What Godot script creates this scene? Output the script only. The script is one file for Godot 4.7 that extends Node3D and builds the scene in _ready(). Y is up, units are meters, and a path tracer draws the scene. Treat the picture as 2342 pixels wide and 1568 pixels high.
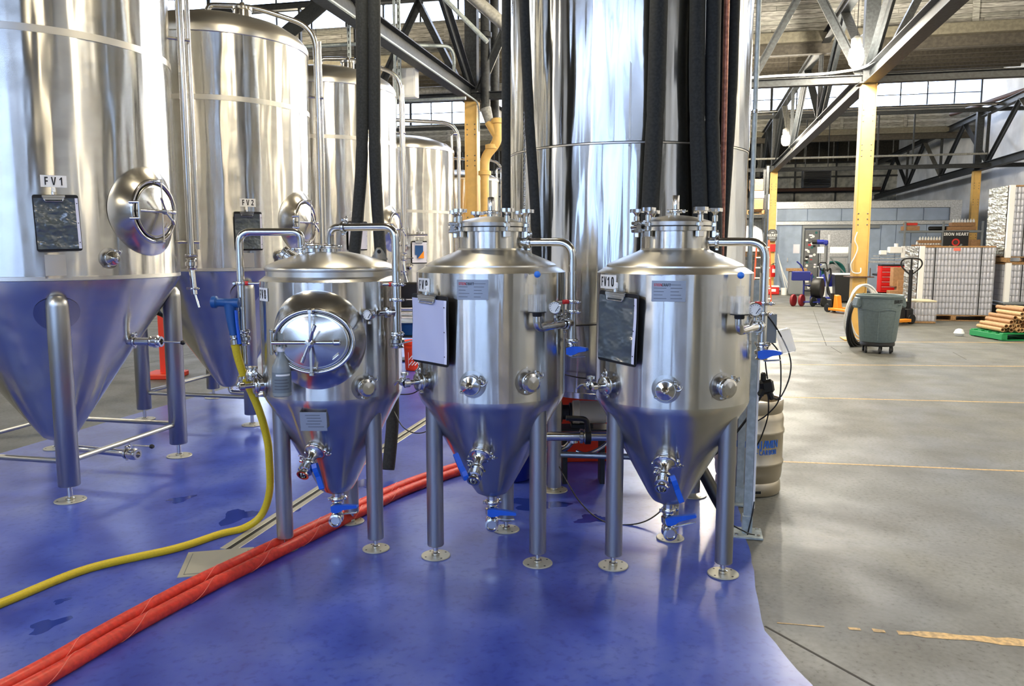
extends Node3D
# A craft brewery hall: three small fermenters on a blue epoxy floor, a row of tall fermenters to the left, a warehouse bay with clerestory sawtooth roof behind.
# World: y up, metres, camera 1.5 m over the floor looking along -z. The building's own axes are turned 12.7 degrees: s runs along the rows of columns, t runs away from the camera.

const YAW := 0.221657
var M := {}
var used_names := {}
var rng := RandomNumberGenerator.new()
var shared := {}

# ---------------------------------------------------------------- mesh builder
class MB:
	var v := PackedVector3Array()
	var n := PackedVector3Array()
	var uv := PackedVector2Array()
	var ix := PackedInt32Array()

	func vert(p: Vector3, nn: Vector3, u := Vector2.ZERO) -> int:
		v.append(p); n.append(nn); uv.append(u)
		return v.size() - 1

	func tri(a: int, b: int, c: int) -> void:
		var g := (v[b] - v[a]).cross(v[c] - v[a])
		if g.length_squared() < 1e-18:
			return
		if g.dot(n[a] + n[b] + n[c]) > 0.0:
			ix.append_array(PackedInt32Array([a, c, b]))
		else:
			ix.append_array(PackedInt32Array([a, b, c]))

	func quad(a: int, b: int, c: int, d: int) -> void:
		tri(a, b, c); tri(a, c, d)

	func face(pts: Array, nn: Vector3, us := 1.0) -> void:
		var k := []
		var ax := nn.cross(Vector3.UP if absf(nn.y) < 0.9 else Vector3.RIGHT).normalized()
		var ay := nn.cross(ax)
		for p in pts:
			k.append(vert(p, nn, Vector2(p.dot(ax), p.dot(ay)) * us))
		for i in range(1, k.size() - 1):
			tri(k[0], k[i], k[i + 1])

	# a box with chamfered edges
	func box(c: Vector3, s: Vector3, bev := 0.0, bas := Basis()) -> MB:
		var h := s * 0.5
		bev = minf(bev, minf(h.x, minf(h.y, h.z)) * 0.9)
		var ax := [Vector3.RIGHT, Vector3.UP, Vector3.BACK]
		for i in 3:
			var j := (i + 1) % 3
			var k := (i + 2) % 3
			for sg in [-1.0, 1.0]:
				var o: Vector3 = ax[i] * h[i] * sg
				var a: Vector3 = ax[j] * (h[j] - bev)
				var b: Vector3 = ax[k] * (h[k] - bev)
				face([c + bas * (o - a - b), c + bas * (o + a - b), c + bas * (o + a + b), c + bas * (o - a + b)], (bas * (ax[i] * sg)).normalized())
		if bev > 0.0:
			for i in 3:
				var j := (i + 1) % 3
				var k := (i + 2) % 3
				for sj in [-1.0, 1.0]:
					for sk in [-1.0, 1.0]:
						var e: Vector3 = ax[i] * (h[i] - bev)
						var p1: Vector3 = ax[j] * h[j] * sj + ax[k] * (h[k] - bev) * sk
						var p2: Vector3 = ax[j] * (h[j] - bev) * sj + ax[k] * h[k] * sk
						face([c + bas * (p1 - e), c + bas * (p1 + e), c + bas * (p2 + e), c + bas * (p2 - e)], (bas * (ax[j] * sj + ax[k] * sk)).normalized())
			for sx in [-1.0, 1.0]:
				for sy in [-1.0, 1.0]:
					for sz in [-1.0, 1.0]:
						var q := Vector3(sx, sy, sz)
						face([c + bas * (q * Vector3(h.x, h.y - bev, h.z - bev)), c + bas * (q * Vector3(h.x - bev, h.y, h.z - bev)), c + bas * (q * Vector3(h.x - bev, h.y - bev, h.z))], (bas * q).normalized())
		return self

	# profile of (radius, height) turned round the y axis; edges sharper than `sharp` degrees stay hard
	func lathe(pr: Array, seg := 32, xf := Transform3D(), sharp := 38.0, wob: Variant = null, from := 0.0, to := TAU) -> MB:
		var nb := xf.basis.inverse().transposed()
		var m := pr.size()
		var ns := []
		for i in m - 1:
			var d: Vector2 = pr[i + 1] - pr[i]
			ns.append(Vector2(d.y, -d.x).normalized())
		var along := 0.0
		for i in m - 1:
			var a: Vector2 = pr[i]
			var b: Vector2 = pr[i + 1]
			if a.distance_to(b) < 1e-6:
				continue
			var na: Vector2 = ns[i]
			var nc: Vector2 = ns[i]
			var cs := cos(deg_to_rad(sharp))
			if i > 0 and ns[i].dot(ns[i - 1]) > cs:
				na = (ns[i] + ns[i - 1]).normalized()
			if i < m - 2 and ns[i].dot(ns[i + 1]) > cs:
				nc = (ns[i] + ns[i + 1]).normalized()
			var first := v.size()
			var len := a.distance_to(b)
			for k in seg + 1:
				var th := lerpf(from, to, float(k) / seg)
				var cx := sin(th)
				var cz := cos(th)
				for e in 2:
					var p: Vector2 = a if e == 0 else b
					var nn: Vector2 = na if e == 0 else nc
					var r := p.x
					var slope := Vector2.ZERO
					if wob != null and r > 0.01:
						var w0: float = wob.call(th, p.y)
						slope = Vector2((wob.call(th + 0.004, p.y) - w0) / (0.004 * r), (wob.call(th, p.y + 0.004) - w0) / 0.004)
						r += w0
					var out := Vector3(cx, 0, cz)
					var tang := Vector3(cz, 0, -cx)
					var nv := out * nn.x + Vector3.UP * nn.y - (tang * slope.x + Vector3.UP * slope.y) * nn.x
					vert(xf * Vector3(r * cx, p.y, r * cz), (nb * nv).normalized(), Vector2(th * 0.5, along + len * e))
			along += len
			for k in seg:
				var q := first + k * 2
				quad(q, q + 2, q + 3, q + 1)
		return self

	# a round bar between two points
	func rod(p: Vector3, q: Vector3, r: float, r2 := -1.0, seg := 14, caps := true) -> MB:
		var d := q - p
		var l := d.length()
		if r2 < 0.0:
			r2 = r
		var pr := [Vector2(r, 0), Vector2(r2, l)]
		if caps:
			pr = [Vector2(0, 0), Vector2(r, 0), Vector2(r2, l), Vector2(0, l)]
		return lathe(pr, seg, Transform3D(aim(d), p))

	# profile turned about the line from p along d
	func turn(p: Vector3, d: Vector3, pr: Array, seg := 20, sharp := 38.0) -> MB:
		return lathe(pr, seg, Transform3D(aim(d), p), sharp)

	static func aim(d: Vector3) -> Basis:
		var y := d.normalized()
		var x := y.cross(Vector3.BACK if absf(y.z) < 0.9 else Vector3.RIGHT).normalized()
		return Basis(x, y, x.cross(y))

	# a tube along a path; radius may be a number or a Callable of the share of the way
	func tube(path: Array, r: Variant, seg := 12, caps := true, flat := 1.0) -> MB:
		var m := path.size()
		var t0: Vector3 = (path[1] - path[0]).normalized()
		var up: Vector3 = aim(t0).x
		var first := v.size()
		var run := 0.0
		for i in m:
			var t: Vector3 = (path[mini(i + 1, m - 1)] - path[maxi(i - 1, 0)]).normalized()
			up = (up - t * up.dot(t)).normalized()
			var sd := t.cross(up)
			if i > 0:
				run += path[i].distance_to(path[i - 1])
			var rr: float = r if r is float else r.call(float(i) / (m - 1))
			for k in seg + 1:
				var a := TAU * k / seg
				var o := up * cos(a) + sd * sin(a) * flat
				vert(path[i] + o * rr, o.normalized(), Vector2(float(k) / seg, run))
		for i in m - 1:
			for k in seg:
				var q := first + i * (seg + 1) + k
				quad(q, q + 1, q + seg + 2, q + seg + 1)
		if caps:
			for e in [0, m - 1]:
				var nn: Vector3 = (path[0] - path[1]).normalized() if e == 0 else (path[m - 1] - path[m - 2]).normalized()
				var c := vert(path[e], nn)
				var ring := []
				for k in seg + 1:
					ring.append(vert(v[first + e * (seg + 1) + k], nn))
				for k in seg:
					tri(c, ring[k], ring[k + 1])
		return self

	# a flat outline (x, y) given thickness along z, centred on z = 0
	func prism(poly: PackedVector2Array, depth: float, xf := Transform3D(), bev := 0.0) -> MB:
		var nb := xf.basis.inverse().transposed()
		var area := 0.0
		for i in poly.size():
			area += poly[i].cross(poly[(i + 1) % poly.size()])
		var inner := poly
		if bev > 0.0:
			var off := Geometry2D.offset_polygon(poly, -bev)
			if off.size() == 1 and off[0].size() == poly.size():
				inner = off[0]
			else:
				bev = 0.0
		var tris := Geometry2D.triangulate_polygon(inner)
		for sg in [-1.0, 1.0]:
			var z: float = depth * 0.5 * sg
			var nn: Vector3 = (nb * Vector3(0, 0, sg)).normalized()
			var k := []
			for p in inner:
				k.append(vert(xf * Vector3(p.x, p.y, z), nn, p))
			for i in range(0, tris.size(), 3):
				tri(k[tris[i]], k[tris[i + 1]], k[tris[i + 2]])
		var h := depth * 0.5 - bev
		for i in poly.size():
			var a := poly[i]
			var b := poly[(i + 1) % poly.size()]
			var e := (b - a) * (1.0 if area > 0.0 else -1.0)
			var o := Vector3(e.y, -e.x, 0)
			var nn: Vector3 = (nb * o).normalized()
			face([xf * Vector3(a.x, a.y, -h), xf * Vector3(b.x, b.y, -h), xf * Vector3(b.x, b.y, h), xf * Vector3(a.x, a.y, h)], nn)
			if bev > 0.0:
				var near := func(p: Vector2) -> Vector2:
					var best := inner[0]
					for w in inner:
						if w.distance_squared_to(p) < best.distance_squared_to(p):
							best = w
					return best
				for sg in [-1.0, 1.0]:
					var ia: Vector2 = near.call(a)
					var ib: Vector2 = near.call(b)
					face([xf * Vector3(a.x, a.y, h * sg), xf * Vector3(b.x, b.y, h * sg), xf * Vector3(ib.x, ib.y, depth * 0.5 * sg), xf * Vector3(ia.x, ia.y, depth * 0.5 * sg)], (nb * (o.normalized() + Vector3(0, 0, sg))).normalized())
		return self

	# a curved sheet: fn(u, v) -> Vector3, normals from the surface itself, turned towards `out`
	func sheet(fn: Callable, nu: int, nv: int, out: Callable) -> MB:
		var first := v.size()
		for i in nu + 1:
			for j in nv + 1:
				var u := float(i) / nu
				var w := float(j) / nv
				var p: Vector3 = fn.call(u, w)
				var e := 0.002
				var du: Vector3 = fn.call(minf(u + e, 1.0), w) - fn.call(maxf(u - e, 0.0), w)
				var dw: Vector3 = fn.call(u, minf(w + e, 1.0)) - fn.call(u, maxf(w - e, 0.0))
				var nn := du.cross(dw).normalized()
				var way: Vector3 = out.call(p)
				vert(p, nn if nn.dot(way) > 0.0 else -nn, Vector2(u, w))
		for i in nu:
			for j in nv:
				var q := first + i * (nv + 1) + j
				quad(q, q + nv + 1, q + nv + 2, q + 1)
		return self

	func mesh() -> ArrayMesh:
		var a := []
		a.resize(Mesh.ARRAY_MAX)
		a[Mesh.ARRAY_VERTEX] = v
		a[Mesh.ARRAY_NORMAL] = n
		a[Mesh.ARRAY_TEX_UV] = uv
		a[Mesh.ARRAY_INDEX] = ix
		var m := ArrayMesh.new()
		if ix.size():
			m.add_surface_from_arrays(Mesh.PRIMITIVE_TRIANGLES, a)
		return m

# ---------------------------------------------------------------- naming and placing
func numbered(called: String) -> String:
	if not used_names.has(called):
		used_names[called] = 0
		return called
	used_names[called] += 1
	return "%s_%03d" % [called, used_names[called]]

func tag(o: Node3D, label: String, category: String, group := "") -> Node3D:
	o.set_meta("label", label)
	o.set_meta("category", category)
	if group:
		o.set_meta("group", group)
	return o

# a thing: a Node3D at its base, whose children are its parts
func thing(called: String, label: String, category: String, at := Vector3.ZERO, turn := 0.0, group := "") -> Node3D:
	var o := Node3D.new()
	o.name = numbered(called)
	add_child(o)
	o.position = at
	o.rotation.y = turn
	tag(o, label, category, group)
	return o

func part(called: String, b: Variant, m: Material, parent: Node, label := "") -> MeshInstance3D:
	var o := MeshInstance3D.new()
	o.mesh = b.mesh() if b is MB else b
	o.material_override = m
	o.name = called
	parent.add_child(o, true)
	if label:
		o.set_meta("label", label)
	return o

# a thing that is one mesh
func single(called: String, label: String, category: String, b: Variant, m: Material, at := Vector3.ZERO, turn := 0.0, group := "") -> MeshInstance3D:
	var o := part(numbered(called), b, m, self)
	o.position = at
	o.rotation.y = turn
	tag(o, label, category, group)
	return o

func struct(called: String, b: Variant, m: Material, label := "") -> MeshInstance3D:
	var o := part(numbered(called), b, m, self, label)
	o.set_meta("kind", "structure")
	o.set_meta("category", called.split("_")[0])
	return o

func stuff(o: Node3D) -> Node3D:
	o.set_meta("kind", "stuff")
	return o

func copy(o: Node3D, called: String, label: String, at: Vector3, turn: float) -> Node3D:
	var c: Node3D = o.duplicate()
	c.name = numbered(called)
	add_child(c)
	c.position = at
	c.rotation.y = turn
	c.set_meta("label", label)
	return c

# building axes -> world
func W(s: float, t: float, h := 0.0) -> Vector3:
	return Vector3(s * cos(YAW) + t * sin(YAW), h, s * sin(YAW) - t * cos(YAW))

# azimuth (0 towards the camera, positive to the right), radius and height about a tank's axis
func pol(az: float, r: float, h: float) -> Vector3:
	var a := deg_to_rad(az)
	return Vector3(sin(a) * r, h, cos(a) * r)

func rnd(a: float, b: float) -> float:
	return rng.randf_range(a, b)

# a path with rounded corners
func bend(pts: Array, r: float, n := 7) -> Array:
	var out := [pts[0]]
	for i in range(1, pts.size() - 1):
		var p: Vector3 = pts[i]
		var a: Vector3 = pts[i - 1] - p
		var b: Vector3 = pts[i + 1] - p
		var k := minf(r, minf(a.length(), b.length()) * 0.49)
		var s := p + a.normalized() * k
		var e := p + b.normalized() * k
		for j in n + 1:
			var f := float(j) / n
			out.append(s.lerp(p, f).lerp(p.lerp(e, f), f))
	out.append(pts[-1])
	return out

# a smooth curve through points
func flow(pts: Array, n := 10) -> Array:
	var out := []
	for i in pts.size() - 1:
		var p0: Vector3 = pts[maxi(i - 1, 0)]
		var p1: Vector3 = pts[i]
		var p2: Vector3 = pts[i + 1]
		var p3: Vector3 = pts[mini(i + 2, pts.size() - 1)]
		for j in n:
			out.append(p1.cubic_interpolate(p2, p0, p3, float(j) / n))
	out.append(pts[-1])
	return out

func words(text: String, height: float, thick := 0.002, bold := true, spacing := 0.0, serif := false) -> ArrayMesh:
	var t := TextMesh.new()
	var f := SystemFont.new()
	f.font_names = PackedStringArray(["Droid Serif" if serif else "Droid Sans"])
	f.font_weight = 700 if bold else 400
	t.font = f
	t.text = text
	t.font_size = 64
	t.pixel_size = height / 46.0
	t.depth = thick
	t.curve_step = 2.0
	t.horizontal_alignment = HORIZONTAL_ALIGNMENT_CENTER
	t.vertical_alignment = VERTICAL_ALIGNMENT_CENTER
	var a := t.get_mesh_arrays() if t.has_method("get_mesh_arrays") else []
	if a.is_empty():
		return null
	var m := ArrayMesh.new()
	m.add_surface_from_arrays(Mesh.PRIMITIVE_TRIANGLES, a)
	return m

# lettering standing in the local xy plane of `basis_at`
func letter(text: String, height: float, m: Material, parent: Node, xf: Transform3D, squeeze := 1.0, bold := true, thick := 0.002) -> void:
	var me := words(text, height, thick, bold)
	if me == null:
		return
	var o := part("lettering", me, m, parent)
	o.transform = xf * Transform3D(Basis.from_scale(Vector3(squeeze, 1, 1)), Vector3.ZERO)

func rect2(w: float, h: float, r := 0.0, n := 4) -> PackedVector2Array:
	var p := PackedVector2Array()
	if r <= 0.0:
		return PackedVector2Array([Vector2(-w / 2, -h / 2), Vector2(w / 2, -h / 2), Vector2(w / 2, h / 2), Vector2(-w / 2, h / 2)])
	for c in 4:
		var cx: float = (w / 2 - r) * (1 if c == 0 or c == 3 else -1)
		var cy: float = (h / 2 - r) * (1 if c < 2 else -1)
		for k in n + 1:
			var a := PI / 2 * (c + float(k) / n)
			p.append(Vector2(cx + cos(a) * r, cy + sin(a) * r))
	return p

# ---------------------------------------------------------------- materials
func mat(c: Color, rough := 0.6, metal := 0.0) -> StandardMaterial3D:
	var m := StandardMaterial3D.new()
	m.albedo_color = c
	m.roughness = rough
	m.metallic = metal
	return m

func noise_tex(freq: float, cols: Array, at: Array, oct := 4, sd := 1, normal := 0.0, size := 512, kind := FastNoiseLite.TYPE_SIMPLEX_SMOOTH) -> NoiseTexture2D:
	var f := FastNoiseLite.new()
	f.noise_type = kind
	f.frequency = freq
	f.fractal_octaves = oct
	f.seed = sd
	var t := NoiseTexture2D.new()
	t.noise = f
	t.width = size
	t.height = size
	t.seamless = true
	t.seamless_blend_skirt = 0.3
	if normal > 0.0:
		t.as_normal_map = true
		t.bump_strength = normal
	elif cols.size():
		var g := Gradient.new()
		g.offsets = PackedFloat32Array(at)
		g.colors = PackedColorArray(cols)
		t.color_ramp = g
	return t

func tri_map(m: StandardMaterial3D, scale: Vector3) -> StandardMaterial3D:
	m.uv1_triplanar = true
	m.uv1_world_triplanar = true
	m.uv1_scale = scale
	return m

func steel(c: Color, rough: float, an := 0.0) -> StandardMaterial3D:
	var m := mat(c, rough, 1.0)
	if an != 0.0:
		m.anisotropy_enabled = true
		m.anisotropy = an
	return m

# a noise pattern tinted between greys, laid over a colour
func worn(c: Color, rough: float, lo: float, hi: float, freq: float, scale: float, metal := 0.0, oct := 5) -> StandardMaterial3D:
	var m := mat(c, rough, metal)
	m.albedo_texture = noise_tex(freq, [Color(lo, lo, lo), Color(hi, hi, hi)], [0.3, 0.7], oct, int(freq * 7000) + int(lo * 100))
	return tri_map(m, Vector3.ONE * scale)

func make_materials() -> void:
	M.tank = steel(Color(0.83, 0.82, 0.79), 0.24, -0.93)
	M.tank.roughness_texture = noise_tex(0.012, [Color(0.75, 0.75, 0.75), Color(1, 1, 1)], [0.2, 0.8], 3, 5)
	M.tank.roughness = 0.27
	M.pad = steel(Color(0.70, 0.69, 0.67), 0.24)
	M.band = steel(Color(0.80, 0.79, 0.76), 0.42, -0.4)
	M.dome = steel(Color(0.84, 0.83, 0.80), 0.32, -0.5)
	M.collar = steel(Color(0.82, 0.81, 0.78), 0.2)
	M.mirror = steel(Color(0.84, 0.84, 0.83), 0.14, -0.93)
	M.pipe = steel(Color(0.84, 0.83, 0.81), 0.16)
	M.leg = steel(Color(0.68, 0.68, 0.67), 0.34, 0.5)
	M.cast = steel(Color(0.85, 0.84, 0.82), 0.13)
	M.plate = mat(Color(0.70, 0.69, 0.62), 0.42, 0.45)
	M.nameplate = mat(Color(0.58, 0.61, 0.65), 0.45, 0.35)
	M.galv = worn(Color(0.70, 0.74, 0.74), 0.45, 0.88, 1.0, 0.02, 2.0, 0.3)
	M.gasket = mat(Color(0.06, 0.06, 0.065), 0.6)
	M.ball = mat(Color(0.16, 0.46, 0.86), 0.35)
	M.foam = worn(Color(0.16, 0.175, 0.18), 0.85, 0.75, 1.0, 0.03, 3.0)
	M.black = mat(Color(0.035, 0.035, 0.04), 0.5)
	M.cable = mat(Color(0.03, 0.03, 0.035), 0.42)
	M.blue = mat(Color(0.07, 0.33, 0.76), 0.4)
	M.gun_blue = mat(Color(0.07, 0.30, 0.54), 0.45)
	M.red_band = mat(Color(0.80, 0.12, 0.14), 0.45)
	M.white = mat(Color(0.92, 0.92, 0.91), 0.5)
	M.ink = mat(Color(0.02, 0.02, 0.025), 0.6)
	M.ink_red = mat(Color(0.78, 0.16, 0.12), 0.6)
	M.ink_grey = mat(Color(0.33, 0.35, 0.38), 0.6)
	M.paper = mat(Color(0.88, 0.88, 0.93), 0.55)
	M.sleeve = mat(Color(0.31, 0.34, 0.345), 0.16)
	M.sleeve.normal_enabled = true
	M.sleeve.normal_texture = noise_tex(0.010, [], [], 4, 9, 16.0)
	M.sleeve = tri_map(M.sleeve, Vector3.ONE * 1.15)
	M.sleeve.specular_mode = BaseMaterial3D.SPECULAR_SCHLICK_GGX
	M.sleeve.metallic_specular = 0.8
	M.paper_sleeve = mat(Color(0.76, 0.77, 0.86), 0.25)
	M.board = mat(Color(0.04, 0.045, 0.06), 0.5)
	M.clear = mat(Color(0.93, 0.95, 0.96, 0.08), 0.05)
	M.clear.transparency = BaseMaterial3D.TRANSPARENCY_ALPHA
	M.clear_rim = mat(Color(0.86, 0.88, 0.88, 0.07), 0.03)
	M.clear_rim.transparency = BaseMaterial3D.TRANSPARENCY_ALPHA
	M.dial = mat(Color(0.90, 0.90, 0.88), 0.35)
	M.copper = worn(Color(0.66, 0.44, 0.37), 0.4, 0.75, 1.0, 0.02, 3.0, 0.6)
	M.floor = mat(Color(0.66, 0.66, 0.655), 0.62)
	M.floor.metallic_specular = 0.38
	M.floor.albedo_texture = noise_tex(0.006, [Color(0.62, 0.62, 0.59), Color(0.69, 0.69, 0.66), Color(0.75, 0.75, 0.72)], [0.1, 0.5, 0.9], 7, 3, 0.0, 1024)
	M.floor.roughness_texture = noise_tex(0.01, [Color(0.75, 0.75, 0.75), Color(1, 1, 1)], [0.25, 0.75], 5, 31)
	M.floor = tri_map(M.floor, Vector3.ONE * 0.28)
	M.floor.detail_enabled = true
	M.floor.detail_blend_mode = BaseMaterial3D.BLEND_MODE_MUL
	M.floor.detail_uv_layer = BaseMaterial3D.DETAIL_UV_2
	M.floor.uv2_triplanar = true
	M.floor.uv2_world_triplanar = true
	M.floor.uv2_scale = Vector3.ONE * 1.4
	M.floor.detail_albedo = noise_tex(0.02, [Color(0.74, 0.73, 0.70), Color(0.93, 0.93, 0.92), Color(1, 1, 1)], [0.08, 0.3, 0.8], 6, 77, 0.0, 1024)
	M.epoxy = mat(Color(1.0, 1.0, 1.0), 0.29)
	M.epoxy.albedo_texture = noise_tex(0.005, [Color(0.16, 0.23, 0.58), Color(0.245, 0.32, 0.67), Color(0.36, 0.42, 0.69)], [0.1, 0.5, 0.95], 7, 12, 0.0, 1024)
	M.wet = mat(Color(0.13, 0.20, 0.52), 0.08)
	M.epoxy = tri_map(M.epoxy, Vector3.ONE * 0.33)
	M.epoxy.detail_enabled = true
	M.epoxy.detail_blend_mode = BaseMaterial3D.BLEND_MODE_MUL
	M.epoxy.detail_uv_layer = BaseMaterial3D.DETAIL_UV_2
	M.epoxy.uv2_triplanar = true
	M.epoxy.uv2_world_triplanar = true
	M.epoxy.uv2_scale = Vector3.ONE * 1.1
	M.epoxy.detail_albedo = noise_tex(0.018, [Color(0.80, 0.82, 0.90), Color(0.97, 0.97, 1.0), Color(1, 1, 1)], [0.15, 0.4, 0.7], 6, 41, 0.0, 1024)
	M.stripe = worn(Color(0.86, 0.70, 0.42), 0.6, 0.8, 1.0, 0.03, 2.0)
	M.joint = mat(Color(0.27, 0.26, 0.245), 0.9)
	M.yard = worn(Color(0.36, 0.37, 0.38), 0.9, 0.85, 1.0, 0.01, 0.4)
	M.facade = worn(Color(0.72, 0.76, 0.80), 0.8, 0.9, 1.0, 0.01, 0.2)
	M.dark_red = mat(Color(0.50, 0.09, 0.12), 0.5)
	M.yellow = worn(Color(0.90, 0.73, 0.41), 0.5, 0.95, 1.0, 0.01, 1.0)
	M.iron = worn(Color(0.185, 0.20, 0.21), 0.55, 0.7, 1.0, 0.02, 1.5)
	M.iron_light = worn(Color(0.47, 0.47, 0.45), 0.55, 0.75, 1.0, 0.02, 1.5)
	M.duct = worn(Color(0.60, 0.60, 0.58), 0.5, 0.8, 1.0, 0.02, 1.5, 0.2)
	M.planks = []
	for k in 4:
		var c: Color = [Color(0.68, 0.675, 0.64), Color(0.63, 0.62, 0.59), Color(0.72, 0.71, 0.68), Color(0.58, 0.575, 0.54)][k]
		var m := worn(c, 0.8, 0.72, 1.0, 0.02, 1.0)
		m.uv1_scale = Vector3(0.35, 3.0, 0.35)
		M.planks.append(m)
	M.roof = worn(Color(0.29, 0.27, 0.235), 0.85, 0.82, 1.0, 0.02, 0.8)
	M.sill = worn(Color(0.43, 0.41, 0.35), 0.8, 0.88, 1.0, 0.02, 1.0)
	M.block = worn(Color(0.46, 0.46, 0.45), 0.8, 0.8, 1.0, 0.01, 0.5)
	M.wall = worn(Color(0.95, 0.96, 0.97), 0.8, 0.92, 1.0, 0.004, 0.4)
	M.backwall = worn(Color(0.74, 0.74, 0.70), 0.8, 0.8, 1.0, 0.01, 0.6)
	M.glass = mat(Color(0.9, 0.95, 1.0, 0.06), 0.05)
	M.glass.transparency = BaseMaterial3D.TRANSPARENCY_ALPHA
	M.bulb = mat(Color(1, 1, 1), 0.4)
	M.bulb.emission_enabled = true
	M.bulb.emission = Color(1.0, 0.96, 0.86)
	M.bulb.emission_energy_multiplier = 6.0
	M.lamp_body = mat(Color(0.75, 0.75, 0.73), 0.4, 0.3)
	M.red_hose = worn(Color(0.92, 0.26, 0.18), 0.42, 0.86, 1.0, 0.02, 3.0)
	M.hose_line = mat(Color(0.93, 0.45, 0.38), 0.4)
	M.yellow_hose = worn(Color(0.82, 0.72, 0.12), 0.45, 0.93, 1.0, 0.03, 6.0)
	M.coldroom = worn(Color(0.63, 0.70, 0.80), 0.45, 0.94, 1.0, 0.01, 0.5, 0.0)
	M.alu = worn(Color(0.78, 0.79, 0.80), 0.35, 0.85, 1.0, 0.03, 1.0, 0.6)
	M.steel_grey = mat(Color(0.50, 0.52, 0.53), 0.45, 0.3)
	M.dark_grey = mat(Color(0.13, 0.135, 0.14), 0.55)
	M.mid_grey = mat(Color(0.40, 0.41, 0.42), 0.55)
	M.bin = worn(Color(0.43, 0.49, 0.50), 0.5, 0.92, 1.0, 0.02, 2.0)
	M.bin_dark = mat(Color(0.25, 0.32, 0.33), 0.55)
	M.wood = worn(Color(0.70, 0.54, 0.36), 0.75, 0.75, 1.0, 0.03, 1.5)
	M.card = worn(Color(0.66, 0.50, 0.35), 0.8, 0.9, 1.0, 0.01, 2.0)
	M.tubes = [worn(Color(0.76, 0.60, 0.42), 0.7, 0.9, 1.0, 0.02, 2.0), worn(Color(0.70, 0.53, 0.36), 0.7, 0.9, 1.0, 0.02, 2.0), worn(Color(0.80, 0.66, 0.47), 0.7, 0.9, 1.0, 0.02, 2.0)]
	M.can = mat(Color(0.80, 0.80, 0.83), 0.38, 0.6)
	M.film = mat(Color(0.90, 0.91, 0.95, 0.22), 0.15)
	M.film.transparency = BaseMaterial3D.TRANSPARENCY_ALPHA
	M.foil = mat(Color(0.80, 0.80, 0.76), 0.28, 0.9)
	M.foil.normal_enabled = true
	M.foil.normal_texture = noise_tex(0.02, [], [], 4, 8, 14.0)
	M.foil = tri_map(M.foil, Vector3(0.5, 2.2, 0.5))
	M.wrap = mat(Color(0.86, 0.88, 0.90), 0.25)
	M.red = mat(Color(0.76, 0.09, 0.08), 0.35)
	M.orange = mat(Color(0.93, 0.24, 0.06), 0.45)
	M.ladder = mat(Color(0.88, 0.35, 0.22), 0.5)
	M.fork = mat(Color(0.95, 0.58, 0.10), 0.4)
	M.deep_blue = mat(Color(0.07, 0.13, 0.50), 0.4)
	M.teal = mat(Color(0.06, 0.37, 0.36), 0.5)
	M.green = mat(Color(0.08, 0.55, 0.30), 0.5)
	M.rust = worn(Color(0.36, 0.25, 0.20), 0.7, 0.75, 1.0, 0.03, 2.0)
	M.cream = mat(Color(0.84, 0.80, 0.68), 0.4)
	M.bottle = mat(Color(0.52, 0.55, 0.55), 0.35)
	M.bottle_label = mat(Color(0.42, 0.46, 0.48), 0.5)
	M.keg = steel(Color(0.78, 0.74, 0.66), 0.36)
	M.keg_blue = mat(Color(0.16, 0.42, 0.80), 0.5)
	M.plastic = mat(Color(0.94, 0.95, 0.95, 0.35), 0.2)
	M.plastic.transparency = BaseMaterial3D.TRANSPARENCY_ALPHA
	M.bag = mat(Color(0.90, 0.92, 0.94), 0.3)

# ---------------------------------------------------------------- the scene
func _ready() -> void:
	rng.seed = 4711
	var cam := Camera3D.new()
	cam.name = "camera"
	add_child(cam)
	cam.position = Vector3(0, 1.5, 0)
	cam.rotation_degrees = Vector3(-6.78, 0, 0)
	cam.fov = 47.075
	cam.near = 0.05
	cam.far = 200.0
	cam.current = true
	var we := WorldEnvironment.new()
	we.name = "environment"
	var e := Environment.new()
	e.background_mode = Environment.BG_SKY
	e.sky = Sky.new()
	var sm := ProceduralSkyMaterial.new()
	sm.sky_top_color = Color(0.62, 0.74, 0.95)
	sm.sky_horizon_color = Color(0.88, 0.92, 0.98)
	sm.ground_horizon_color = Color(0.80, 0.82, 0.84)
	sm.ground_bottom_color = Color(0.50, 0.50, 0.50)
	sm.sky_energy_multiplier = 3.2
	sm.ground_energy_multiplier = 0.9
	e.sky.sky_material = sm
	e.tonemap_mode = Environment.TONE_MAPPER_LINEAR
	e.tonemap_exposure = 1.0
	e.sdfgi_enabled = true
	e.ssao_enabled = true
	e.ssil_enabled = true
	we.environment = e
	add_child(we)
	# daylight through the three open loading doors behind the camera, and through the roof's clerestory glazing
	for d in DOORS:
		daylight(Vector3(d.x, 2.25, -8.35), Vector2(d.y, 4.4), Vector3(0, 0, 1), 0.62, Color(0.85, 0.93, 1.0))
	for k in 4:
		daylight(Vector3(-11.0 + 4.6 * k, 6.0, -8.35), Vector2(4.3, 1.3), Vector3(0, 0, 1), 1.3, Color(0.93, 0.96, 1.0))
	for t in CLERESTORY:
		for k in 3:
			daylight(Vector3(-11.8 + 8.9 * k, 7.42, t + 0.32), Vector2(8.7, 0.98), Vector3(0, -0.30, -1), 6.0 if t < 5.0 else 15.0, Color(0.95, 0.97, 1.0))
	daylight(Vector3(SL - 0.35, 5.0, 34.0), Vector2(15.8, 1.9), Vector3(1, 0, 0), 6.0, Color(0.95, 0.97, 1.0))
	make_materials()
	build_shell()
	build_frame()
	build_lamps()
	build_small_fermenters()
	build_tall_fermenters()
	build_water_tank()
	build_hoses()
	build_foreground_bits()
	build_hall()
	build_pallets()

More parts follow.
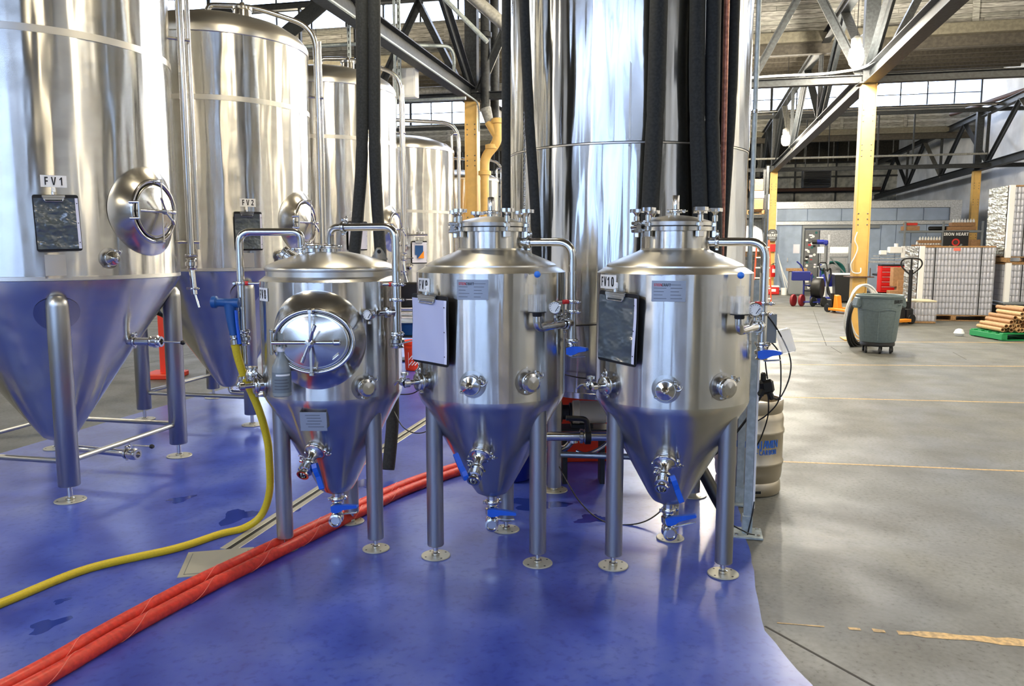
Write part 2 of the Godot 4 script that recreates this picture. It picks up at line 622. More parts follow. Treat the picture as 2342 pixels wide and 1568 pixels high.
const DOORS := [Vector2(-10.6, 1.2), Vector2(-5.3, 3.7), Vector2(-1.0, 3.7), Vector2(4.6, 0.6)]
const CLERESTORY := [3.8, 18.8, 33.8]
const SL := -16.0
const SR := 10.6
const TF := -8.0
const TB := 46.0

# an area light filling an opening; place and direction in building axes (s, height, t)
func daylight(at: Vector3, size: Vector2, way: Vector3, radiance: float, c: Color) -> void:
	var l := AreaLight3D.new()
	l.name = numbered("daylight")
	l.area_size = size
	l.area_normalize_energy = true
	l.light_energy = radiance * size.x * size.y / PI
	l.light_color = c
	l.shadow_enabled = true
	add_child(l)
	l.position = W(at.x, at.z, at.y)
	var d := W(way.x, way.z, way.y)
	l.basis = Basis.looking_at(d.normalized(), Vector3.UP)
	l.set("area_range", 60.0)
	l.set("area_attenuation", 2.0)

# a node turned into the building's axes: local x = s, local -z = t
func bld(o: Node3D) -> Node3D:
	o.rotation.y = -YAW
	return o

# box in building axes, from corner to corner (s, h, t)
func bbox(b: MB, lo: Vector3, hi: Vector3, bev := 0.0) -> MB:
	var a := Vector3(lo.x, lo.y, -hi.z)
	var c := Vector3(hi.x, hi.y, -lo.z)
	return b.box((a + c) * 0.5, c - a, bev)

func roof_h(t: float) -> float:
	var f := fposmod(t - 3.8, 15.0) / 15.0
	return 6.18 + f * 2.05

func build_shell() -> void:
	var f := bld(struct("floor", bbox(MB.new(), Vector3(SL - 0.2, -0.25, TF - 0.2), Vector3(SR + 0.2, 0, TB + 0.2)), M.floor, "worn grey concrete floor of the hall"))
	# saw cuts in the concrete: filled dark strips
	var cuts := [[0.33, 3.15, 0.90, 2.50], [2.12, 13.05, 2.99, 20.54], [2.12, 13.0, 9.5, 13.35], [2.16, 12.89, 2.18, 12.1], [3.80, 12.62, 3.73, 11.8], [-16, 22.0, 10.5, 22.0], [6.5, 8, 6.5, 45], [0.9, 2.5, 2.6, 0.4], [-7.0, 3, -7.0, 40]]
	for c in cuts:
		var p := Vector3(c[0], 0, -c[1])
		var q := Vector3(c[2], 0, -c[3])
		part("joint", MB.new().box((p + q) / 2, Vector3(0.011, 0.0016, p.distance_to(q)), 0.0, Basis.looking_at(q - p, Vector3.UP)), M.joint, f)
	# worn painted lines: ragged flat patches of paint
	var lines := [[0.38, 3.19, 2.2, 3.27, 0.075, 0.55], [0.60, 5.75, 10.5, 6.4, 0.035, 0.3], [0.9, 8.34, 10.5, 9.2, 0.04, 0.35], [1.4, 13.53, 10.5, 15.0, 0.05, 0.4], [1.2, 10.76, 10.5, 12.3, 0.05, 0.5]]
	for l in lines:
		var a := Vector2(l[0], l[1])
		var z := Vector2(l[2], l[3])
		var n := int(a.distance_to(z) / (0.045 if l[1] < 4.0 else 0.25))
		var up := []
		var dn := []
		var side := (z - a).normalized().orthogonal()
		for k in n + 1:
			var m := a.lerp(z, float(k) / n)
			var grow := clampf(k * 0.06, 0.12, 1.0) if l[1] < 4.0 else 1.0
			up.append(m + side * l[4] * 0.5 * grow * (1.0 - l[5] * rng.randf()))
			dn.append(m - side * l[4] * 0.5 * grow * (1.0 - l[5] * rng.randf()))
		var b := MB.new()
		for k in n:
			if l[1] < 4.0 and (k in [4, 5, 9] or rng.randf() < 0.04):
				continue
			b.face([Vector3(up[k].x, 0.001, -up[k].y), Vector3(up[k + 1].x, 0.001, -up[k + 1].y), Vector3(dn[k + 1].x, 0.001, -dn[k + 1].y), Vector3(dn[k].x, 0.001, -dn[k].y)], Vector3.UP)
		part("painted_line", b, M.stripe, f, "worn yellow painted line")
	# blue epoxy coating: a thin slab with a wavy trowelled edge
	var poly := PackedVector2Array()
	var edge := [Vector2(0.95, 0.2), Vector2(0.66, 1.5), Vector2(0.45, 2.73), Vector2(0.38, 2.92), Vector2(0.325, 3.10), Vector2(0.322, 3.3), Vector2(0.33, 3.9), Vector2(0.31, 4.6), Vector2(0.33, 6.2), Vector2(0.32, 17.5), Vector2(-4.85, 17.5), Vector2(-4.86, 8.0), Vector2(-4.93, 6.0), Vector2(-4.95, 0.2)]
	for i in edge.size():
		var a: Vector2 = edge[i]
		var z: Vector2 = edge[(i + 1) % edge.size()]
		var n := maxi(1, int(a.distance_to(z) / 0.09)) if i < 7 else 1
		for k in n:
			var p := a.lerp(z, float(k) / n)
			if i < 7 and k > 0:
				p.x += rnd(-0.006, 0.006)
			poly.append(p)
	var xf := Transform3D(Basis(Vector3(1, 0, 0), Vector3(0, 0, -1), Vector3(0, 1, 0)), Vector3.ZERO)
	struct("floor", MB.new().prism(poly, 0.005, xf.translated(Vector3(0, 0.0026, 0)), 0.0), M.epoxy, "glossy blue epoxy floor coating under the fermenters")
	bld(get_node("floor_001"))
	# wet patches drying on the coating
	for w in [[-1.86, 3.0, 0.075], [-1.93, 3.22, 0.035], [-1.55, 4.30, 0.12], [-1.30, 4.42, 0.09], [-2.0, 4.6, 0.08], [-0.95, 4.9, 0.10], [0.45, 4.25, 0.10], [0.15, 4.5, 0.16]]:
		var ring := PackedVector2Array()
		for k in 26:
			var a := TAU * k / 26.0
			ring.append(Vector2(cos(a) * 1.25, sin(a) * 0.8) * w[2] * (0.8 + 0.25 * sin(a * 3.0 + w[0] * 7.0) + rnd(-0.10, 0.10)))
		part("wet_patch", MB.new().prism(ring, 0.0004, Transform3D(Basis(Vector3(1, 0, 0), Vector3(0, 0, -1), Vector3(0, 1, 0)).rotated(Vector3.UP, w[0]), Vector3(w[0] * cos(YAW) - w[1] * sin(YAW), 0.0054, -w[0] * sin(YAW) - w[1] * cos(YAW)))), M.wet, get_node("floor_001"))
	# walls
	var lw := bbox(MB.new(), Vector3(SL - 0.2, 0, TF), Vector3(SL, 9, 26.0))
	bbox(lw, Vector3(SL - 0.2, 0, 42.0), Vector3(SL, 9, TB))
	bbox(lw, Vector3(SL - 0.2, 0, 26.0), Vector3(SL, 4.0, 42.0))
	bbox(lw, Vector3(SL - 0.2, 6.0, 26.0), Vector3(SL, 9, 42.0))
	for k in 7:
		bbox(lw, Vector3(SL - 0.16, 4.0, 28.0 + k * 2.0), Vector3(SL - 0.06, 6.0, 28.1 + k * 2.0))
	bld(struct("wall_left", lw, M.wall, "white painted left wall with a window band"))
	var wr := bld(struct("wall_right", bbox(MB.new(), Vector3(SR, 0, TF), Vector3(SR + 0.2, 9, TB)), M.wall, "white painted right wall beyond the pallets"))
	var wb := bld(struct("wall_back", bbox(MB.new(), Vector3(SL - 0.2, 0, TB), Vector3(SR + 0.2, 9, TB + 0.2)), M.backwall, "grey ribbed back wall above the cold room"))
	for k in 36:
		var s := SL + 0.4 + k * 0.74
		part("rib", bbox(MB.new(), Vector3(s, 3.0, TB - 0.04), Vector3(s + 0.05, 7.6, TB)), M.backwall, wb)
	for h in [4.55, 5.35, 6.1]:
		part("rail", bbox(MB.new(), Vector3(SL, h, TB - 0.12), Vector3(SR, h + 0.09, TB - 0.04)), M.iron, wb)
	for s in [1.2, 3.3, 5.4, 7.5]:
		part("rail", bbox(MB.new(), Vector3(s, 3.0, TB - 0.14), Vector3(s + 0.08, 7.4, TB - 0.04)), M.iron, wb)
	part("upper_boarding", bbox(MB.new(), Vector3(SL, 6.2, TB - 0.03), Vector3(SR, 8.6, TB)), M.roof, wb, "dark brown boarded strip under the roof")
	# front wall behind the camera, with three open loading doors
	var fw := MB.new()
	bbox(fw, Vector3(SL, 6.7, TF - 0.2), Vector3(SR, 8.6, TF))
	bbox(fw, Vector3(SL, 4.5, TF - 0.2), Vector3(SR, 5.3, TF))
	bbox(fw, Vector3(SL, 5.3, TF - 0.2), Vector3(-13.2, 6.7, TF))
	bbox(fw, Vector3(5.0, 5.3, TF - 0.2), Vector3(SR, 6.7, TF))
	var s0 := SL
	for d in DOORS:
		bbox(fw, Vector3(s0, 0, TF - 0.2), Vector3(d.x - d.y / 2, 4.5, TF))
		s0 = d.x + d.y / 2
	bbox(fw, Vector3(s0, 0, TF - 0.2), Vector3(SR, 4.5, TF))
	for d in DOORS:
		var x: float = d.x - d.y / 2 + 0.15
		while x < d.x + d.y / 2 - 0.1:
			var wd: float = [0.03, 0.10, 0.05, 0.16, 0.04, 0.07][int(x * 7.3 + 90.0) % 6]
			bbox(fw, Vector3(x, 0, TF - 0.12), Vector3(x + wd, 4.5, TF - 0.08))
			x += wd + [0.22, 0.5, 0.14, 0.34][int(x * 5.1 + 70.0) % 4]
	for k in 9:
		bbox(fw, Vector3(-13.2 + k * 2.275 - 0.06, 5.3, TF - 0.15), Vector3(-13.2 + k * 2.275 + 0.06, 6.7, TF - 0.05))
	bld(struct("wall_front", fw, M.block, "wall behind the camera with open loading doors and a window band"))
	# the yard outside the loading doors and the building across it
	bld(struct("floor_yard", bbox(MB.new(), Vector3(-40, -0.3, -30), Vector3(34, -0.02, TF - 0.2)), M.yard, "asphalt yard outside the loading doors"))
	var nb := bld(struct("wall_yard", bbox(MB.new(), Vector3(-40, -0.1, -24.5), Vector3(34, 11.0, -24)), M.facade, "pale wall of the building across the yard"))
	for k in 12:
		part("cladding_joint", bbox(MB.new(), Vector3(-38 + k * 6.0, 0, -24), Vector3(-37.4 + k * 6.0, 11.0, -23.9)), M.steel_grey, nb)
	# sawtooth roof: slopes with purlins, vertical boarded faces with glazing
	var starts := [TF - 0.2, 3.8, 18.8, 33.8]
	var ends := [3.8, 18.8, 33.8, TB + 0.2]
	for k in 4:
		var a: float = starts[k]
		var z: float = ends[k]
		var ha := roof_h(a + 0.001)
		var hz := roof_h(z - 0.001)
		var b := MB.new()
		var prof := PackedVector2Array([Vector2(-a, ha), Vector2(-z, hz), Vector2(-z, hz + 0.2), Vector2(-a, ha + 0.2)])
		b.prism(prof, SR - SL + 0.4, Transform3D(Basis(Vector3(0, 0, 1), Vector3(0, 1, 0), Vector3(-1, 0, 0)), Vector3((SL + SR) / 2, 0, 0)))
		var c := bld(struct("ceiling", b, M.roof, "dark boarded slope of the sawtooth roof"))
		var t := a + 0.6
		while t < z - 0.2:
			var h := lerpf(ha, hz, (t - a) / (z - a))
			part("purlin", bbox(MB.new(), Vector3(SL, h - 0.16, t), Vector3(SR, h, t + 0.09)), M.roof, c)
			t += 1.55
	var panes := 0
	for k in 3:
		var t: float = CLERESTORY[k]
		var w := bld(struct("wall_clerestory", bbox(MB.new(), Vector3(SL, 6.10, t + 0.03), Vector3(SR, 6.86, t + 0.12)), M.planks[1], "boarded face under the clerestory windows"))
		if k > 0:
			for r in 7:
				var s := SL + rnd(0, 1.0)
				var rows := MB.new()
				while s < SR - 0.2:
					var l := minf(rnd(2.6, 4.6), SR - s)
					var lo := Vector3(s, 6.19 + r * 0.099, t - 0.003 - rng.randf() * 0.006)
					var hi := Vector3(s + l - 0.006, 6.19 + r * 0.099 + 0.091, t + 0.03)
					if k == 1 and s + l > -9.0:
						part("plank", bbox(MB.new(), lo, hi, 0.003), M.planks[rng.randi() % 4], w)
					else:
						bbox(rows, lo, hi)
					s += l
				if rows.ix.size():
					stuff(part("far_planks", rows, M.planks[r % 4], w))
			for j in 12:
				var s := SL + 0.9 + j * 2.3
				part("batten", bbox(MB.new(), Vector3(s, 6.15, t - 0.05), Vector3(s + 0.13, 6.9, t - 0.01), 0.004), M.planks[j % 3], w)
		part("sill", bbox(MB.new(), Vector3(SL, 6.86, t - 0.08), Vector3(SR, 6.93, t + 0.14), 0.01), M.iron_light, w)
		part("gutter_board", bbox(MB.new(), Vector3(SL, 5.93, t - 0.30), Vector3(SR, 6.15, t + 0.12), 0.01), M.sill, w, "yellowish board along the roof valley")
		part("valley_beam", bbox(MB.new(), Vector3(SL, 5.72, t - 0.1), Vector3(SR, 5.94, t + 0.08), 0.01), M.roof, w)
		part("header", bbox(MB.new(), Vector3(SL, 7.92, t - 0.04), Vector3(SR, 8.3, t + 0.12)), M.roof, w)
		# glazing
		var win := bld(struct("window_%d" % (k + 1), bbox(MB.new(), Vector3(SL, 7.405, t), Vector3(SR, 7.435, t + 0.05)), M.iron, "clerestory window strip in the sawtooth roof"))
		var n := 28
		var step := (SR - SL) / n
		for i in n + 1:
			var s := SL + i * step
			var wd := 0.05 if i % 4 == 0 else 0.022
			part("mullion", bbox(MB.new(), Vector3(s - wd, 6.93, t - 0.01), Vector3(s + wd, 7.92, t + 0.06)), M.iron, win)
		if k > 0:
			for i in n:
				for r in 2:
					var s := SL + i * step
					part("pane", bbox(MB.new(), Vector3(s + 0.02, 6.93 + r * 0.5, t + 0.02), Vector3(s + step - 0.02, 7.41 + r * 0.51, t + 0.026)), M.glass, win)
					panes += 1

# an I-beam between two points in building axes
func beam(b: MB, p: Vector3, q: Vector3, w: float, h: float, tk := 0.014) -> MB:
	var a := Vector3(p.x, p.y, -p.z)
	var z := Vector3(q.x, q.y, -q.z)
	var d := (z - a)
	var bas := Basis.looking_at(d.normalized(), Vector3.UP if absf(d.normalized().y) < 0.95 else Vector3.RIGHT)
	var c := (a + z) / 2
	var l := d.length()
	b.box(c + bas * Vector3(0, h / 2 - tk / 2, 0), Vector3(w, tk, l), 0.0, bas)
	b.box(c - bas * Vector3(0, h / 2 - tk / 2, 0), Vector3(w, tk, l), 0.0, bas)
	b.box(c, Vector3(tk, h - tk * 2, l), 0.0, bas)
	return b

# two angles back to back
func angle_bar(b: MB, p: Vector3, q: Vector3, w: float) -> MB:
	var a := Vector3(p.x, p.y, -p.z)
	var z := Vector3(q.x, q.y, -q.z)
	var d := (z - a)
	var bas := Basis.looking_at(d.normalized(), Vector3.UP if absf(d.normalized().y) < 0.95 else Vector3.RIGHT)
	var c := (a + z) / 2
	b.box(c, Vector3(w, 0.012, d.length()), 0.0, bas)
	b.box(c - bas * Vector3(0, w * 0.3, 0), Vector3(0.03, w * 0.6, d.length()), 0.0, bas)
	return b

func truss(s: float, t0: float, t1: float, label: String, panels: int, c0: float) -> void:
	var o := bld(thing("roof_truss", label, "truss", Vector3.ZERO, 0.0, "steel roof trusses"))
	part("bottom_chord", beam(MB.new(), Vector3(s, 4.25, t0), Vector3(s, 4.25, t1), 0.20, 0.23), M.iron, o)
	part("top_chord", beam(MB.new(), Vector3(s, 6.02, t0), Vector3(s, 6.02, t1), 0.17, 0.20), M.iron, o)
	var step := 14.87 / panels
	var k := int(floor((t0 - c0) / step)) + 1
	while c0 + (k + 1) * step < t1:
		var ta := c0 + k * step
		var tb := ta + step
		var odd := absi(k) % 2 == 1
		var light := posmod(k, 4) == 0
		part("web", angle_bar(MB.new(), Vector3(s, 5.96 if odd else 4.34, ta), Vector3(s, 4.34 if odd else 5.96, tb), 0.17), M.iron_light if light else M.iron, o)
		if not odd:
			part("web_post", angle_bar(MB.new(), Vector3(s, 4.34, ta), Vector3(s, 5.96, ta), 0.13), M.iron, o)
		k += 1

func column(s: float, t: float, label: String) -> Node3D:
	var o := bld(thing("steel_column", label, "column", W(s, t), 0.0, "yellow steel columns"))
	part("base_plate", MB.new().box(Vector3(0, 0.012, 0), Vector3(0.42, 0.024, 0.42), 0.004), M.yellow, o)
	var b := MB.new()
	b.box(Vector3(-0.105, 2.08, 0), Vector3(0.018, 4.12, 0.22), 0.004)
	b.box(Vector3(0.105, 2.08, 0), Vector3(0.018, 4.12, 0.22), 0.004)
	b.box(Vector3(0, 2.08, 0.085), Vector3(0.19, 4.12, 0.012))
	part("shaft", b, M.yellow, o)
	var rv := MB.new()
	for h in [0.6, 1.9, 3.0, 3.55]:
		for x in [-0.07, 0.07]:
			for y in 3:
				rv.turn(Vector3(x, h + y * 0.09, 0.091), Vector3.BACK, [Vector2(0, 0.009), Vector2(0.009, 0.007), Vector2(0.013, 0)], 8)
	part("bolts", rv, M.iron_light, o)
	part("cap", MB.new().box(Vector3(0, 4.15, 0), Vector3(0.34, 0.03, 0.3), 0.004), M.iron, o)
	part("upper_post", MB.new().box(Vector3(0, 5.2, 0), Vector3(0.22, 2.05, 0.18), 0.004), M.iron, o)
	return o

func build_frame() -> void:
	truss(2.73, 4.0, TB - 0.3, "dark steel truss running away over the bin's column", 6, 14.03)
	truss(-3.91, 4.0, TB - 0.3, "dark steel truss over the row of tall fermenters", 6, 14.08)
	truss(9.46, 4.0, TB - 0.3, "dark steel truss along the white right wall", 6, 14.4)
	for r in [[14.03, "nearer row of columns"], [28.95, "far row of columns before the cold room"]]:
		var o := bld(thing("cross_beam", "long horizontal steel beam across the tops of the %s" % r[1], "beam", Vector3.ZERO, 0.0, "cross beams"))
		part("girder", beam(MB.new(), Vector3(SL, 4.22, r[0]), Vector3(SR, 4.22, r[0]), 0.15, 0.13), M.iron, o)
		part("upper_girder", beam(MB.new(), Vector3(SL, 6.0, r[0]), Vector3(SR, 6.0, r[0]), 0.1, 0.12), M.iron, o)
		for s in [-10.5, -3.91, 2.73]:
			if r[0] < 20.0:
				for g in [[-0.1, -0.95], [-1.85, -0.98], [0.1, 0.85]]:
					part("knee_brace", angle_bar(MB.new(), Vector3(s + g[0], 4.32, r[0]), Vector3(s + g[1], 5.95, r[0]), 0.19), M.iron, o)
			for d in [3.3, 4.4]:
				part("hanger_post", angle_bar(MB.new(), Vector3(s + d, 4.3, r[0]), Vector3(s + d, 5.95, r[0]), 0.07), M.iron, o)
	column(2.73, 14.03, "yellow steel column rising behind the grey bin")
	column(-3.91, 14.08, "yellow steel column beside the yellow pipe behind the fermenters")
	column(2.74, 28.95, "far yellow steel column with red extinguisher and round sign")
	column(9.40, 30.0, "yellow steel column at the back between the can pallets and white wall")
	# service pipes under the roof
	var runs := [
		["overhead_pipe", "thin light pipe running across under the far clerestory windows", M.pipe, 0.05, [Vector3(-6, 6.1, 28.4), Vector3(10.4, 6.08, 28.4)]],
		["overhead_pipe", "thin grey pipe hung just above the far cross beam", M.duct, 0.035, [Vector3(-6, 4.55, 28.5), Vector3(9.2, 4.55, 28.5)]],
		["overhead_pipe", "brown sprinkler pipe sloping beside the right hand truss", M.rust, 0.07, [Vector3(9.46, 5.85, 21.5), Vector3(9.46, 6.55, 33.4)]],
		["overhead_pipe", "dark pipe running across the back wall above the cold room", M.rust, 0.09, [Vector3(-6, 4.62, 44.5), Vector3(9.5, 4.62, 44.5)]],
		["overhead_pipe", "bright conduit running along the left truss chord", M.galv, 0.016, [Vector3(-3.76, 4.10, 5), Vector3(-3.76, 4.10, 14), Vector3(-3.76, 3.6, 14)]],
		["overhead_pipe", "thick pale pipe sloping at the top beside the foam lines", M.duct, 0.075, [Vector3(-3.10, 4.95, 10.0), Vector3(-2.30, 4.25, 10.0)]],
		["overhead_pipe", "second bright pipe above the duct beside the foam lines", M.galv, 0.03, [Vector3(-3.6, 5.13, 10.5), Vector3(-2.70, 4.23, 10.5)]],
		["overhead_pipe", "bright bent conduit under the beam behind the third fermenter", M.galv, 0.028, [Vector3(-4.96, 4.6, 13.0), Vector3(-4.96, 4.0, 13.0), Vector3(-3.72, 4.0, 13.0)]],
		["overhead_pipe", "pale horizontal duct behind the left yellow column", M.duct, 0.10, [Vector3(-8, 4.53, 15.0), Vector3(-2.4, 4.53, 15.0)]],
		["insulated_pipe", "short black insulated pipe slanting down behind the second fermenter's dome", M.foam, 0.105, [Vector3(-5.2, 5.1, 11.0), Vector3(-5.56, 4.85, 11.0), Vector3(-5.91, 4.63, 11.0), Vector3(-6.3, 4.30, 11.0)]],
		["overhead_pipe", "thin bright pipe crossing above the third fermenter", M.galv, 0.03, [Vector3(-8.0, 4.72, 12.0), Vector3(-5.2, 4.71, 12.0), Vector3(-4.1, 5.0, 13.6), Vector3(-4.1, 4.4, 13.6)]],
		["overhead_pipe", "wavy white cable lying along the near cross beam", M.white, 0.02, [Vector3(0.6, 4.30, 13.93), Vector3(1.4, 4.32, 13.93), Vector3(2.0, 4.31, 13.93), Vector3(2.6, 4.36, 13.9), Vector3(2.76, 4.38, 12.9), Vector3(2.76, 4.36, 11.0), Vector3(2.76, 4.37, 8.0)]],
	]
	for r in runs:
		var pts := []
		for p in r[4]:
			pts.append(Vector3(p.x, p.y, -p.z))
		bld(single(r[0], r[1], "pipe", MB.new().tube(bend(pts, 0.25), r[3], 12), r[2]))
	# cast iron drain stack with the yellow wye beside the left column
	var st := bld(thing("drain_stack", "painted drain stack with yellow wye fitting beside the left column", "pipe", W(-3.66, 14.0)))
	part("upper_pipe", MB.new().rod(Vector3(0.02, 6.1, 0), Vector3(0.02, 4.0, 0), 0.085).turn(Vector3(0.02, 5.2, 0), Vector3.UP, [Vector2(0.085, 0), Vector2(0.115, 0.02), Vector2(0.115, 0.1), Vector2(0.085, 0.12)]), M.iron, st)
	part("reducer", MB.new().rod(Vector3(0.02, 4.0, 0), Vector3(0.10, 3.72, 0), 0.10, 0.075), M.duct, st)
	var wye := MB.new().tube(bend([Vector3(0.24, 3.82, 0), Vector3(0.24, 3.4, 0), Vector3(0.0, 3.15, 0), Vector3(0.0, 2.8, 0)], 0.14), 0.085, 16)
	wye.tube([Vector3(0.08, 3.76, 0), Vector3(0.24, 3.5, 0)], 0.08, 16)
	for y in [3.72, 3.28, 2.82]:
		wye.turn(Vector3(0.24 if y > 3.3 else (0.13 if y > 3.0 else 0.0), y, 0), Vector3.UP, [Vector2(0.08, 0), Vector2(0.115, 0.01), Vector2(0.115, 0.08), Vector2(0.08, 0.09)])
	part("wye", wye, M.yellow, st)
	part("lower_pipe", MB.new().rod(Vector3(0, 2.85, 0), Vector3(0, 0, 0), 0.075), M.yellow, st)
	# second thick dark riser and junction box hung in the roof
	bld(single("riser_pipe", "dark vertical riser pipe right of the drain stack", "pipe", MB.new().rod(Vector3(0, 3.9, 0), Vector3(0, 6.1, 0), 0.085), M.iron, W(-3.62, 14.6)))
	var jb := bld(thing("junction_box", "pale grey junction box hung on slotted strut behind the third fermenter", "junction box", W(-4.22, 11.5, 3.76)))
	part("box", MB.new().box(Vector3(0, 0.2, 0), Vector3(0.36, 0.42, 0.16), 0.01), M.white, jb)
	part("cover", MB.new().box(Vector3(0, 0.2, 0.085), Vector3(0.32, 0.38, 0.012), 0.004), M.white, jb)
	part("strut", MB.new().box(Vector3(-0.13, 0.5, 0.1), Vector3(0.04, 1.9, 0.02), 0.002), M.galv, jb)
	for x in [[-5.16, 11.6], [-4.26, 11.35]]:
		var su := bld(thing("hanging_strut", "slotted galvanised strut hanging from the roof %s" % ("left of the foam lines" if x[0] < -5 else "before the junction box"), "strut", W(x[0], x[1], 4.1 if x[0] < -5 else 3.72)))
		part("channel", MB.new().box(Vector3(0, 1.0, 0), Vector3(0.05, 2.0, 0.03), 0.003), M.galv, su)
		var sl := MB.new()
		for k in 22:
			sl.box(Vector3(0, 0.08 + k * 0.09, 0.0155), Vector3(0.014, 0.045, 0.002))
		part("slots", sl, M.dark_grey, su)

func build_lamps() -> void:
	# pendant high-bay lamps; those out of the frame light the fermenters and give them their warm streaks
	var spots := [[2.35, 13.08, "pendant lamp hanging before the bin's column", 1], [3.0, 15.98, "pendant lamp half hidden behind the bin's column", 1], [2.35, 22.1, "pendant lamp hanging far off above the cold room", 1],
		[-8.2, 6.2, "", 0], [-1.7, 4.2, "", 0], [-1.2, 8.6, "", 0], [2.6, 5.8, "", 0], [7.2, 7.4, "", 0], [-4.2, -2.6, "", 0], [3.4, -2.6, "", 0], [-11, 0.5, "", 0], [6.6, 1.6, "", 0], [-8.6, 17.5, "", 0], [7.6, 10.3, "", 0], [4.6, 10.0, "", 0], [0.5, 12.4, "", 0], [0.3, 22.8, "", 0], [0.2, 20.6, "", 0], [-0.3, 24.5, "", 0], [-0.5, 28.5, "", 0]]
	var first: Node3D = null
	for k in spots.size():
		var x: Array = spots[k]
		var at := W(x[0], x[1], [4.21, 4.95, 4.18][k] if k < 3 else 4.72)
		var label: String = x[2] if x[2] != "" else "pendant high bay lamp over the %s" % ["", "", "", "far left fermenters", "first tall fermenter", "water tank", "small fermenters", "open floor", "floor behind the camera, left", "floor behind the camera, right", "left loading door", "right aisle", "back of the fermenter row", "aisle before the can pallets", "aisle left of the can pallets", "space just behind the water tank", "second bay behind the water tank", "third bay behind the water tank", "fourth bay behind the water tank", "corner left of the cold room"][k]
		if first == null:
			first = thing("pendant_lamp", label, "lamp", at, 0.0, "pendant high bay lamps")
			part("bulb", MB.new().lathe([Vector2(0, 0), Vector2(0.06, 0.012), Vector2(0.10, 0.06), Vector2(0.115, 0.16), Vector2(0.10, 0.27), Vector2(0.07, 0.30), Vector2(0, 0.31)], 20), M.bulb, first)
			part("housing", MB.new().lathe([Vector2(0.075, 0.29), Vector2(0.085, 0.33), Vector2(0.08, 0.42), Vector2(0.03, 0.46), Vector2(0, 0.46)], 20), M.lamp_body, first)
			part("cord", MB.new().rod(Vector3(0, 0.45, 0), Vector3(0, roof_h(13.08) - 4.21, 0), 0.006, -1, 6), M.black, first)
		else:
			var cp := copy(first, "pendant_lamp", label, at, 0.0)
			cp.get_node("cord").mesh = MB.new().rod(Vector3(0, 0.45, 0), Vector3(0, roof_h(x[1]) - at.y, 0), 0.006, -1, 6).mesh()
		var l := OmniLight3D.new()
		l.name = numbered("lamp_light")
		l.light_energy = [15.0, 20.0, 30.0, 9.0, 8.0, 9.0, 4.5, 4.0, 8.0, 5.0, 9.0, 4.0, 16.0, 9.0, 10.0, 6.0, 14.0, 12.0, 14.0, 16.0][k]
		l.light_color = Color(1.0, 0.94, 0.82) if k > 2 else Color(1.0, 0.96, 0.88)
		l.light_size = 0.11
		l.omni_range = 60.0
		l.omni_attenuation = 2.0
		l.shadow_enabled = true
		add_child(l)
		l.position = at + Vector3(0, 0.16, 0)

# ---------------------------------------------------------------- fittings shared by the tanks
func tan_at(az: float) -> Vector3:
	var a := deg_to_rad(az)
	return Vector3(cos(a), 0, -sin(a))

# frame whose z looks outwards at that azimuth
func facing(az: float, r: float, h: float) -> Transform3D:
	return Transform3D(Basis(tan_at(az), Vector3.UP, pol(az, 1, 0)), pol(az, r, h))

# sanitary clamp ring about p along d, with its wing nut
func clamp_on(parent: Node, p: Vector3, d: Vector3, r: float, side: Vector3) -> void:
	d = d.normalized()
	side = (side - d * side.dot(d)).normalized()
	var b := MB.new()
	b.turn(p, d, [Vector2(r * 0.78, -0.0085), Vector2(r * 0.95, -0.0085), Vector2(r, -0.005), Vector2(r, 0.005), Vector2(r * 0.95, 0.0085), Vector2(r * 0.78, 0.0085)], 22)
	b.box(p + side * (r + 0.006), Vector3(0.014, 0.016, 0.018), 0.003, MB.aim(d))
	b.box(p - side * (r + 0.004), Vector3(0.012, 0.016, 0.016), 0.003, MB.aim(d))
	var c := part("clamp", b, M.cast, parent)
	var w := MB.new()
	var o := side.cross(d).normalized()
	w.rod(p + side * (r + 0.008) - o * 0.012, p + side * (r + 0.008) + o * 0.034, 0.0035, -1, 8)
	w.turn(p + side * (r + 0.008) + o * 0.016, o, [Vector2(0.004, 0), Vector2(0.009, 0.002), Vector2(0.007, 0.012), Vector2(0.004, 0.013)], 10)
	var loop := []
	for k in 9:
		var a := lerpf(0.25, PI - 0.25, k / 8.0)
		loop.append(p + side * (r + 0.008) + o * (0.024 + sin(a) * 0.011) + side * cos(a) * 0.016)
	w.tube(loop, 0.0035, 7)
	part("wing_nut", w, M.cast, parent)

# a blue lever of a butterfly valve: from the hub along `way`, thick along `up`
func lever(parent: Node, hub: Vector3, way: Vector3, up: Vector3, l: float, trigger := true) -> void:
	way = way.normalized()
	up = (up - way * up.dot(way)).normalized()
	var poly := PackedVector2Array([Vector2(-0.020, -0.014), Vector2(0.0, -0.022), Vector2(0.022, -0.018), Vector2(0.045, -0.009), Vector2(l, -0.006), Vector2(l + 0.004, 0.0), Vector2(l, 0.009), Vector2(0.05, 0.017), Vector2(0.01, 0.020), Vector2(-0.018, 0.016)])
	part("lever", MB.new().prism(poly, 0.024, Transform3D(Basis(way, up, way.cross(up)), hub), 0.004), M.blue, parent, "blue valve lever")
	if trigger:
		part("trigger", MB.new().box(hub + way * l * 0.48 - up * 0.030, Vector3(l * 0.9, 0.006, 0.018), 0.002, Basis(way, up, way.cross(up))), M.cast, parent)

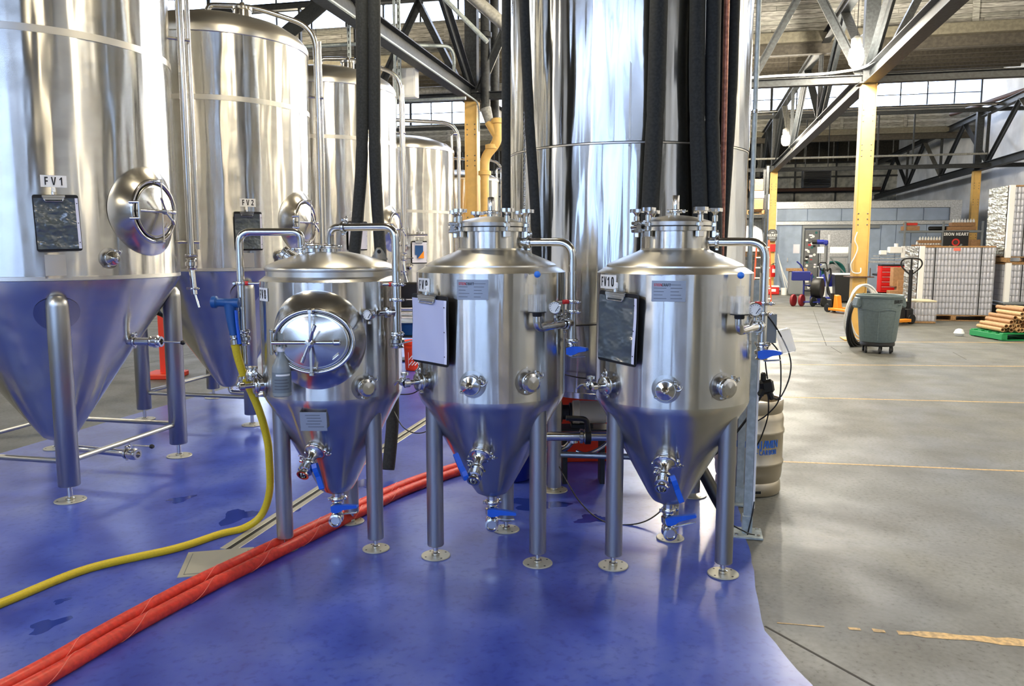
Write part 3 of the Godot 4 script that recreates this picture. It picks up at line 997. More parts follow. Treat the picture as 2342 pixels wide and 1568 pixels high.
# butterfly valve: a waisted disc body along d
func valve_body(p: Vector3, d: Vector3, r := 0.03, l := 0.05) -> MB:
	return MB.new().turn(p - d.normalized() * l / 2, d, [Vector2(0.016, -0.016), Vector2(r * 0.95, -0.016), Vector2(r, -0.010), Vector2(r * 0.8, -0.004), Vector2(r * 0.8, 0.004), Vector2(r * 1.12, 0.010), Vector2(r * 1.12, l - 0.010), Vector2(r * 0.8, l - 0.004), Vector2(r * 0.8, l + 0.004), Vector2(r, l + 0.010), Vector2(r * 0.95, l + 0.016), Vector2(0.020, l + 0.016), Vector2(0.018, l - 0.01), Vector2(0.0, l - 0.012)], 24)

func gauge(parent: Node, p: Vector3, d: Vector3, r: float, stem_to: Vector3) -> void:
	d = d.normalized()
	var b := MB.new().turn(p, d, [Vector2(0, -0.022), Vector2(r * 0.9, -0.02), Vector2(r * 0.96, -0.004), Vector2(r, 0.0), Vector2(r, 0.010), Vector2(r * 0.9, 0.013), Vector2(r * 0.86, 0.008)], 26)
	b.rod(stem_to, p - Vector3(0, r * 0.9, 0) - d * 0.008, 0.006)
	b.turn(p - Vector3(0, r * 1.15, 0) - d * 0.008, Vector3.DOWN, [Vector2(0.006, 0), Vector2(0.010, 0.002), Vector2(0.010, 0.014), Vector2(0.006, 0.016)], 6)
	var g := part("pressure_gauge", b, M.cast, parent, "round steel pressure gauge")
	part("dial", MB.new().turn(p, d, [Vector2(0, 0.0075), Vector2(r * 0.87, 0.0075)], 26), M.dial, g)
	var side := Vector3.UP.cross(d).normalized()
	var up := d.cross(side)
	var nb := MB.new()
	nb.box(p + d * 0.009 + (side * 0.35 - up * 0.22) * r, Vector3(0.003, r * 0.95, 0.001), 0, Basis(up.rotated(d, 1.0), side.rotated(d, 1.0) * -1.0, d))
	for k in 11:
		var a := deg_to_rad(-135 + k * 27.0)
		var o := side * sin(a) + up * cos(a)
		nb.box(p + d * 0.0085 + o * r * 0.70, Vector3(0.0018, r * 0.16, 0.0006), 0, Basis(d.cross(o) * -1.0, o, d))
	part("needle", nb, M.ink, g)

func foot_plate(parent: Node, x: float, z: float, r: float, stem: float) -> void:
	var b := MB.new().lathe([Vector2(0, 0.012), Vector2(r - 0.002, 0.012), Vector2(r, 0.0095), Vector2(r, 0.006), Vector2(0, 0.006)], 36, Transform3D(Basis(), Vector3(x, 0, z)))
	var f := part("foot", b, M.plate, parent)
	part("stem", MB.new().rod(Vector3(x, 0.012, z), Vector3(x, stem, z), r * 0.17).turn(Vector3(x, 0.012, z), Vector3.UP, [Vector2(r * 0.17, 0.004), Vector2(r * 0.30, 0.002), Vector2(r * 0.30, 0.012), Vector2(r * 0.17, 0.015)], 6), M.cast, f)
	var h := MB.new()
	for k in 4:
		var a := 0.6 + k * PI / 2
		h.turn(Vector3(x + sin(a) * r * 0.78, 0.0122, z + cos(a) * r * 0.78), Vector3.UP, [Vector2(0, 0.0004), Vector2(r * 0.075, 0.0004)], 10)
	part("bolt_holes", h, M.ink, f)

# an oval door frame blended into the shell
func manway(parent: Node, az: float, h: float, R: float, out: Vector2, ring: Vector2, door: Vector2, push: float, tall := false) -> void:
	var tx := tan_at(az)
	var nn := pol(az, 1, 0)
	var c := pol(az, R + push, h)
	var collar := func(u: float, w: float) -> Vector3:
		var a := u * TAU
		var p0 := pol(az + rad_to_deg(out.x * cos(a) / R), R + 0.001, h + out.y * sin(a))
		var p1 := pol(az + rad_to_deg(lerpf(ring.x, out.x, 0.55) * cos(a) / R), R + 0.010, h + lerpf(ring.y, out.y, 0.55) * sin(a))
		var p2 := c + tx * ring.x * cos(a) + Vector3.UP * ring.y * sin(a)
		return p0.lerp(p1, w).lerp(p1.lerp(p2, w), w)
	var mw := part("manway", MB.new().sheet(collar, 64, 10, func(p: Vector3) -> Vector3: return nn + Vector3(p.x - c.x, p.y - c.y, p.z - c.z).normalized() * 0.7), M.collar, parent, "flared manway collar")
	var bx := Basis(tx * ring.x, Vector3.UP * ring.y, nn)
	var zy := Basis(Vector3.RIGHT, Vector3.BACK, Vector3.UP)
	part("door_frame", MB.new().lathe([Vector2(1.0, -0.03), Vector2(1.0, 0.0), Vector2(0.985, 0.008), Vector2(0.95, 0.012), Vector2(0.90, 0.010), Vector2(0.86, 0.0), Vector2(0.845, -0.014)], 56, Transform3D(bx * zy, c)), M.cast, mw)
	part("gasket", MB.new().lathe([Vector2(0.862, 0.0), Vector2(0.85, 0.002), Vector2(0.835, -0.002)], 56, Transform3D(bx * zy, c)), M.gasket, mw)
	var bd := Basis(tx * door.x, Vector3.UP * door.y, nn)
	var dr := part("door", MB.new().lathe([Vector2(1.0, -0.012), Vector2(1.0, 0.001), Vector2(0.97, 0.006), Vector2(0.92, 0.004), Vector2(0.90, 0.005), Vector2(0.12, 0.040), Vector2(0, 0.041)], 56, Transform3D(bd * zy, c + nn * 0.003)), M.collar, mw)
	var hw := 0.9 * ring.x
	var arm := MB.new()
	arm.rod(c - tx * hw * 1.02 + nn * 0.050, c + tx * door.x * 0.72 + nn * 0.050, 0.0085)
	arm.turn(c + tx * door.x * 0.6 + nn * 0.050, tx, [Vector2(0.0085, 0), Vector2(0.013, 0.004), Vector2(0.013, 0.03), Vector2(0.008, 0.034)], 12)
	part("clamp_arm", arm, M.cast, mw)
	var hinge := MB.new()
	hinge.rod(c - tx * hw * 1.03 + nn * 0.048 - Vector3.UP * 0.05, c - tx * hw * 1.03 + nn * 0.048 + Vector3.UP * 0.05, 0.0075)
	for s in [-0.048, 0.048]:
		hinge.rod(c - tx * hw * 1.12 + Vector3.UP * s - nn * 0.005, c - tx * hw * 1.03 + nn * 0.048 + Vector3.UP * s, 0.009)
	part("hinge", hinge, M.cast, mw)
	var strap := MB.new()
	strap.box(c + nn * 0.062, Vector3(0.012, ring.y * 1.86, 0.005), 0.001, Basis(tx, Vector3.UP, nn))
	for s in [-1.0, 1.0]:
		strap.box(c + Vector3.UP * ring.y * 0.93 * s + nn * 0.035, Vector3(0.022, 0.02, 0.062), 0.004, Basis(tx, Vector3.UP, nn))
	part("strap", strap, M.cast, mw)
	var hd := MB.new()
	hd.rod(c + nn * 0.0, c + nn * 0.100, 0.009)
	hd.turn(c + nn * 0.072, nn, [Vector2(0.009, 0), Vector2(0.02, 0.003), Vector2(0.02, 0.018), Vector2(0.009, 0.022)], 12)
	var ta := deg_to_rad(68.0 if not tall else -62.0)
	for s in [-1.0, 1.0]:
		var w = (tx * cos(ta) + Vector3.UP * sin(ta)) * s
		hd.rod(c + nn * 0.088 + w * 0.01, c + nn * (0.100 + 0.01 * s) + w * 0.065, 0.0065)
		hd.turn(c + nn * (0.100 + 0.01 * s) + w * 0.06, w, [Vector2(0, 0), Vector2(0.009, 0.003), Vector2(0.009, 0.03), Vector2(0, 0.033)], 10)
	part("handle", hd, M.cast, mw)
	var st := MB.new()
	st.rod(c + tx * door.x * 0.55 - Vector3.UP * door.y * 0.62 + nn * 0.022, c + tx * door.x * 0.72 - Vector3.UP * door.y * 0.45 + nn * 0.024, 0.005)
	part("stop", st, M.cast, dr)

# the number plate stuck to a shell
func number_plate(parent: Node, az: float, h: float, R: float, text: String, w := 0.125, hh := 0.062) -> void:
	var fn := func(u: float, v: float) -> Vector3: return pol(az + rad_to_deg((u - 0.5) * w / R), R + 0.0022, h + (v - 0.5) * hh)
	var p := part("number_plate", MB.new().sheet(fn, 8, 1, func(q: Vector3) -> Vector3: return Vector3(q.x, 0, q.z)), M.white, parent, "white plate reading %s" % text)
	var n := text.length()
	for i in n:
		var x := (i - (n - 1) / 2.0) * (w * 0.86 / maxf(n, 3.0))
		var f := facing(az + rad_to_deg(x / R), R + 0.0032, h)
		letter(text[i], hh * 0.68, M.ink, p, f, 0.66, true, 0.001)

# a clipboard hung flat against a shell: hook, board, clip and what it holds
func clipboard(label: String, at: Vector3, az: float, tilt: float, sheet_mat: Material, hook := true) -> Node3D:
	var o := thing("clipboard", label, "clipboard", at, deg_to_rad(az), "clipboards hung on the tanks")
	var r := Basis(Vector3.BACK, deg_to_rad(tilt)) * Basis(Vector3.RIGHT, deg_to_rad(2.0))
	var x0 := Transform3D(r, Vector3.ZERO)
	part("board", MB.new().prism(rect2(0.229, 0.318, 0.014), 0.006, x0, 0.0015), M.board, o)
	var rise := rng.randf() * 10.0
	var page := func(u: float, v: float) -> Vector3:
		var curl := 0.006 * pow(1.0 - v, 2.0) * (0.6 + 0.4 * sin(u * 5.0 + rise)) + 0.002 * sin(u * 9.0 + v * 6.0 + rise)
		return x0 * Vector3(-0.109 + u * 0.212, -0.145 + v * 0.285, 0.0065 + curl)
	part("plastic_sleeve" if sheet_mat == M.sleeve else "paper", MB.new().sheet(page, 16, 20, func(_p: Vector3) -> Vector3: return r * Vector3.BACK), sheet_mat, o, "dark plastic sleeve" if sheet_mat == M.sleeve else "white sheet in a clear sleeve")
	part("punched_edge", MB.new().sheet(func(u: float, v: float) -> Vector3: return page.call(0.965 + u * 0.07, v) + r * Vector3(0, 0, 0.001), 1, 20, func(_p: Vector3) -> Vector3: return r * Vector3.BACK), M.paper, o, "white punched strip along the edge")
	var dots := MB.new()
	for y in [-0.11, 0.0, 0.11]:
		dots.turn(x0 * Vector3(0.103, y, 0.0155), r * Vector3.BACK, [Vector2(0, 0.0), Vector2(0.0032, 0.0)], 8)
	part("punch_holes", dots, M.ink, o)
	var clip := MB.new()
	clip.box(x0 * Vector3(-0.01, 0.150, 0.011), Vector3(0.115, 0.018, 0.012), 0.003, r)
	clip.box(x0 * Vector3(-0.01, 0.136, 0.014), Vector3(0.105, 0.014, 0.004), 0.0015, r)
	clip.tube(bend([x0 * Vector3(-0.055, 0.135, 0.015), x0 * Vector3(-0.055, 0.122, 0.016), x0 * Vector3(0.035, 0.122, 0.016), x0 * Vector3(0.035, 0.135, 0.015)], 0.006, 4), 0.0028, 8)
	clip.rod(x0 * Vector3(-0.01, 0.158, 0.012), x0 * Vector3(-0.01, 0.172, 0.010), 0.010)
	part("clip", clip, M.cast, o)
	if hook:
		var hk := MB.new()
		hk.box(Vector3(-0.01, 0.186, 0.004), Vector3(0.020, 0.026, 0.008), 0.003)
		hk.tube(bend([Vector3(-0.01, 0.181, 0.006), Vector3(-0.01, 0.172, 0.012), Vector3(-0.01, 0.165, 0.018), Vector3(-0.01, 0.175, 0.022)], 0.005, 4), 0.0025, 8)
		part("hook", hk, M.white, o, "white adhesive hook")
	return o

# ferrule on the shell closed by a clamp: kind 0 plain cap, 1 thermowell, 2 sample tap
func port(parent: Node, az: float, h: float, R: float, kind: int, side := Vector3(0.8, 0.5, 0)) -> void:
	var d := pol(az, 1, 0)
	var p := pol(az, R, h)
	var b := MB.new().turn(p - d * 0.01, d, [Vector2(0.031, 0), Vector2(0.031, 0.03), Vector2(0.041, 0.038), Vector2(0.041, 0.058), Vector2(0.030, 0.062), Vector2(0, 0.064)] if kind != 1 else [Vector2(0.031, 0), Vector2(0.031, 0.03), Vector2(0.041, 0.038), Vector2(0.041, 0.058), Vector2(0.03, 0.062), Vector2(0.017, 0.068), Vector2(0.014, 0.09), Vector2(0.007, 0.094), Vector2(0.004, 0.108), Vector2(0, 0.108)], 26, 14.0)
	var pt := part("port", b, M.cast, parent)
	part("weld_pad", MB.new().sheet(func(u: float, w: float) -> Vector3: return pol(az + rad_to_deg(lerpf(0.062, 0.03, w) * cos(u * TAU) / R), R + 0.0006 + w * 0.003, h + lerpf(0.062, 0.03, w) * sin(u * TAU)), 32, 2, func(_q: Vector3) -> Vector3: return d), M.pad, pt)
	clamp_on(pt, p + d * 0.036, d, 0.046, side)
	if kind == 2:
		var t := tan_at(az)
		var v := MB.new()
		v.rod(p + d * 0.05, p + d * 0.10, 0.012)
		v.turn(p + d * 0.085, d, [Vector2(0.012, 0), Vector2(0.022, 0.004), Vector2(0.022, 0.026), Vector2(0.012, 0.03)], 14)
		v.rod(p + d * 0.10 + Vector3(0, 0.002, 0), p + d * 0.10 - t * 0.055, 0.011)
		v.turn(p + d * 0.10 - t * 0.03, -t, [Vector2(0.011, 0), Vector2(0.019, 0.003), Vector2(0.019, 0.02), Vector2(0.011, 0.024)], 12)
		v.tube(bend([p + d * 0.10 - t * 0.05, p + d * 0.105 - t * 0.085, p + d * 0.11 - t * 0.11 - Vector3(0, 0.022, 0)], 0.02), 0.0055, 10)
		part("sample_tap", v, M.cast, pt)
		part("tap_knob", MB.new().turn(p + d * 0.10 - t * 0.02 + Vector3(0, 0.012, 0), Vector3.UP, [Vector2(0.006, 0), Vector2(0.006, 0.02), Vector2(0.018, 0.022), Vector2(0.018, 0.034), Vector2(0, 0.036)], 14), M.cast if kind == 2 else M.black, pt)

# racking arm on the cone and bottom outlet with their valves. `az` of the arm; lv: which way its lever hangs
func outlets(t: Node, az: float, cone_r: float, cone_h: float, lever_way: Vector3, lever_off: Vector3, bottom: float, low_way: Vector3) -> void:
	var d := (pol(az, 0.83, 0) + Vector3(0, -0.56, 0)).normalized()
	var p := pol(az, cone_r - 0.03, cone_h + 0.02)
	var b := MB.new().turn(p, d, [Vector2(0.040, -0.03), Vector2(0.040, 0.035), Vector2(0.047, 0.042), Vector2(0.047, 0.058), Vector2(0.036, 0.064), Vector2(0.026, 0.075), Vector2(0.019, 0.092), Vector2(0.019, 0.14)], 26)
	var ra := part("racking_arm", b, M.cast, t, "racking port on the cone")
	clamp_on(ra, p + d * 0.05, d, 0.053, Vector3(1, 0.3, 0.2))
	var vp := p + d * 0.165
	part("valve", valve_body(vp, d, 0.031, 0.045), M.cast, ra)
	clamp_on(ra, p + d * 0.128, d, 0.034, Vector3(-1, 0.4, 0.1))
	var hub := vp + lever_off
	part("valve_stem", MB.new().rod(vp, hub, 0.008), M.cast, ra)
	lever(ra, hub, lever_way, lever_off.cross(lever_way), 0.105, false)
	# bottom outlet
	var o := MB.new()
	o.turn(Vector3(0, bottom + 0.01, 0), Vector3.DOWN, [Vector2(0.028, -0.01), Vector2(0.026, 0.03), Vector2(0.025, 0.055)], 20)
	var bo := part("bottom_outlet", o, M.cast, t)
	clamp_on(bo, Vector3(0, bottom - 0.035, 0), Vector3.DOWN, 0.036, Vector3(1, 0, -0.2))
	part("valve", valve_body(Vector3(0, bottom - 0.082, 0), Vector3.DOWN, 0.030, 0.045), M.cast, bo)
	var hb := Vector3(0, bottom - 0.075, 0.045)
	part("valve_stem", MB.new().rod(Vector3(0, bottom - 0.08, 0), hb, 0.008), M.cast, bo)
	lever(bo, hb, low_way, Vector3(0, 1, 0), 0.125)
	# elbow turning towards the viewer
	part("elbow", MB.new().tube(bend([Vector3(0, bottom - 0.10, 0), Vector3(0, bottom - 0.135, 0), Vector3(0, bottom - 0.135, 0.055)], 0.035, 8), 0.024, 18).turn(Vector3(0, bottom - 0.135, 0.05), Vector3.BACK, [Vector2(0.024, 0), Vector2(0.033, 0.004), Vector2(0.033, 0.012), Vector2(0.024, 0.014), Vector2(0.021, 0.004), Vector2(0, 0.002)], 24).turn(Vector3(0, bottom - 0.168, 0.004), Vector3.UP, [Vector2(0, 0), Vector2(0.016, 0.004), Vector2(0.028, 0.014), Vector2(0.033, 0.03), Vector2(0.033, 0.04), Vector2(0.028, 0.056), Vector2(0.022, 0.064)], 24, 60.0), M.cast, bo)

# the airlock bottle, its elbow, and the gauge, hung on the cleaning pipe at (px, pz)
func airlock(t: Node, at: Vector3, px: float, pz: float) -> void:
	var el := part("airlock", MB.new().tube(bend([at + Vector3(0, 0.0, 0), at + Vector3(0, -0.065, 0), Vector3(px, at.y - 0.06, pz)], 0.05, 9), 0.0185, 18), M.pipe, t, "blow-off airlock on a steel elbow")
	clamp_on(el, Vector3(px, at.y - 0.06, pz).lerp(at + Vector3(0, -0.062, 0), 0.2), Vector3(px - at.x, 0, pz - at.z), 0.030, Vector3(0, 1, 0))
	part("base_ring", MB.new().turn(at, Vector3.UP, [Vector2(0.0185, -0.012), Vector2(0.0215, -0.008), Vector2(0.0215, 0.004), Vector2(0.040, 0.006), Vector2(0.040, 0.010)], 24), M.gasket, el)
	part("jar", MB.new().turn(at, Vector3.UP, [Vector2(0.0, 0.011), Vector2(0.042, 0.011), Vector2(0.042, 0.085), Vector2(0.0405, 0.085), Vector2(0.0405, 0.013)], 30), M.clear_rim, el, "clear airlock jar")
	part("inner_tube", MB.new().turn(at, Vector3.UP, [Vector2(0.0165, 0.012), Vector2(0.0165, 0.122), Vector2(0.0185, 0.124), Vector2(0.0185, 0.129), Vector2(0.0, 0.129)], 20), M.clear_rim, el)
	part("pin", MB.new().rod(at + Vector3(0, 0.128, 0), at + Vector3(0, 0.162, 0), 0.003, -1, 8), M.clear_rim, el)
	part("ball", MB.new().turn(at + Vector3(0, 0.158, 0), Vector3.UP, [Vector2(0, 0), Vector2(0.009, 0.003), Vector2(0.0142, 0.010), Vector2(0.015, 0.016), Vector2(0.0125, 0.024), Vector2(0.007, 0.029), Vector2(0, 0.030)], 18, 60.0), M.ball, el, "blue ball")

func dent(seed_at: float, amp: float) -> Callable:
	var f := FastNoiseLite.new()
	f.seed = int(seed_at * 100)
	f.frequency = 1.0
	f.fractal_octaves = 2
	return func(th: float, y: float) -> float:
		return amp * (f.get_noise_3d(sin(th) * 2.2, y * 0.7, cos(th) * 2.2) + 0.35 * f.get_noise_3d(sin(th) * 7.0 + 9.0, y * 1.1, cos(th) * 7.0) + 0.15 * f.get_noise_3d(sin(th) * 19.0 - 5.0, y * 0.8, cos(th) * 19.0))

# the two coned-top fermenters
func coned_fermenter(text: String, label: String, at: Vector3, turn: float, nick: float) -> Node3D:
	var t := thing("small_fermenter", label, "fermenter", at)
	var R := 0.357
	part("cone", MB.new().lathe([Vector2(0, 0.286), Vector2(0.045, 0.288), Vector2(0.078, 0.305), Vector2(0.10, 0.336), Vector2(0.323, 0.745), Vector2(0.345, 0.778), Vector2(0.355, 0.800), Vector2(R, 0.815)], 72), M.tank, t)
	var pr := []
	for k in 61:
		pr.append(Vector2(R, lerpf(0.815, 1.394, k / 60.0)))
	var wave := dent(nick, 0.0016)
	var knocks := [[2.5, 1.292, -0.0022, 0.022], [-29.5, 1.285, -0.0012, 0.018]] if turn == 0.0 else [[-31.0, 1.25, -0.0010, 0.02]]
	var skin := func(th: float, y: float) -> float:
		var h: float = wave.call(th, y)
		for g in knocks:
			var q := Vector2(wrapf(th - deg_to_rad(g[0]), -PI, PI) * R, y - g[1])
			h += g[2] * exp(-q.length_squared() / (g[3] * g[3]))
		return h
	part("shell", MB.new().lathe(pr, 240, Transform3D(), 38.0, skin), M.tank, t)
	part("shoulder", MB.new().lathe([Vector2(R - 0.001, 1.388), Vector2(R, 1.394), Vector2(R - 0.005, 1.398), Vector2(0.316, 1.420), Vector2(0.310, 1.421)], 72), M.dome, t)
	part("top_cone", MB.new().lathe([Vector2(0.314, 1.418), Vector2(0.313, 1.427), Vector2(0.305, 1.434), Vector2(0.27, 1.450), Vector2(0.175, 1.489), Vector2(0.160, 1.497), Vector2(0.1565, 1.505)], 72), M.dome, t)
	part("neck", MB.new().lathe([Vector2(0.156, 1.498), Vector2(0.156, 1.582), Vector2(0.170, 1.584), Vector2(0.171, 1.602), Vector2(0.158, 1.604)], 64), M.tank, t)
	part("gasket", MB.new().lathe([Vector2(0.165, 1.602), Vector2(0.166, 1.6065)], 48), M.gasket, t)
	var lid := part("lid", MB.new().lathe([Vector2(0.158, 1.606), Vector2(0.170, 1.607), Vector2(0.171, 1.624), Vector2(0.160, 1.628), Vector2(0.145, 1.633), Vector2(0.09, 1.648), Vector2(0.04, 1.655), Vector2(0, 1.656)], 64), M.dome, t)
	part("relief_valve", MB.new().turn(Vector3(0, 1.652, 0), Vector3.UP, [Vector2(0.02, 0), Vector2(0.02, 0.014), Vector2(0.027, 0.018), Vector2(0.027, 0.026), Vector2(0.017, 0.03), Vector2(0.017, 0.092), Vector2(0.015, 0.095), Vector2(0.012, 0.088), Vector2(0, 0.088)], 22), M.cast, lid)
	clamp_on(lid, Vector3(0, 1.674, 0), Vector3.UP, 0.031, Vector3(1, 0, 0.3))
	for a in [-104, -54, 26, 73, 128, -155]:
		var p := pol(a, 0.178, 0)
		var b := MB.new()
		b.rod(p + Vector3(0, 1.565, 0), p + Vector3(0, 1.675, 0), 0.0065, -1, 10)
		b.turn(p + Vector3(0, 1.626, 0), Vector3.UP, [Vector2(0.006, 0), Vector2(0.013, 0.001), Vector2(0.013, 0.026), Vector2(0.006, 0.03)], 12)
		b.box(p + Vector3(0, 1.612, 0) - pol(a, 0.006, 0), Vector3(0.03, 0.02, 0.026), 0.003, facing(a, 1, 0).basis)
		b.box(pol(a, 0.176, 1.57), Vector3(0.034, 0.030, 0.020), 0.003, facing(a, 1, 0).basis)
		var sb := part("swing_bolt", b, M.cast, t)
		var kn := MB.new()
		var star := PackedVector2Array()
		for k in 30:
			var g := TAU * k / 30.0
			star.append(Vector2(cos(g), sin(g)) * (0.031 + 0.004 * cos(g * 5.0)))
		kn.prism(star, 0.016, Transform3D(Basis(Vector3.RIGHT, Vector3.FORWARD, Vector3.UP), p + Vector3(0, 1.678, 0)), 0.004)
		kn.turn(p + Vector3(0, 1.654, 0), Vector3.UP, [Vector2(0.008, 0), Vector2(0.012, 0.01), Vector2(0.02, 0.017)], 12)
		part("knob", kn, M.cast, sb)
	var hg := MB.new()
	for y in [1.585, 1.62]:
		hg.box(pol(-80, 0.183, y), Vector3(0.05, 0.018, 0.045), 0.004, facing(-80, 1, 0).basis)
	hg.rod(pol(-93, 0.196, 1.60), pol(-67, 0.196, 1.60), 0.011)
	part("lid_hinge", hg, M.cast, t)
	# cleaning pipe on the right
	var x := 0.381
	var z := 0.127
	var cp := part("cleaning_pipe", MB.new().tube(bend([pol(72, 0.15, 1.534), Vector3(x, 1.534, z), Vector3(x, 1.06, z)], 0.075, 10), 0.0195, 20), M.pipe, t, "bent steel cleaning pipe")
	clamp_on(cp, pol(72, 0.19, 1.534), pol(72, 1, 0), 0.030, Vector3(0, 1, 0))
	for y in [1.258, 1.211]:
		clamp_on(cp, Vector3(x, y, z), Vector3.UP, 0.027, Vector3(1, 0, 0.4))
	part("bracket", MB.new().rod(Vector3(0.29, 1.258, 0.20), Vector3(x - 0.015, 1.258, z), 0.007), M.cast, cp)
	part("red_sleeve", MB.new().rod(Vector3(x - 0.045, 1.258, z + 0.034), Vector3(x - 0.022, 1.258, z + 0.018), 0.0105), M.red_band, cp, "red sleeve on the bracket")
	clamp_on(cp, Vector3(x, 1.075, z), Vector3.UP, 0.030, Vector3(0.6, 0, 0.8))
	var vv := part("pipe_valve", valve_body(Vector3(x, 1.035, z), Vector3.DOWN, 0.028, 0.035), M.cast, cp)
	lever(cp, Vector3(x - 0.006, 1.030, z + 0.036), Vector3(0.82, 0.12, 0.50), Vector3(0, 1, 0), 0.082)
	airlock(t, Vector3(0.211, 1.218, 0.347), x, z)
	gauge(t, Vector3(0.292, 1.243, 0.300), Vector3(-0.22, 0.02, 0.95), 0.029, Vector3(0.290, 1.165, 0.245))
	# ports round the shell
	port(t, -12.2 + turn - 44.5, 0.893, R, 2, Vector3(-0.6, 0.7, 0))
	port(t, -12.2 + turn, 0.903, R, 1, Vector3(0.8, 0.6, 0))
	port(t, -12.2 + turn + 40.6, 0.910, R, 0, Vector3(0.6, 0.8, 0))
	outlets(t, -12 + turn * 1.5, 0.225, 0.555, Vector3(-0.38, 0.88, -0.1) if turn == 0.0 else Vector3(0.35, -0.92, 0.1), Vector3(-0.045, 0.0, 0.012) if turn == 0.0 else Vector3(0.047, 0.012, 0.0), 0.285, Vector3(0.97, 0.03 if turn == 0.0 else 0.30, 0.25))
	for a in [[50.5, 0.289], [-71.7, 0.289], [165.8, 0.281]]:
		var p := pol(a[0], a[1], 0)
		part("leg", MB.new().lathe([Vector2(0.0, 0.062), Vector2(0.038, 0.062), Vector2(0.0405, 0.065), Vector2(0.0405, 0.80)], 32, Transform3D(Basis(), p)), M.leg, t)
		foot_plate(t, p.x, p.z, 0.0715, 0.07)
	number_plate(t, -59.5 + turn * 2.4, 1.338 - turn * 0.006, R, text, 0.125 if text.length() < 4 else 0.14)
	# maker's plate
	var pz := -12.0 + turn
	var np := part("maker_plate", MB.new().sheet(func(u: float, v: float) -> Vector3: return pol(pz + rad_to_deg((u - 0.5) * 0.142 / R), R + 0.004, 1.324 + (v - 0.5) * 0.088), 12, 1, func(q: Vector3) -> Vector3: return Vector3(q.x, 0, q.z)), M.nameplate, t, "printed maker's plate")
	var fr := MB.new()
	for s in [-1.0, 1.0]:
		fr.sheet(func(u: float, v: float) -> Vector3: return pol(pz + rad_to_deg((u - 0.5) * 0.144 / R), R + 0.001 + v * 0.003, 1.324 + s * 0.044), 8, 1, func(_q: Vector3) -> Vector3: return Vector3(0, s, 0))
	part("edge", fr, M.mid_grey, np)
	letter("STEIN", 0.0115, M.ink_red, np, facing(pz - 7.0, R + 0.0048, 1.350), 0.8, true, 0.0006)
	letter("CRAFT", 0.0115, M.ink, np, facing(pz - 1.6, R + 0.0048, 1.350), 0.8, true, 0.0006)
	var lines := MB.new()
	for k in 5:
		for c in 2:
			if k == 0 and c == 0:
				continue
			var w := rnd(0.030, 0.055)
			lines.sheet(func(u: float, v: float) -> Vector3: return pol(pz + rad_to_deg(((-0.062 if c == 0 else 0.008) + u * w) / R), R + 0.0046, 1.350 - k * 0.0145 + v * 0.0022), 3, 1, func(q: Vector3) -> Vector3: return Vector3(q.x, 0, q.z))
	part("small_print", lines, M.ink_grey, np)
	return t

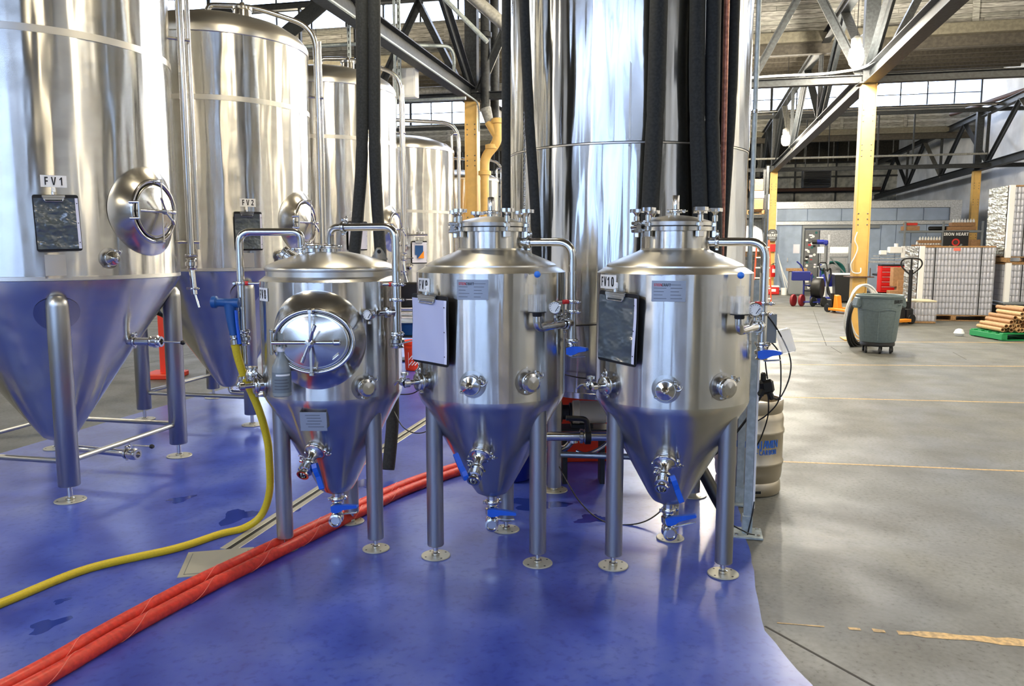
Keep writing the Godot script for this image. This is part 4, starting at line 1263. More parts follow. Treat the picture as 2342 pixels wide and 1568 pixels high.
func build_small_fermenters() -> void:
	coned_fermenter("FV9", "middle of the three small steel fermenters, with white paper clipboard", Vector3(-0.1, 0, -3.807), 0.0, 1.3)
	coned_fermenter("FV10", "rightmost small steel fermenter, plate FV10, nearest the bare concrete", Vector3(0.756, 0, -3.683), -3.0, 2.9)
	clipboard("clipboard with white sheet on the middle small fermenter", Vector3(-0.1, 1.14, -3.807) + pol(-44.0, 0.386, 0), -40.0, -2.0, M.paper_sleeve)
	clipboard("clipboard with crinkled dark sleeve on the rightmost small fermenter", Vector3(0.756, 1.158, -3.683) + pol(-50, 0.381, 0), -50.0, -3.0, M.sleeve)
	# the manway fermenter on the left of the three
	var t := thing("small_fermenter", "left small fermenter with oval door in its side, plate FV8", "fermenter", Vector3(-0.904, 0, -3.943))
	var R := 0.345
	part("cone", MB.new().lathe([Vector2(0, 0.258), Vector2(0.05, 0.261), Vector2(0.08, 0.278), Vector2(0.10, 0.31), Vector2(0.312, 0.730), Vector2(0.334, 0.765), Vector2(0.343, 0.785), Vector2(R, 0.80)], 72), M.tank, t)
	var pr := []
	for k in 21:
		pr.append(Vector2(R, lerpf(0.80, 1.349, k / 20.0)))
	part("shell", MB.new().lathe(pr, 180, Transform3D(), 38.0, dent(6.1, 0.0014)), M.tank, t)
	part("shoulder", MB.new().lathe([Vector2(R - 0.001, 1.343), Vector2(R, 1.349), Vector2(R - 0.006, 1.353), Vector2(0.318, 1.370), Vector2(0.3125, 1.371)], 72), M.dome, t)
	var lid := part("domed_top", MB.new().lathe([Vector2(0.3125, 1.368), Vector2(0.3125, 1.394), Vector2(0.318, 1.398), Vector2(0.3195, 1.405), Vector2(0.318, 1.412), Vector2(0.309, 1.420), Vector2(0.285, 1.434), Vector2(0.24, 1.451), Vector2(0.17, 1.472), Vector2(0.09, 1.488), Vector2(0, 1.493)], 80), M.dome, t)
	manway(t, 0.5, 1.085, R, Vector2(0.235, 0.23), Vector2(0.192, 0.152), Vector2(0.164, 0.130), 0.047)
	# top fittings
	var col := part("top_collar", MB.new().turn(Vector3(-0.075, 1.475, 0.03), Vector3.UP, [Vector2(0.062, 0), Vector2(0.046, 0.012), Vector2(0.046, 0.030), Vector2(0.056, 0.034), Vector2(0.056, 0.043), Vector2(0.03, 0.050), Vector2(0, 0.052)], 28), M.cast, lid)
	clamp_on(lid, Vector3(-0.075, 1.512, 0.03), Vector3.UP, 0.060, Vector3(0.5, 0, 1))
	var c2 := part("top_collar", MB.new().turn(Vector3(0.015, 1.475, 0.06), Vector3.UP, [Vector2(0.055, 0), Vector2(0.035, 0.012), Vector2(0.035, 0.030), Vector2(0.042, 0.034), Vector2(0.042, 0.043), Vector2(0.02, 0.05)], 24), M.cast, lid)
	clamp_on(lid, Vector3(0.015, 1.512, 0.06), Vector3.UP, 0.045, Vector3(-1, 0, 0.4))
	part("top_collar", MB.new().turn(Vector3(-0.135, 1.465, 0.03), Vector3.UP, [Vector2(0.03, 0), Vector2(0.024, 0.012), Vector2(0.024, 0.026), Vector2(0.033, 0.03), Vector2(0.033, 0.04), Vector2(0.02, 0.044)], 22), M.cast, lid)
	clamp_on(lid, Vector3(-0.135, 1.50, 0.03), Vector3.UP, 0.035, Vector3(-1, 0, 0.2))
	part("side_port", MB.new().turn(Vector3(-0.215, 1.46, -0.05), Vector3(-0.7, 0.6, 0.2), [Vector2(0.03, -0.02), Vector2(0.026, 0.03), Vector2(0.036, 0.034), Vector2(0.036, 0.05), Vector2(0, 0.052)], 22), M.cast, lid)
	for s in [-1.0, 1.0]:
		var ear := PackedVector2Array([Vector2(-0.045, 0), Vector2(0.045, 0), Vector2(0.018, 0.052), Vector2(0.008, 0.062), Vector2(-0.008, 0.062), Vector2(-0.018, 0.052)])
		var xf := Transform3D(Basis(Vector3.UP, deg_to_rad(18.0 * s)), Vector3(0.235 * s, 1.447, -0.04))
		part("lifting_eye", MB.new().prism(ear, 0.010, xf, 0.002), M.cast, lid)
		part("eye_hole", MB.new().turn(xf * Vector3(0, 0.042, 0.0056), xf.basis.z, [Vector2(0, 0.0003), Vector2(0.010, 0.0003)], 14), M.ink, lid)
	# left cleaning pipe with hanging valve
	var lx := -0.437
	var lz := 0.043
	var lp := part("cleaning_pipe", MB.new().tube(bend([Vector3(-0.135, 1.50, 0.03), Vector3(-0.135, 1.585, 0.035), Vector3(lx, 1.585, lz), Vector3(lx, 1.09, lz)], 0.062, 10), 0.0185, 20), M.pipe, t, "left bent steel cleaning pipe")
	clamp_on(lp, Vector3(lx, 1.333, lz), Vector3.UP, 0.026, Vector3(-1, 0, 0))
	part("bracket", MB.new().rod(Vector3(-0.335, 1.333, 0.04), Vector3(lx, 1.333, lz), 0.007), M.cast, lp)
	part("red_sleeve", MB.new().rod(Vector3(lx + 0.02, 1.333, lz), Vector3(lx + 0.036, 1.333, lz), 0.0105), M.red_band, lp, "red sleeve on the bracket")
	clamp_on(lp, Vector3(lx, 1.095, lz), Vector3.UP, 0.032, Vector3(1, 0, 0.5))
	part("pipe_valve", valve_body(Vector3(lx, 1.06, lz), Vector3.DOWN, 0.033, 0.035), M.cast, lp)
	part("lower_pipe", MB.new().rod(Vector3(lx, 1.03, lz), Vector3(lx, 0.93, lz), 0.0185), M.pipe, lp)
	lever(lp, Vector3(lx - 0.038, 1.055, lz + 0.01), Vector3(-0.12, 1, 0.1), Vector3(-1, 0, 0.2), 0.15)
	# right cleaning pipe
	var rx := 0.352
	var rz := 0.193
	var rp := part("cleaning_pipe", MB.new().tube(bend([Vector3(0.015, 1.50, 0.06), Vector3(0.015, 1.606, 0.07), Vector3(rx, 1.606, rz), Vector3(rx, 1.09, rz)], 0.062, 10), 0.0185, 20), M.pipe, t, "right bent steel cleaning pipe")
	clamp_on(rp, Vector3(0.015, 1.606, 0.07).lerp(Vector3(rx, 1.606, rz), 0.22), Vector3(rx - 0.015, 0, rz - 0.07), 0.029, Vector3(0, 1, 0))
	clamp_on(rp, Vector3(rx, 1.335, rz), Vector3.UP, 0.026, Vector3(1, 0, 0))
	clamp_on(rp, Vector3(rx, 1.262, rz), Vector3.UP, 0.026, Vector3(1, 0, 0.3))
	part("bracket", MB.new().rod(Vector3(0.29, 1.335, 0.20), Vector3(rx, 1.335, rz), 0.007), M.cast, rp)
	part("red_sleeve", MB.new().rod(Vector3(rx - 0.034, 1.335, rz), Vector3(rx - 0.018, 1.335, rz), 0.0105), M.red_band, rp, "red sleeve on the bracket")
	part("tee", MB.new().rod(Vector3(rx, 1.205, rz), Vector3(rx - 0.075, 1.203, rz + 0.07), 0.014).turn(Vector3(rx - 0.03, 1.204, rz + 0.028), Vector3(-1, 0, 0.95), [Vector2(0.014, 0), Vector2(0.026, 0.004), Vector2(0.026, 0.02), Vector2(0.014, 0.026)], 16), M.cast, rp)
	gauge(t, Vector3(rx - 0.115, 1.199, rz + 0.10), Vector3(-0.45, 0.0, 0.9), 0.026, Vector3(rx - 0.085, 1.20, rz + 0.07))
	clamp_on(rp, Vector3(rx, 1.10, rz), Vector3.UP, 0.032, Vector3(0.7, 0, 0.6))
	part("pipe_valve", valve_body(Vector3(rx, 1.065, rz), Vector3.DOWN, 0.033, 0.035), M.cast, rp)
	part("valve_lever", MB.new().box(Vector3(rx + 0.06, 1.065, rz + 0.03), Vector3(0.10, 0.006, 0.022), 0.002, Basis(Vector3.BACK, 0.25)), M.cast, rp)
	# sample tap cluster at lower left, thermowell at lower right
	port(t, -62.5, 0.845, R, 2, Vector3(-0.5, 0.8, 0))
	port(t, 36.3, 0.856, R, 0, Vector3(0.5, 0.9, 0))
	var cl := part("tap_cluster", MB.new().rod(Vector3(-0.335, 0.86, 0.10), Vector3(-0.36, 0.90, 0.13), 0.015).turn(Vector3(-0.375, 0.885, 0.12), Vector3.UP, [Vector2(0, -0.03), Vector2(0.028, -0.026), Vector2(0.03, 0.0), Vector2(0.03, 0.012), Vector2(0.022, 0.03), Vector2(0.03, 0.034), Vector2(0.03, 0.044), Vector2(0, 0.048)], 20), M.cast, t)
	part("spout", MB.new().rod(Vector3(-0.34, 0.85, 0.17), Vector3(-0.43, 0.838, 0.19), 0.010, 0.006), M.cast, cl)
	outlets(t, -14.0, 0.205, 0.535, Vector3(0.28, -0.95, 0.1), Vector3(0.047, 0.01, 0.0), 0.258, Vector3(0.96, 0.18, 0.25))
	# name plate holder on the cone
	var hp := part("plate_holder", MB.new().box(Vector3(-0.025, 0.70, 0.328), Vector3(0.125, 0.092, 0.004), 0.001, Basis(Vector3.RIGHT, 0.13)), M.nameplate, t, "printed plate standing off the cone")
	part("holder_sides", MB.new().box(Vector3(-0.087, 0.71, 0.305), Vector3(0.003, 0.085, 0.045), 0.001).box(Vector3(0.037, 0.71, 0.305), Vector3(0.003, 0.085, 0.045), 0.001), M.mid_grey, hp)
	var pl := MB.new()
	for k in 5:
		pl.box(Vector3(-0.025 + rnd(-0.012, 0.012), 0.731 - k * 0.014, 0.3355 - k * 0.0018), Vector3(rnd(0.05, 0.09), 0.0025, 0.001), 0.0, Basis(Vector3.RIGHT, 0.13))
	part("small_print", pl, M.ink_grey, hp)
	for a in [[58.3, 0.259], [-62.5, 0.268], [176.0, 0.261]]:
		var p := pol(a[0], a[1], 0)
		part("leg", MB.new().lathe([Vector2(0.0, 0.062), Vector2(0.038, 0.062), Vector2(0.0405, 0.065), Vector2(0.0405, 0.79)], 32, Transform3D(Basis(), p)), M.leg, t)
		foot_plate(t, p.x, p.z, 0.068, 0.07)
	number_plate(t, -54.0, 1.288, R, "FV8", 0.115)

# the tall fermenters in the row on the left
func tall_fermenter(text: String, label: String, at: Vector3, R: float, top: float, full: bool) -> Node3D:
	var t := thing("tall_fermenter", label, "fermenter", at)
	part("cone", MB.new().lathe([Vector2(0, 0.236), Vector2(0.07, 0.238), Vector2(0.10, 0.255), Vector2(0.125, 0.29), Vector2(R - 0.045, 1.235), Vector2(R - 0.012, 1.295), Vector2(R, 1.335)], 96), M.tank, t)
	var pr := []
	for k in 41:
		pr.append(Vector2(R, lerpf(1.335, top, k / 40.0)))
	part("shell", MB.new().lathe(pr, 220, Transform3D(), 38.0, dent(at.x * 3.0 + 9.0, 0.0042)), M.tank, t)
	part("weld_band", MB.new().lathe([Vector2(R - 0.004, 2.69), Vector2(R + 0.003, 2.692), Vector2(R + 0.003, 2.732), Vector2(R - 0.004, 2.734)], 120), M.band, t, "dull weld band")
	part("seam", MB.new().lathe([Vector2(R - 0.004, 1.318), Vector2(R + 0.002, 1.322), Vector2(R + 0.002, 1.344), Vector2(R - 0.004, 1.348)], 120), M.band, t)
	part("dome", MB.new().lathe([Vector2(R, top - 0.002), Vector2(R + 0.008, top + 0.004), Vector2(R + 0.008, top + 0.05), Vector2(R - 0.004, top + 0.075), Vector2(R - 0.05, top + 0.13), Vector2(R - 0.16, top + 0.20), Vector2(R * 0.5, top + 0.27), Vector2(R * 0.2, top + 0.30), Vector2(0, top + 0.305)], 96), M.dome, t)
	if full:
		manway(t, 75.5, 1.735, R, Vector2(0.30, 0.275), Vector2(0.205, 0.20), Vector2(0.165, 0.165), 0.035, true)
		port(t, 53.7, 1.447, R, 1, Vector3(0.6, 0.7, 0))
		number_plate(t, 34.3, 1.883, R, text, 0.13, 0.066)
		part("faded_sticker", MB.new().sheet(func(u: float, v: float) -> Vector3: return pol(33.0 + rad_to_deg((u - 0.5) * 0.105 / R), R + 0.0045, 1.41 + (v - 0.5) * 0.12), 6, 1, func(q: Vector3) -> Vector3: return Vector3(q.x, 0, q.z)), M.band, t)
	# cleaning pipes: over the dome and down the right side
	var k := pol(108, R + 0.075, 0)
	var k2 := pol(113, R + 0.12, 0)
	var cp := part("cleaning_pipe", MB.new().tube(bend([Vector3(-0.06, top + 0.30, 0), Vector3(-0.06, top + 0.42, 0.0), k * 0.35 + Vector3(0, top + 0.44, 0), Vector3(k.x, top + 0.30, k.z), Vector3(k.x, 1.46, k.z)], 0.20, 10), 0.024, 16), M.pipe, t, "cleaning pipe running down the side")
	part("second_pipe", MB.new().tube([Vector3(k2.x, top + 0.2, k2.z), Vector3(k2.x, 1.5, k2.z)], 0.017, 12), M.pipe, cp)
	for y in [1.55, 2.9]:
		part("pipe_bracket", MB.new().rod(pol(108, R - 0.01, y), pol(110, R + 0.13, y), 0.010), M.cast, cp)
	for y in [1.46, 1.23]:
		clamp_on(cp, Vector3(k.x, y, k.z), Vector3.UP, 0.038, Vector3(1, 0, 0.3))
	part("pipe_valve", valve_body(Vector3(k.x, 1.40, k.z), Vector3.DOWN, 0.036, 0.045), M.cast, cp)
	part("drop_pipe", MB.new().rod(Vector3(k.x, 1.38, k.z), Vector3(k.x + 0.02, 1.19, k.z + 0.02), 0.020).rod(Vector3(k.x + 0.02, 1.20, k.z + 0.02), Vector3(k.x + 0.05, 1.10, k.z + 0.03), 0.008), M.pipe, cp)
	part("top_fitting", MB.new().turn(Vector3(0.28, top + 0.24, 0.1), Vector3.UP, [Vector2(0.08, 0), Vector2(0.075, 0.1), Vector2(0.085, 0.105), Vector2(0.085, 0.125), Vector2(0.03, 0.13), Vector2(0.02, 0.17), Vector2(0, 0.17)], 24), M.cast, t)
	# four legs with rungs
	var ax := Vector3(0.212, 0, -0.977) * 0.525
	var ay := Vector3(0.977, 0, 0.212) * 0.525
	var feet := [-ax + ay, ax + ay, ax - ay, -ax - ay]
	for i in 4:
		var f: Vector3 = feet[i]
		part("leg", MB.new().lathe([Vector2(0, 0.10), Vector2(0.058, 0.10), Vector2(0.061, 0.104), Vector2(0.061, 1.17), Vector2(0.056, 1.205), Vector2(0.04, 1.232), Vector2(0, 1.246)], 32, Transform3D(Basis(), f)), M.leg, t)
		foot_plate(t, f.x, f.z, 0.088, 0.11)
		part("rung", MB.new().rod(f + Vector3(0, 0.245, 0), feet[(i + 1) % 4] + Vector3(0, 0.245, 0), 0.017), M.leg, t)
	for i in 2:
		var f: Vector3 = feet[i]
		var fa := rad_to_deg(atan2(f.x, f.z))
		part("leg_pad", MB.new().sheet(func(u: float, v: float) -> Vector3:
			var q := Vector2(cos(u * TAU), sin(u * TAU)) * 0.125 * v
			var h := 1.12 + q.y * 0.83
			return pol(fa + rad_to_deg(q.x / 0.70), 0.125 + (h - 0.29) / 1.5 + 0.004, h), 36, 4, func(p: Vector3) -> Vector3: return Vector3(p.x, -0.5, p.z)), M.pad, t)
	# racking arm on the cone, outlet by the floor
	var rd := pol(84, 1, 0)
	var rp := pol(84, 0.50, 0.90)
	var ra := part("racking_arm", MB.new().tube(bend([pol(84, 0.42, 1.02), rp + Vector3(0, 0.0, 0), rp + rd * 0.2], 0.05), 0.026, 16), M.pipe, t, "racking arm on the cone")
	clamp_on(ra, rp + rd * 0.07, rd, 0.036, Vector3.UP)
	part("valve", valve_body(rp + rd * 0.22, rd, 0.036, 0.045), M.cast, ra)
	part("valve_lever", MB.new().rod(rp + rd * 0.24, rp + rd * 0.40 + Vector3(0, -0.005, 0), 0.006), M.cast, ra)
	part("lever_knob", MB.new().turn(rp + rd * 0.39 + Vector3(0, -0.005, 0), rd, [Vector2(0, 0), Vector2(0.013, 0.004), Vector2(0.016, 0.016), Vector2(0.010, 0.028), Vector2(0, 0.03)], 14), M.black, ra)
	var fp := part("floor_outlet", MB.new().tube(bend([Vector3(0, 0.26, 0), Vector3(0, 0.175, 0), pol(72, 0.60, 0.175)], 0.06), 0.024, 16), M.pipe, t)
	var fd := pol(72, 1, 0)
	part("valve", valve_body(pol(72, 0.61, 0.175), fd, 0.034, 0.045), M.cast, fp)
	clamp_on(fp, pol(72, 0.555, 0.175), fd, 0.036, Vector3.UP)
	part("valve_lever", MB.new().rod(pol(72, 0.61, 0.18), pol(72, 0.61, 0.235), 0.007).rod(pol(72, 0.61, 0.233), pol(72, 0.76, 0.238), 0.006), M.cast, fp)
	part("lever_knob", MB.new().turn(pol(72, 0.75, 0.238), fd, [Vector2(0, 0), Vector2(0.013, 0.004), Vector2(0.015, 0.016), Vector2(0.010, 0.026), Vector2(0, 0.028)], 14), M.black, fp)
	return t

func build_tall_fermenters() -> void:
	tall_fermenter("FV1", "nearest tall fermenter on the left, plate FV1, cut off by the frame", Vector3(-3.05, 0, -5.2), 0.80, 3.9, true)
	tall_fermenter("FV2", "second tall fermenter with plate FV2 and full dome", Vector3(-2.63, 0, -7.25), 0.79, 3.22, true)
	tall_fermenter("FV3", "third tall fermenter, partly behind the hanging foam lines", Vector3(-2.17, 0, -9.48), 0.80, 3.28, true)
	clipboard("clipboard with dark sleeve on the nearest tall fermenter", Vector3(-3.05, 1.648, -5.2) + pol(34.6, 0.822, 0), 34.6, 1.5, M.sleeve)
	clipboard("clipboard with dark sleeve on the second tall fermenter", Vector3(-2.63, 1.650, -7.25) + pol(33.6, 0.812, 0), 33.6, 0.5, M.sleeve)
	clipboard("clipboard behind the left foam line on the third tall fermenter", Vector3(-2.17, 1.648, -9.48) + pol(34, 0.822, 0), 34.0, 0.0, M.paper)
	bright_tank("BT1", "shorter bright tank behind the third fermenter, plate BT1", Vector3(-1.68, 0, -11.9), 0.82, 2.90)
	bright_tank("", "farthest low bright tank behind the left yellow column", Vector3(-1.13, 0, -16.7), 0.85, 2.88)
	clipboard("small board with coloured picture on the bright tank BT1", Vector3(-1.68, 1.46, -11.9) + pol(26.5, 0.842, 0), 26.5, 0.0, M.paper)
	var pic := single("coloured_print", "blue and orange picture clipped to the bright tank's board", "picture", MB.new().box(Vector3(-0.01, 0.03, 0), Vector3(0.12, 0.13, 0.002)).box(Vector3(0.01, -0.06, 0), Vector3(0.10, 0.05, 0.002)), M.gun_blue, Vector3(-1.68, 1.46, -11.9) + pol(26.5, 0.863, 0), deg_to_rad(26.5))
	part("orange_area", MB.new().prism(PackedVector2Array([Vector2(-0.03, -0.085), Vector2(0.06, -0.085), Vector2(0.06, 0.02)]), 0.002, Transform3D(Basis(), Vector3(0, 0, 0.002))), M.fork, pic)

func bright_tank(text: String, label: String, at: Vector3, R: float, top: float) -> void:
	var t := thing("bright_tank", label, "tank", at)
	part("bottom_head", MB.new().lathe([Vector2(0, 0.55), Vector2(R * 0.5, 0.58), Vector2(R * 0.9, 0.70), Vector2(R, 0.80)], 72), M.dome, t)
	var pr := []
	for k in 31:
		pr.append(Vector2(R, lerpf(0.80, top, k / 30.0)))
	part("shell", MB.new().lathe(pr, 200, Transform3D(), 38.0, dent(at.z, 0.0036)), M.tank, t)
	part("dome", MB.new().lathe([Vector2(R, top - 0.002), Vector2(R + 0.006, top + 0.004), Vector2(R + 0.006, top + 0.04), Vector2(R - 0.02, top + 0.075), Vector2(R - 0.10, top + 0.13), Vector2(R * 0.6, top + 0.21), Vector2(0, top + 0.27)], 80), M.dome, t)
	part("weld_band", MB.new().lathe([Vector2(R - 0.003, 2.01), Vector2(R + 0.003, 2.012), Vector2(R + 0.003, 2.05), Vector2(R - 0.003, 2.052)], 100), M.band, t)
	var k := pol(96, R + 0.07, 0)
	part("cleaning_pipe", MB.new().tube(bend([pol(-80, R * 0.7, top + 0.2), pol(-80, R * 0.6, top + 0.5), Vector3(k.x, top + 0.46, k.z), Vector3(k.x, 1.2, k.z)], 0.28, 10), 0.028, 14), M.pipe, t)
	part("side_pipe", MB.new().tube(bend([Vector3(k.x - 0.02, top + 0.3, k.z + 0.03), Vector3(k.x - 0.10, top + 0.3, k.z + 0.05), Vector3(k.x - 0.10, top, k.z + 0.05)], 0.05), 0.02, 12), M.pipe, t)
	for a in [35, 125, -55, -145]:
		var p := pol(a, R * 0.8, 0)
		part("leg", MB.new().rod(p + Vector3(0, 0.05, 0), p + Vector3(0, 0.85, 0), 0.05, -1, 20), M.leg, t)
		foot_plate(t, p.x, p.z, 0.08, 0.06)
	if text:
		number_plate(t, 28.0, 1.712, R, text, 0.15, 0.075)
		port(t, 16, 1.26, R, 1, Vector3(0.6, 0.7, 0))
		var tp := MB.new().rod(pol(12, R, 1.70), pol(12, R + 0.1, 1.70), 0.016)
		tp.rod(pol(12, R + 0.09, 1.70), pol(12, R + 0.09, 1.70) + Vector3(0.32, 0, 0), 0.013)
		for x in [0.05, 0.2]:
			tp.turn(pol(12, R + 0.09, 1.70) + Vector3(x, 0, 0), Vector3.UP, [Vector2(0.013, 0), Vector2(0.018, 0.03), Vector2(0.01, 0.09), Vector2(0, 0.09)], 10)
		part("sampling_pipe", tp, M.pipe, t)
		part("sight_port", MB.new().turn(pol(14, R, 1.55), pol(14, 1, 0), [Vector2(0.04, 0), Vector2(0.04, 0.05), Vector2(0.05, 0.055), Vector2(0.05, 0.08), Vector2(0, 0.085)], 20), M.cast, t)
		var lv := MB.new().rod(pol(9, R + 0.02, 1.38), pol(9, R + 0.06, 1.38), 0.02)
		lv.rod(pol(9, R + 0.05, 1.16), pol(9, R + 0.05, 1.40), 0.012)
		lv.rod(pol(9, R + 0.05, 1.38), pol(9, R + 0.05, 1.38) + Vector3(0.17, 0, 0), 0.009)
		part("level_tube", lv, M.cast, t)

# ---------------------------------------------------------------- water tank, foam lines, hoses and the things near the fermenters
func build_water_tank() -> void:
	var C := Vector3(0.735, 0, -5.15)
	var R := 0.75
	var t := thing("water_tank", "very tall mirror bright steel tank behind the two right hand small fermenters", "tank", C)
	part("bottom_rim", MB.new().lathe([Vector2(0, 0.66), Vector2(R * 0.8, 0.66), Vector2(R - 0.02, 0.645), Vector2(R + 0.003, 0.642), Vector2(R + 0.003, 0.675), Vector2(R, 0.677)], 96), M.mirror, t)
	for g in [[0.676, 2.075], [2.09, 4.4]]:
		var pr := []
		for k in 31:
			pr.append(Vector2(R, lerpf(g[0], g[1], k / 30.0)))
		part("jacket", MB.new().lathe(pr, 260, Transform3D(), 38.0, dent(g[0] + 3.0, 0.0055)), M.mirror, t)
	part("seam", MB.new().lathe([Vector2(R - 0.004, 2.076), Vector2(R + 0.002, 2.078), Vector2(R + 0.002, 2.086), Vector2(R - 0.004, 2.088)], 120), M.band, t, "riveted seam round the jacket")
	part("side_seam", MB.new().box(pol(-7, R, 1.36), Vector3(0.012, 1.40, 0.003), 0.001, facing(-7, 1, 0).basis).box(pol(-7, R, 3.2), Vector3(0.012, 2.2, 0.003), 0.001, facing(-7, 1, 0).basis), M.band, t)
	part("dome", MB.new().lathe([Vector2(R + 0.004, 4.39), Vector2(R + 0.004, 4.42), Vector2(R * 0.9, 4.55), Vector2(R * 0.4, 4.72), Vector2(0, 4.75)], 72), M.dome, t)
	for a in [-142, -52, 38, 128]:
		var p := pol(a, 0.60, 0)
		part("leg", MB.new().rod(p + Vector3(0, 0.03, 0), p + Vector3(0, 0.67, 0), 0.045, -1, 24), M.leg, t)
		foot_plate(t, p.x, p.z, 0.085, 0.05)
		for y in [0.235]:
			part("rung", MB.new().rod(pol(a, 0.60, y), pol(a + 90, 0.60, y), 0.019, -1, 14), M.leg, t)
	# pipework with a black lever valve in front, and the pump underneath
	var pi := part("suction_pipe", MB.new().rod(Vector3(-0.55, 0.41, 0.62), Vector3(0.35, 0.41, 0.62), 0.028, -1, 16), M.pipe, t)
	part("ferrule", MB.new().turn(Vector3(-0.34, 0.41, 0.62), Vector3.RIGHT, [Vector2(0.028, 0), Vector2(0.042, 0.004), Vector2(0.042, 0.02), Vector2(0.034, 0.024), Vector2(0.042, 0.03), Vector2(0.042, 0.046), Vector2(0.028, 0.05)], 20), M.cast, pi)
	var bl := MB.new()
	bl.turn(Vector3(-0.31, 0.41, 0.62), Vector3.RIGHT, [Vector2(0.028, 0), Vector2(0.048, 0.004), Vector2(0.048, 0.036), Vector2(0.028, 0.04)], 16)
	bl.tube(bend([Vector3(-0.29, 0.44, 0.64), Vector3(-0.30, 0.52, 0.65), Vector3(-0.42, 0.525, 0.65)], 0.03), 0.016, 10)
	part("valve_lever", bl, M.black, pi)
	var pm := thing("pump", "cream motor pump standing under the bright water tank", "pump", Vector3(0.40, 0, -4.98))
	part("motor", MB.new().turn(Vector3(-0.02, 0.46, 0), Vector3.RIGHT, [Vector2(0, 0), Vector2(0.05, 0.0), Vector2(0.075, 0.012), Vector2(0.078, 0.05), Vector2(0.073, 0.055), Vector2(0.073, 0.22), Vector2(0.06, 0.235), Vector2(0, 0.235)], 28), M.cream, pm, "cream motor housing")
	part("adapter", MB.new().turn(Vector3(-0.09, 0.46, 0), Vector3.RIGHT, [Vector2(0, 0), Vector2(0.066, 0), Vector2(0.066, 0.012), Vector2(0.048, 0.016), Vector2(0.048, 0.055), Vector2(0.062, 0.06), Vector2(0.062, 0.072)], 20), M.dark_grey, pm)
	part("pump_head", MB.new().turn(Vector3(-0.16, 0.46, 0), Vector3.RIGHT, [Vector2(0, -0.01), Vector2(0.03, -0.01), Vector2(0.07, 0.0), Vector2(0.082, 0.02), Vector2(0.082, 0.055), Vector2(0.07, 0.07), Vector2(0, 0.07)], 28), M.cast, pm)
	part("frame", MB.new().box(Vector3(0.06, 0.355, 0), Vector3(0.36, 0.02, 0.18), 0.003).box(Vector3(-0.06, 0.17, 0), Vector3(0.03, 0.34, 0.14), 0.003).box(Vector3(0.18, 0.17, 0), Vector3(0.03, 0.34, 0.14), 0.003).box(Vector3(0.05, 0.375, 0), Vector3(0.14, 0.03, 0.10), 0.003), M.dark_grey, pm)
	var tub := MB.new()
	tub.box(Vector3(0, 0.29, 0), Vector3(0.56, 0.52, 0.02), 0.006).box(Vector3(0, 0.56, 0.012), Vector3(0.6, 0.04, 0.05), 0.012).box(Vector3(0, 0.03, 0.02), Vector3(0.6, 0.06, 0.09), 0.01)
	single("floor_barrier", "red orange plastic panel standing behind the cream pump", "panel", tub, M.orange, Vector3(0.45, 0.0, -5.5), 0.1)
	var fit := MB.new()
	fit.tube(bend([Vector3(-0.2, 0.20, 0), Vector3(-0.05, 0.20, 0.02), Vector3(0.0, 0.27, 0.04)], 0.06), 0.02, 12)
	fit.turn(Vector3(0.0, 0.25, 0.04), Vector3.UP, [Vector2(0.02, 0), Vector2(0.032, 0.004), Vector2(0.032, 0.02), Vector2(0.02, 0.024)], 16)
	fit.tube(flow([Vector3(0.02, 0.20, 0.05), Vector3(0.08, 0.185, 0.06), Vector3(0.16, 0.21, 0.04), Vector3(0.24, 0.26, 0.0)], 6), 0.012, 10)
	single("pipe_fitting", "small steel elbow fitting hanging under the bright water tank", "fitting", fit, M.cast, Vector3(0.38, 0.05, -4.85))

func foam_line(label: String, pts: Array, r: float, cuts: Array, group := "black foam insulated lines") -> void:
	var path := flow(pts, 12)
	var o := thing("foam_line", label, "pipe", Vector3.ZERO, 0.0, group)
	var at := [0.0] + cuts + [1.0]
	for i in at.size() - 1:
		var a := int(at[i] * (path.size() - 1))
		var z := int(at[i + 1] * (path.size() - 1))
		var piece := path.slice(a, z + 1)
		part("foam_sleeve", MB.new().tube(piece, func(f: float) -> float: return r * (0.93 if (f < 0.02 or f > 0.98) else 1.0), 18), M.foam, o)
	part("inner_pipe", MB.new().tube(path, r * 0.5, 8), M.cable, o)

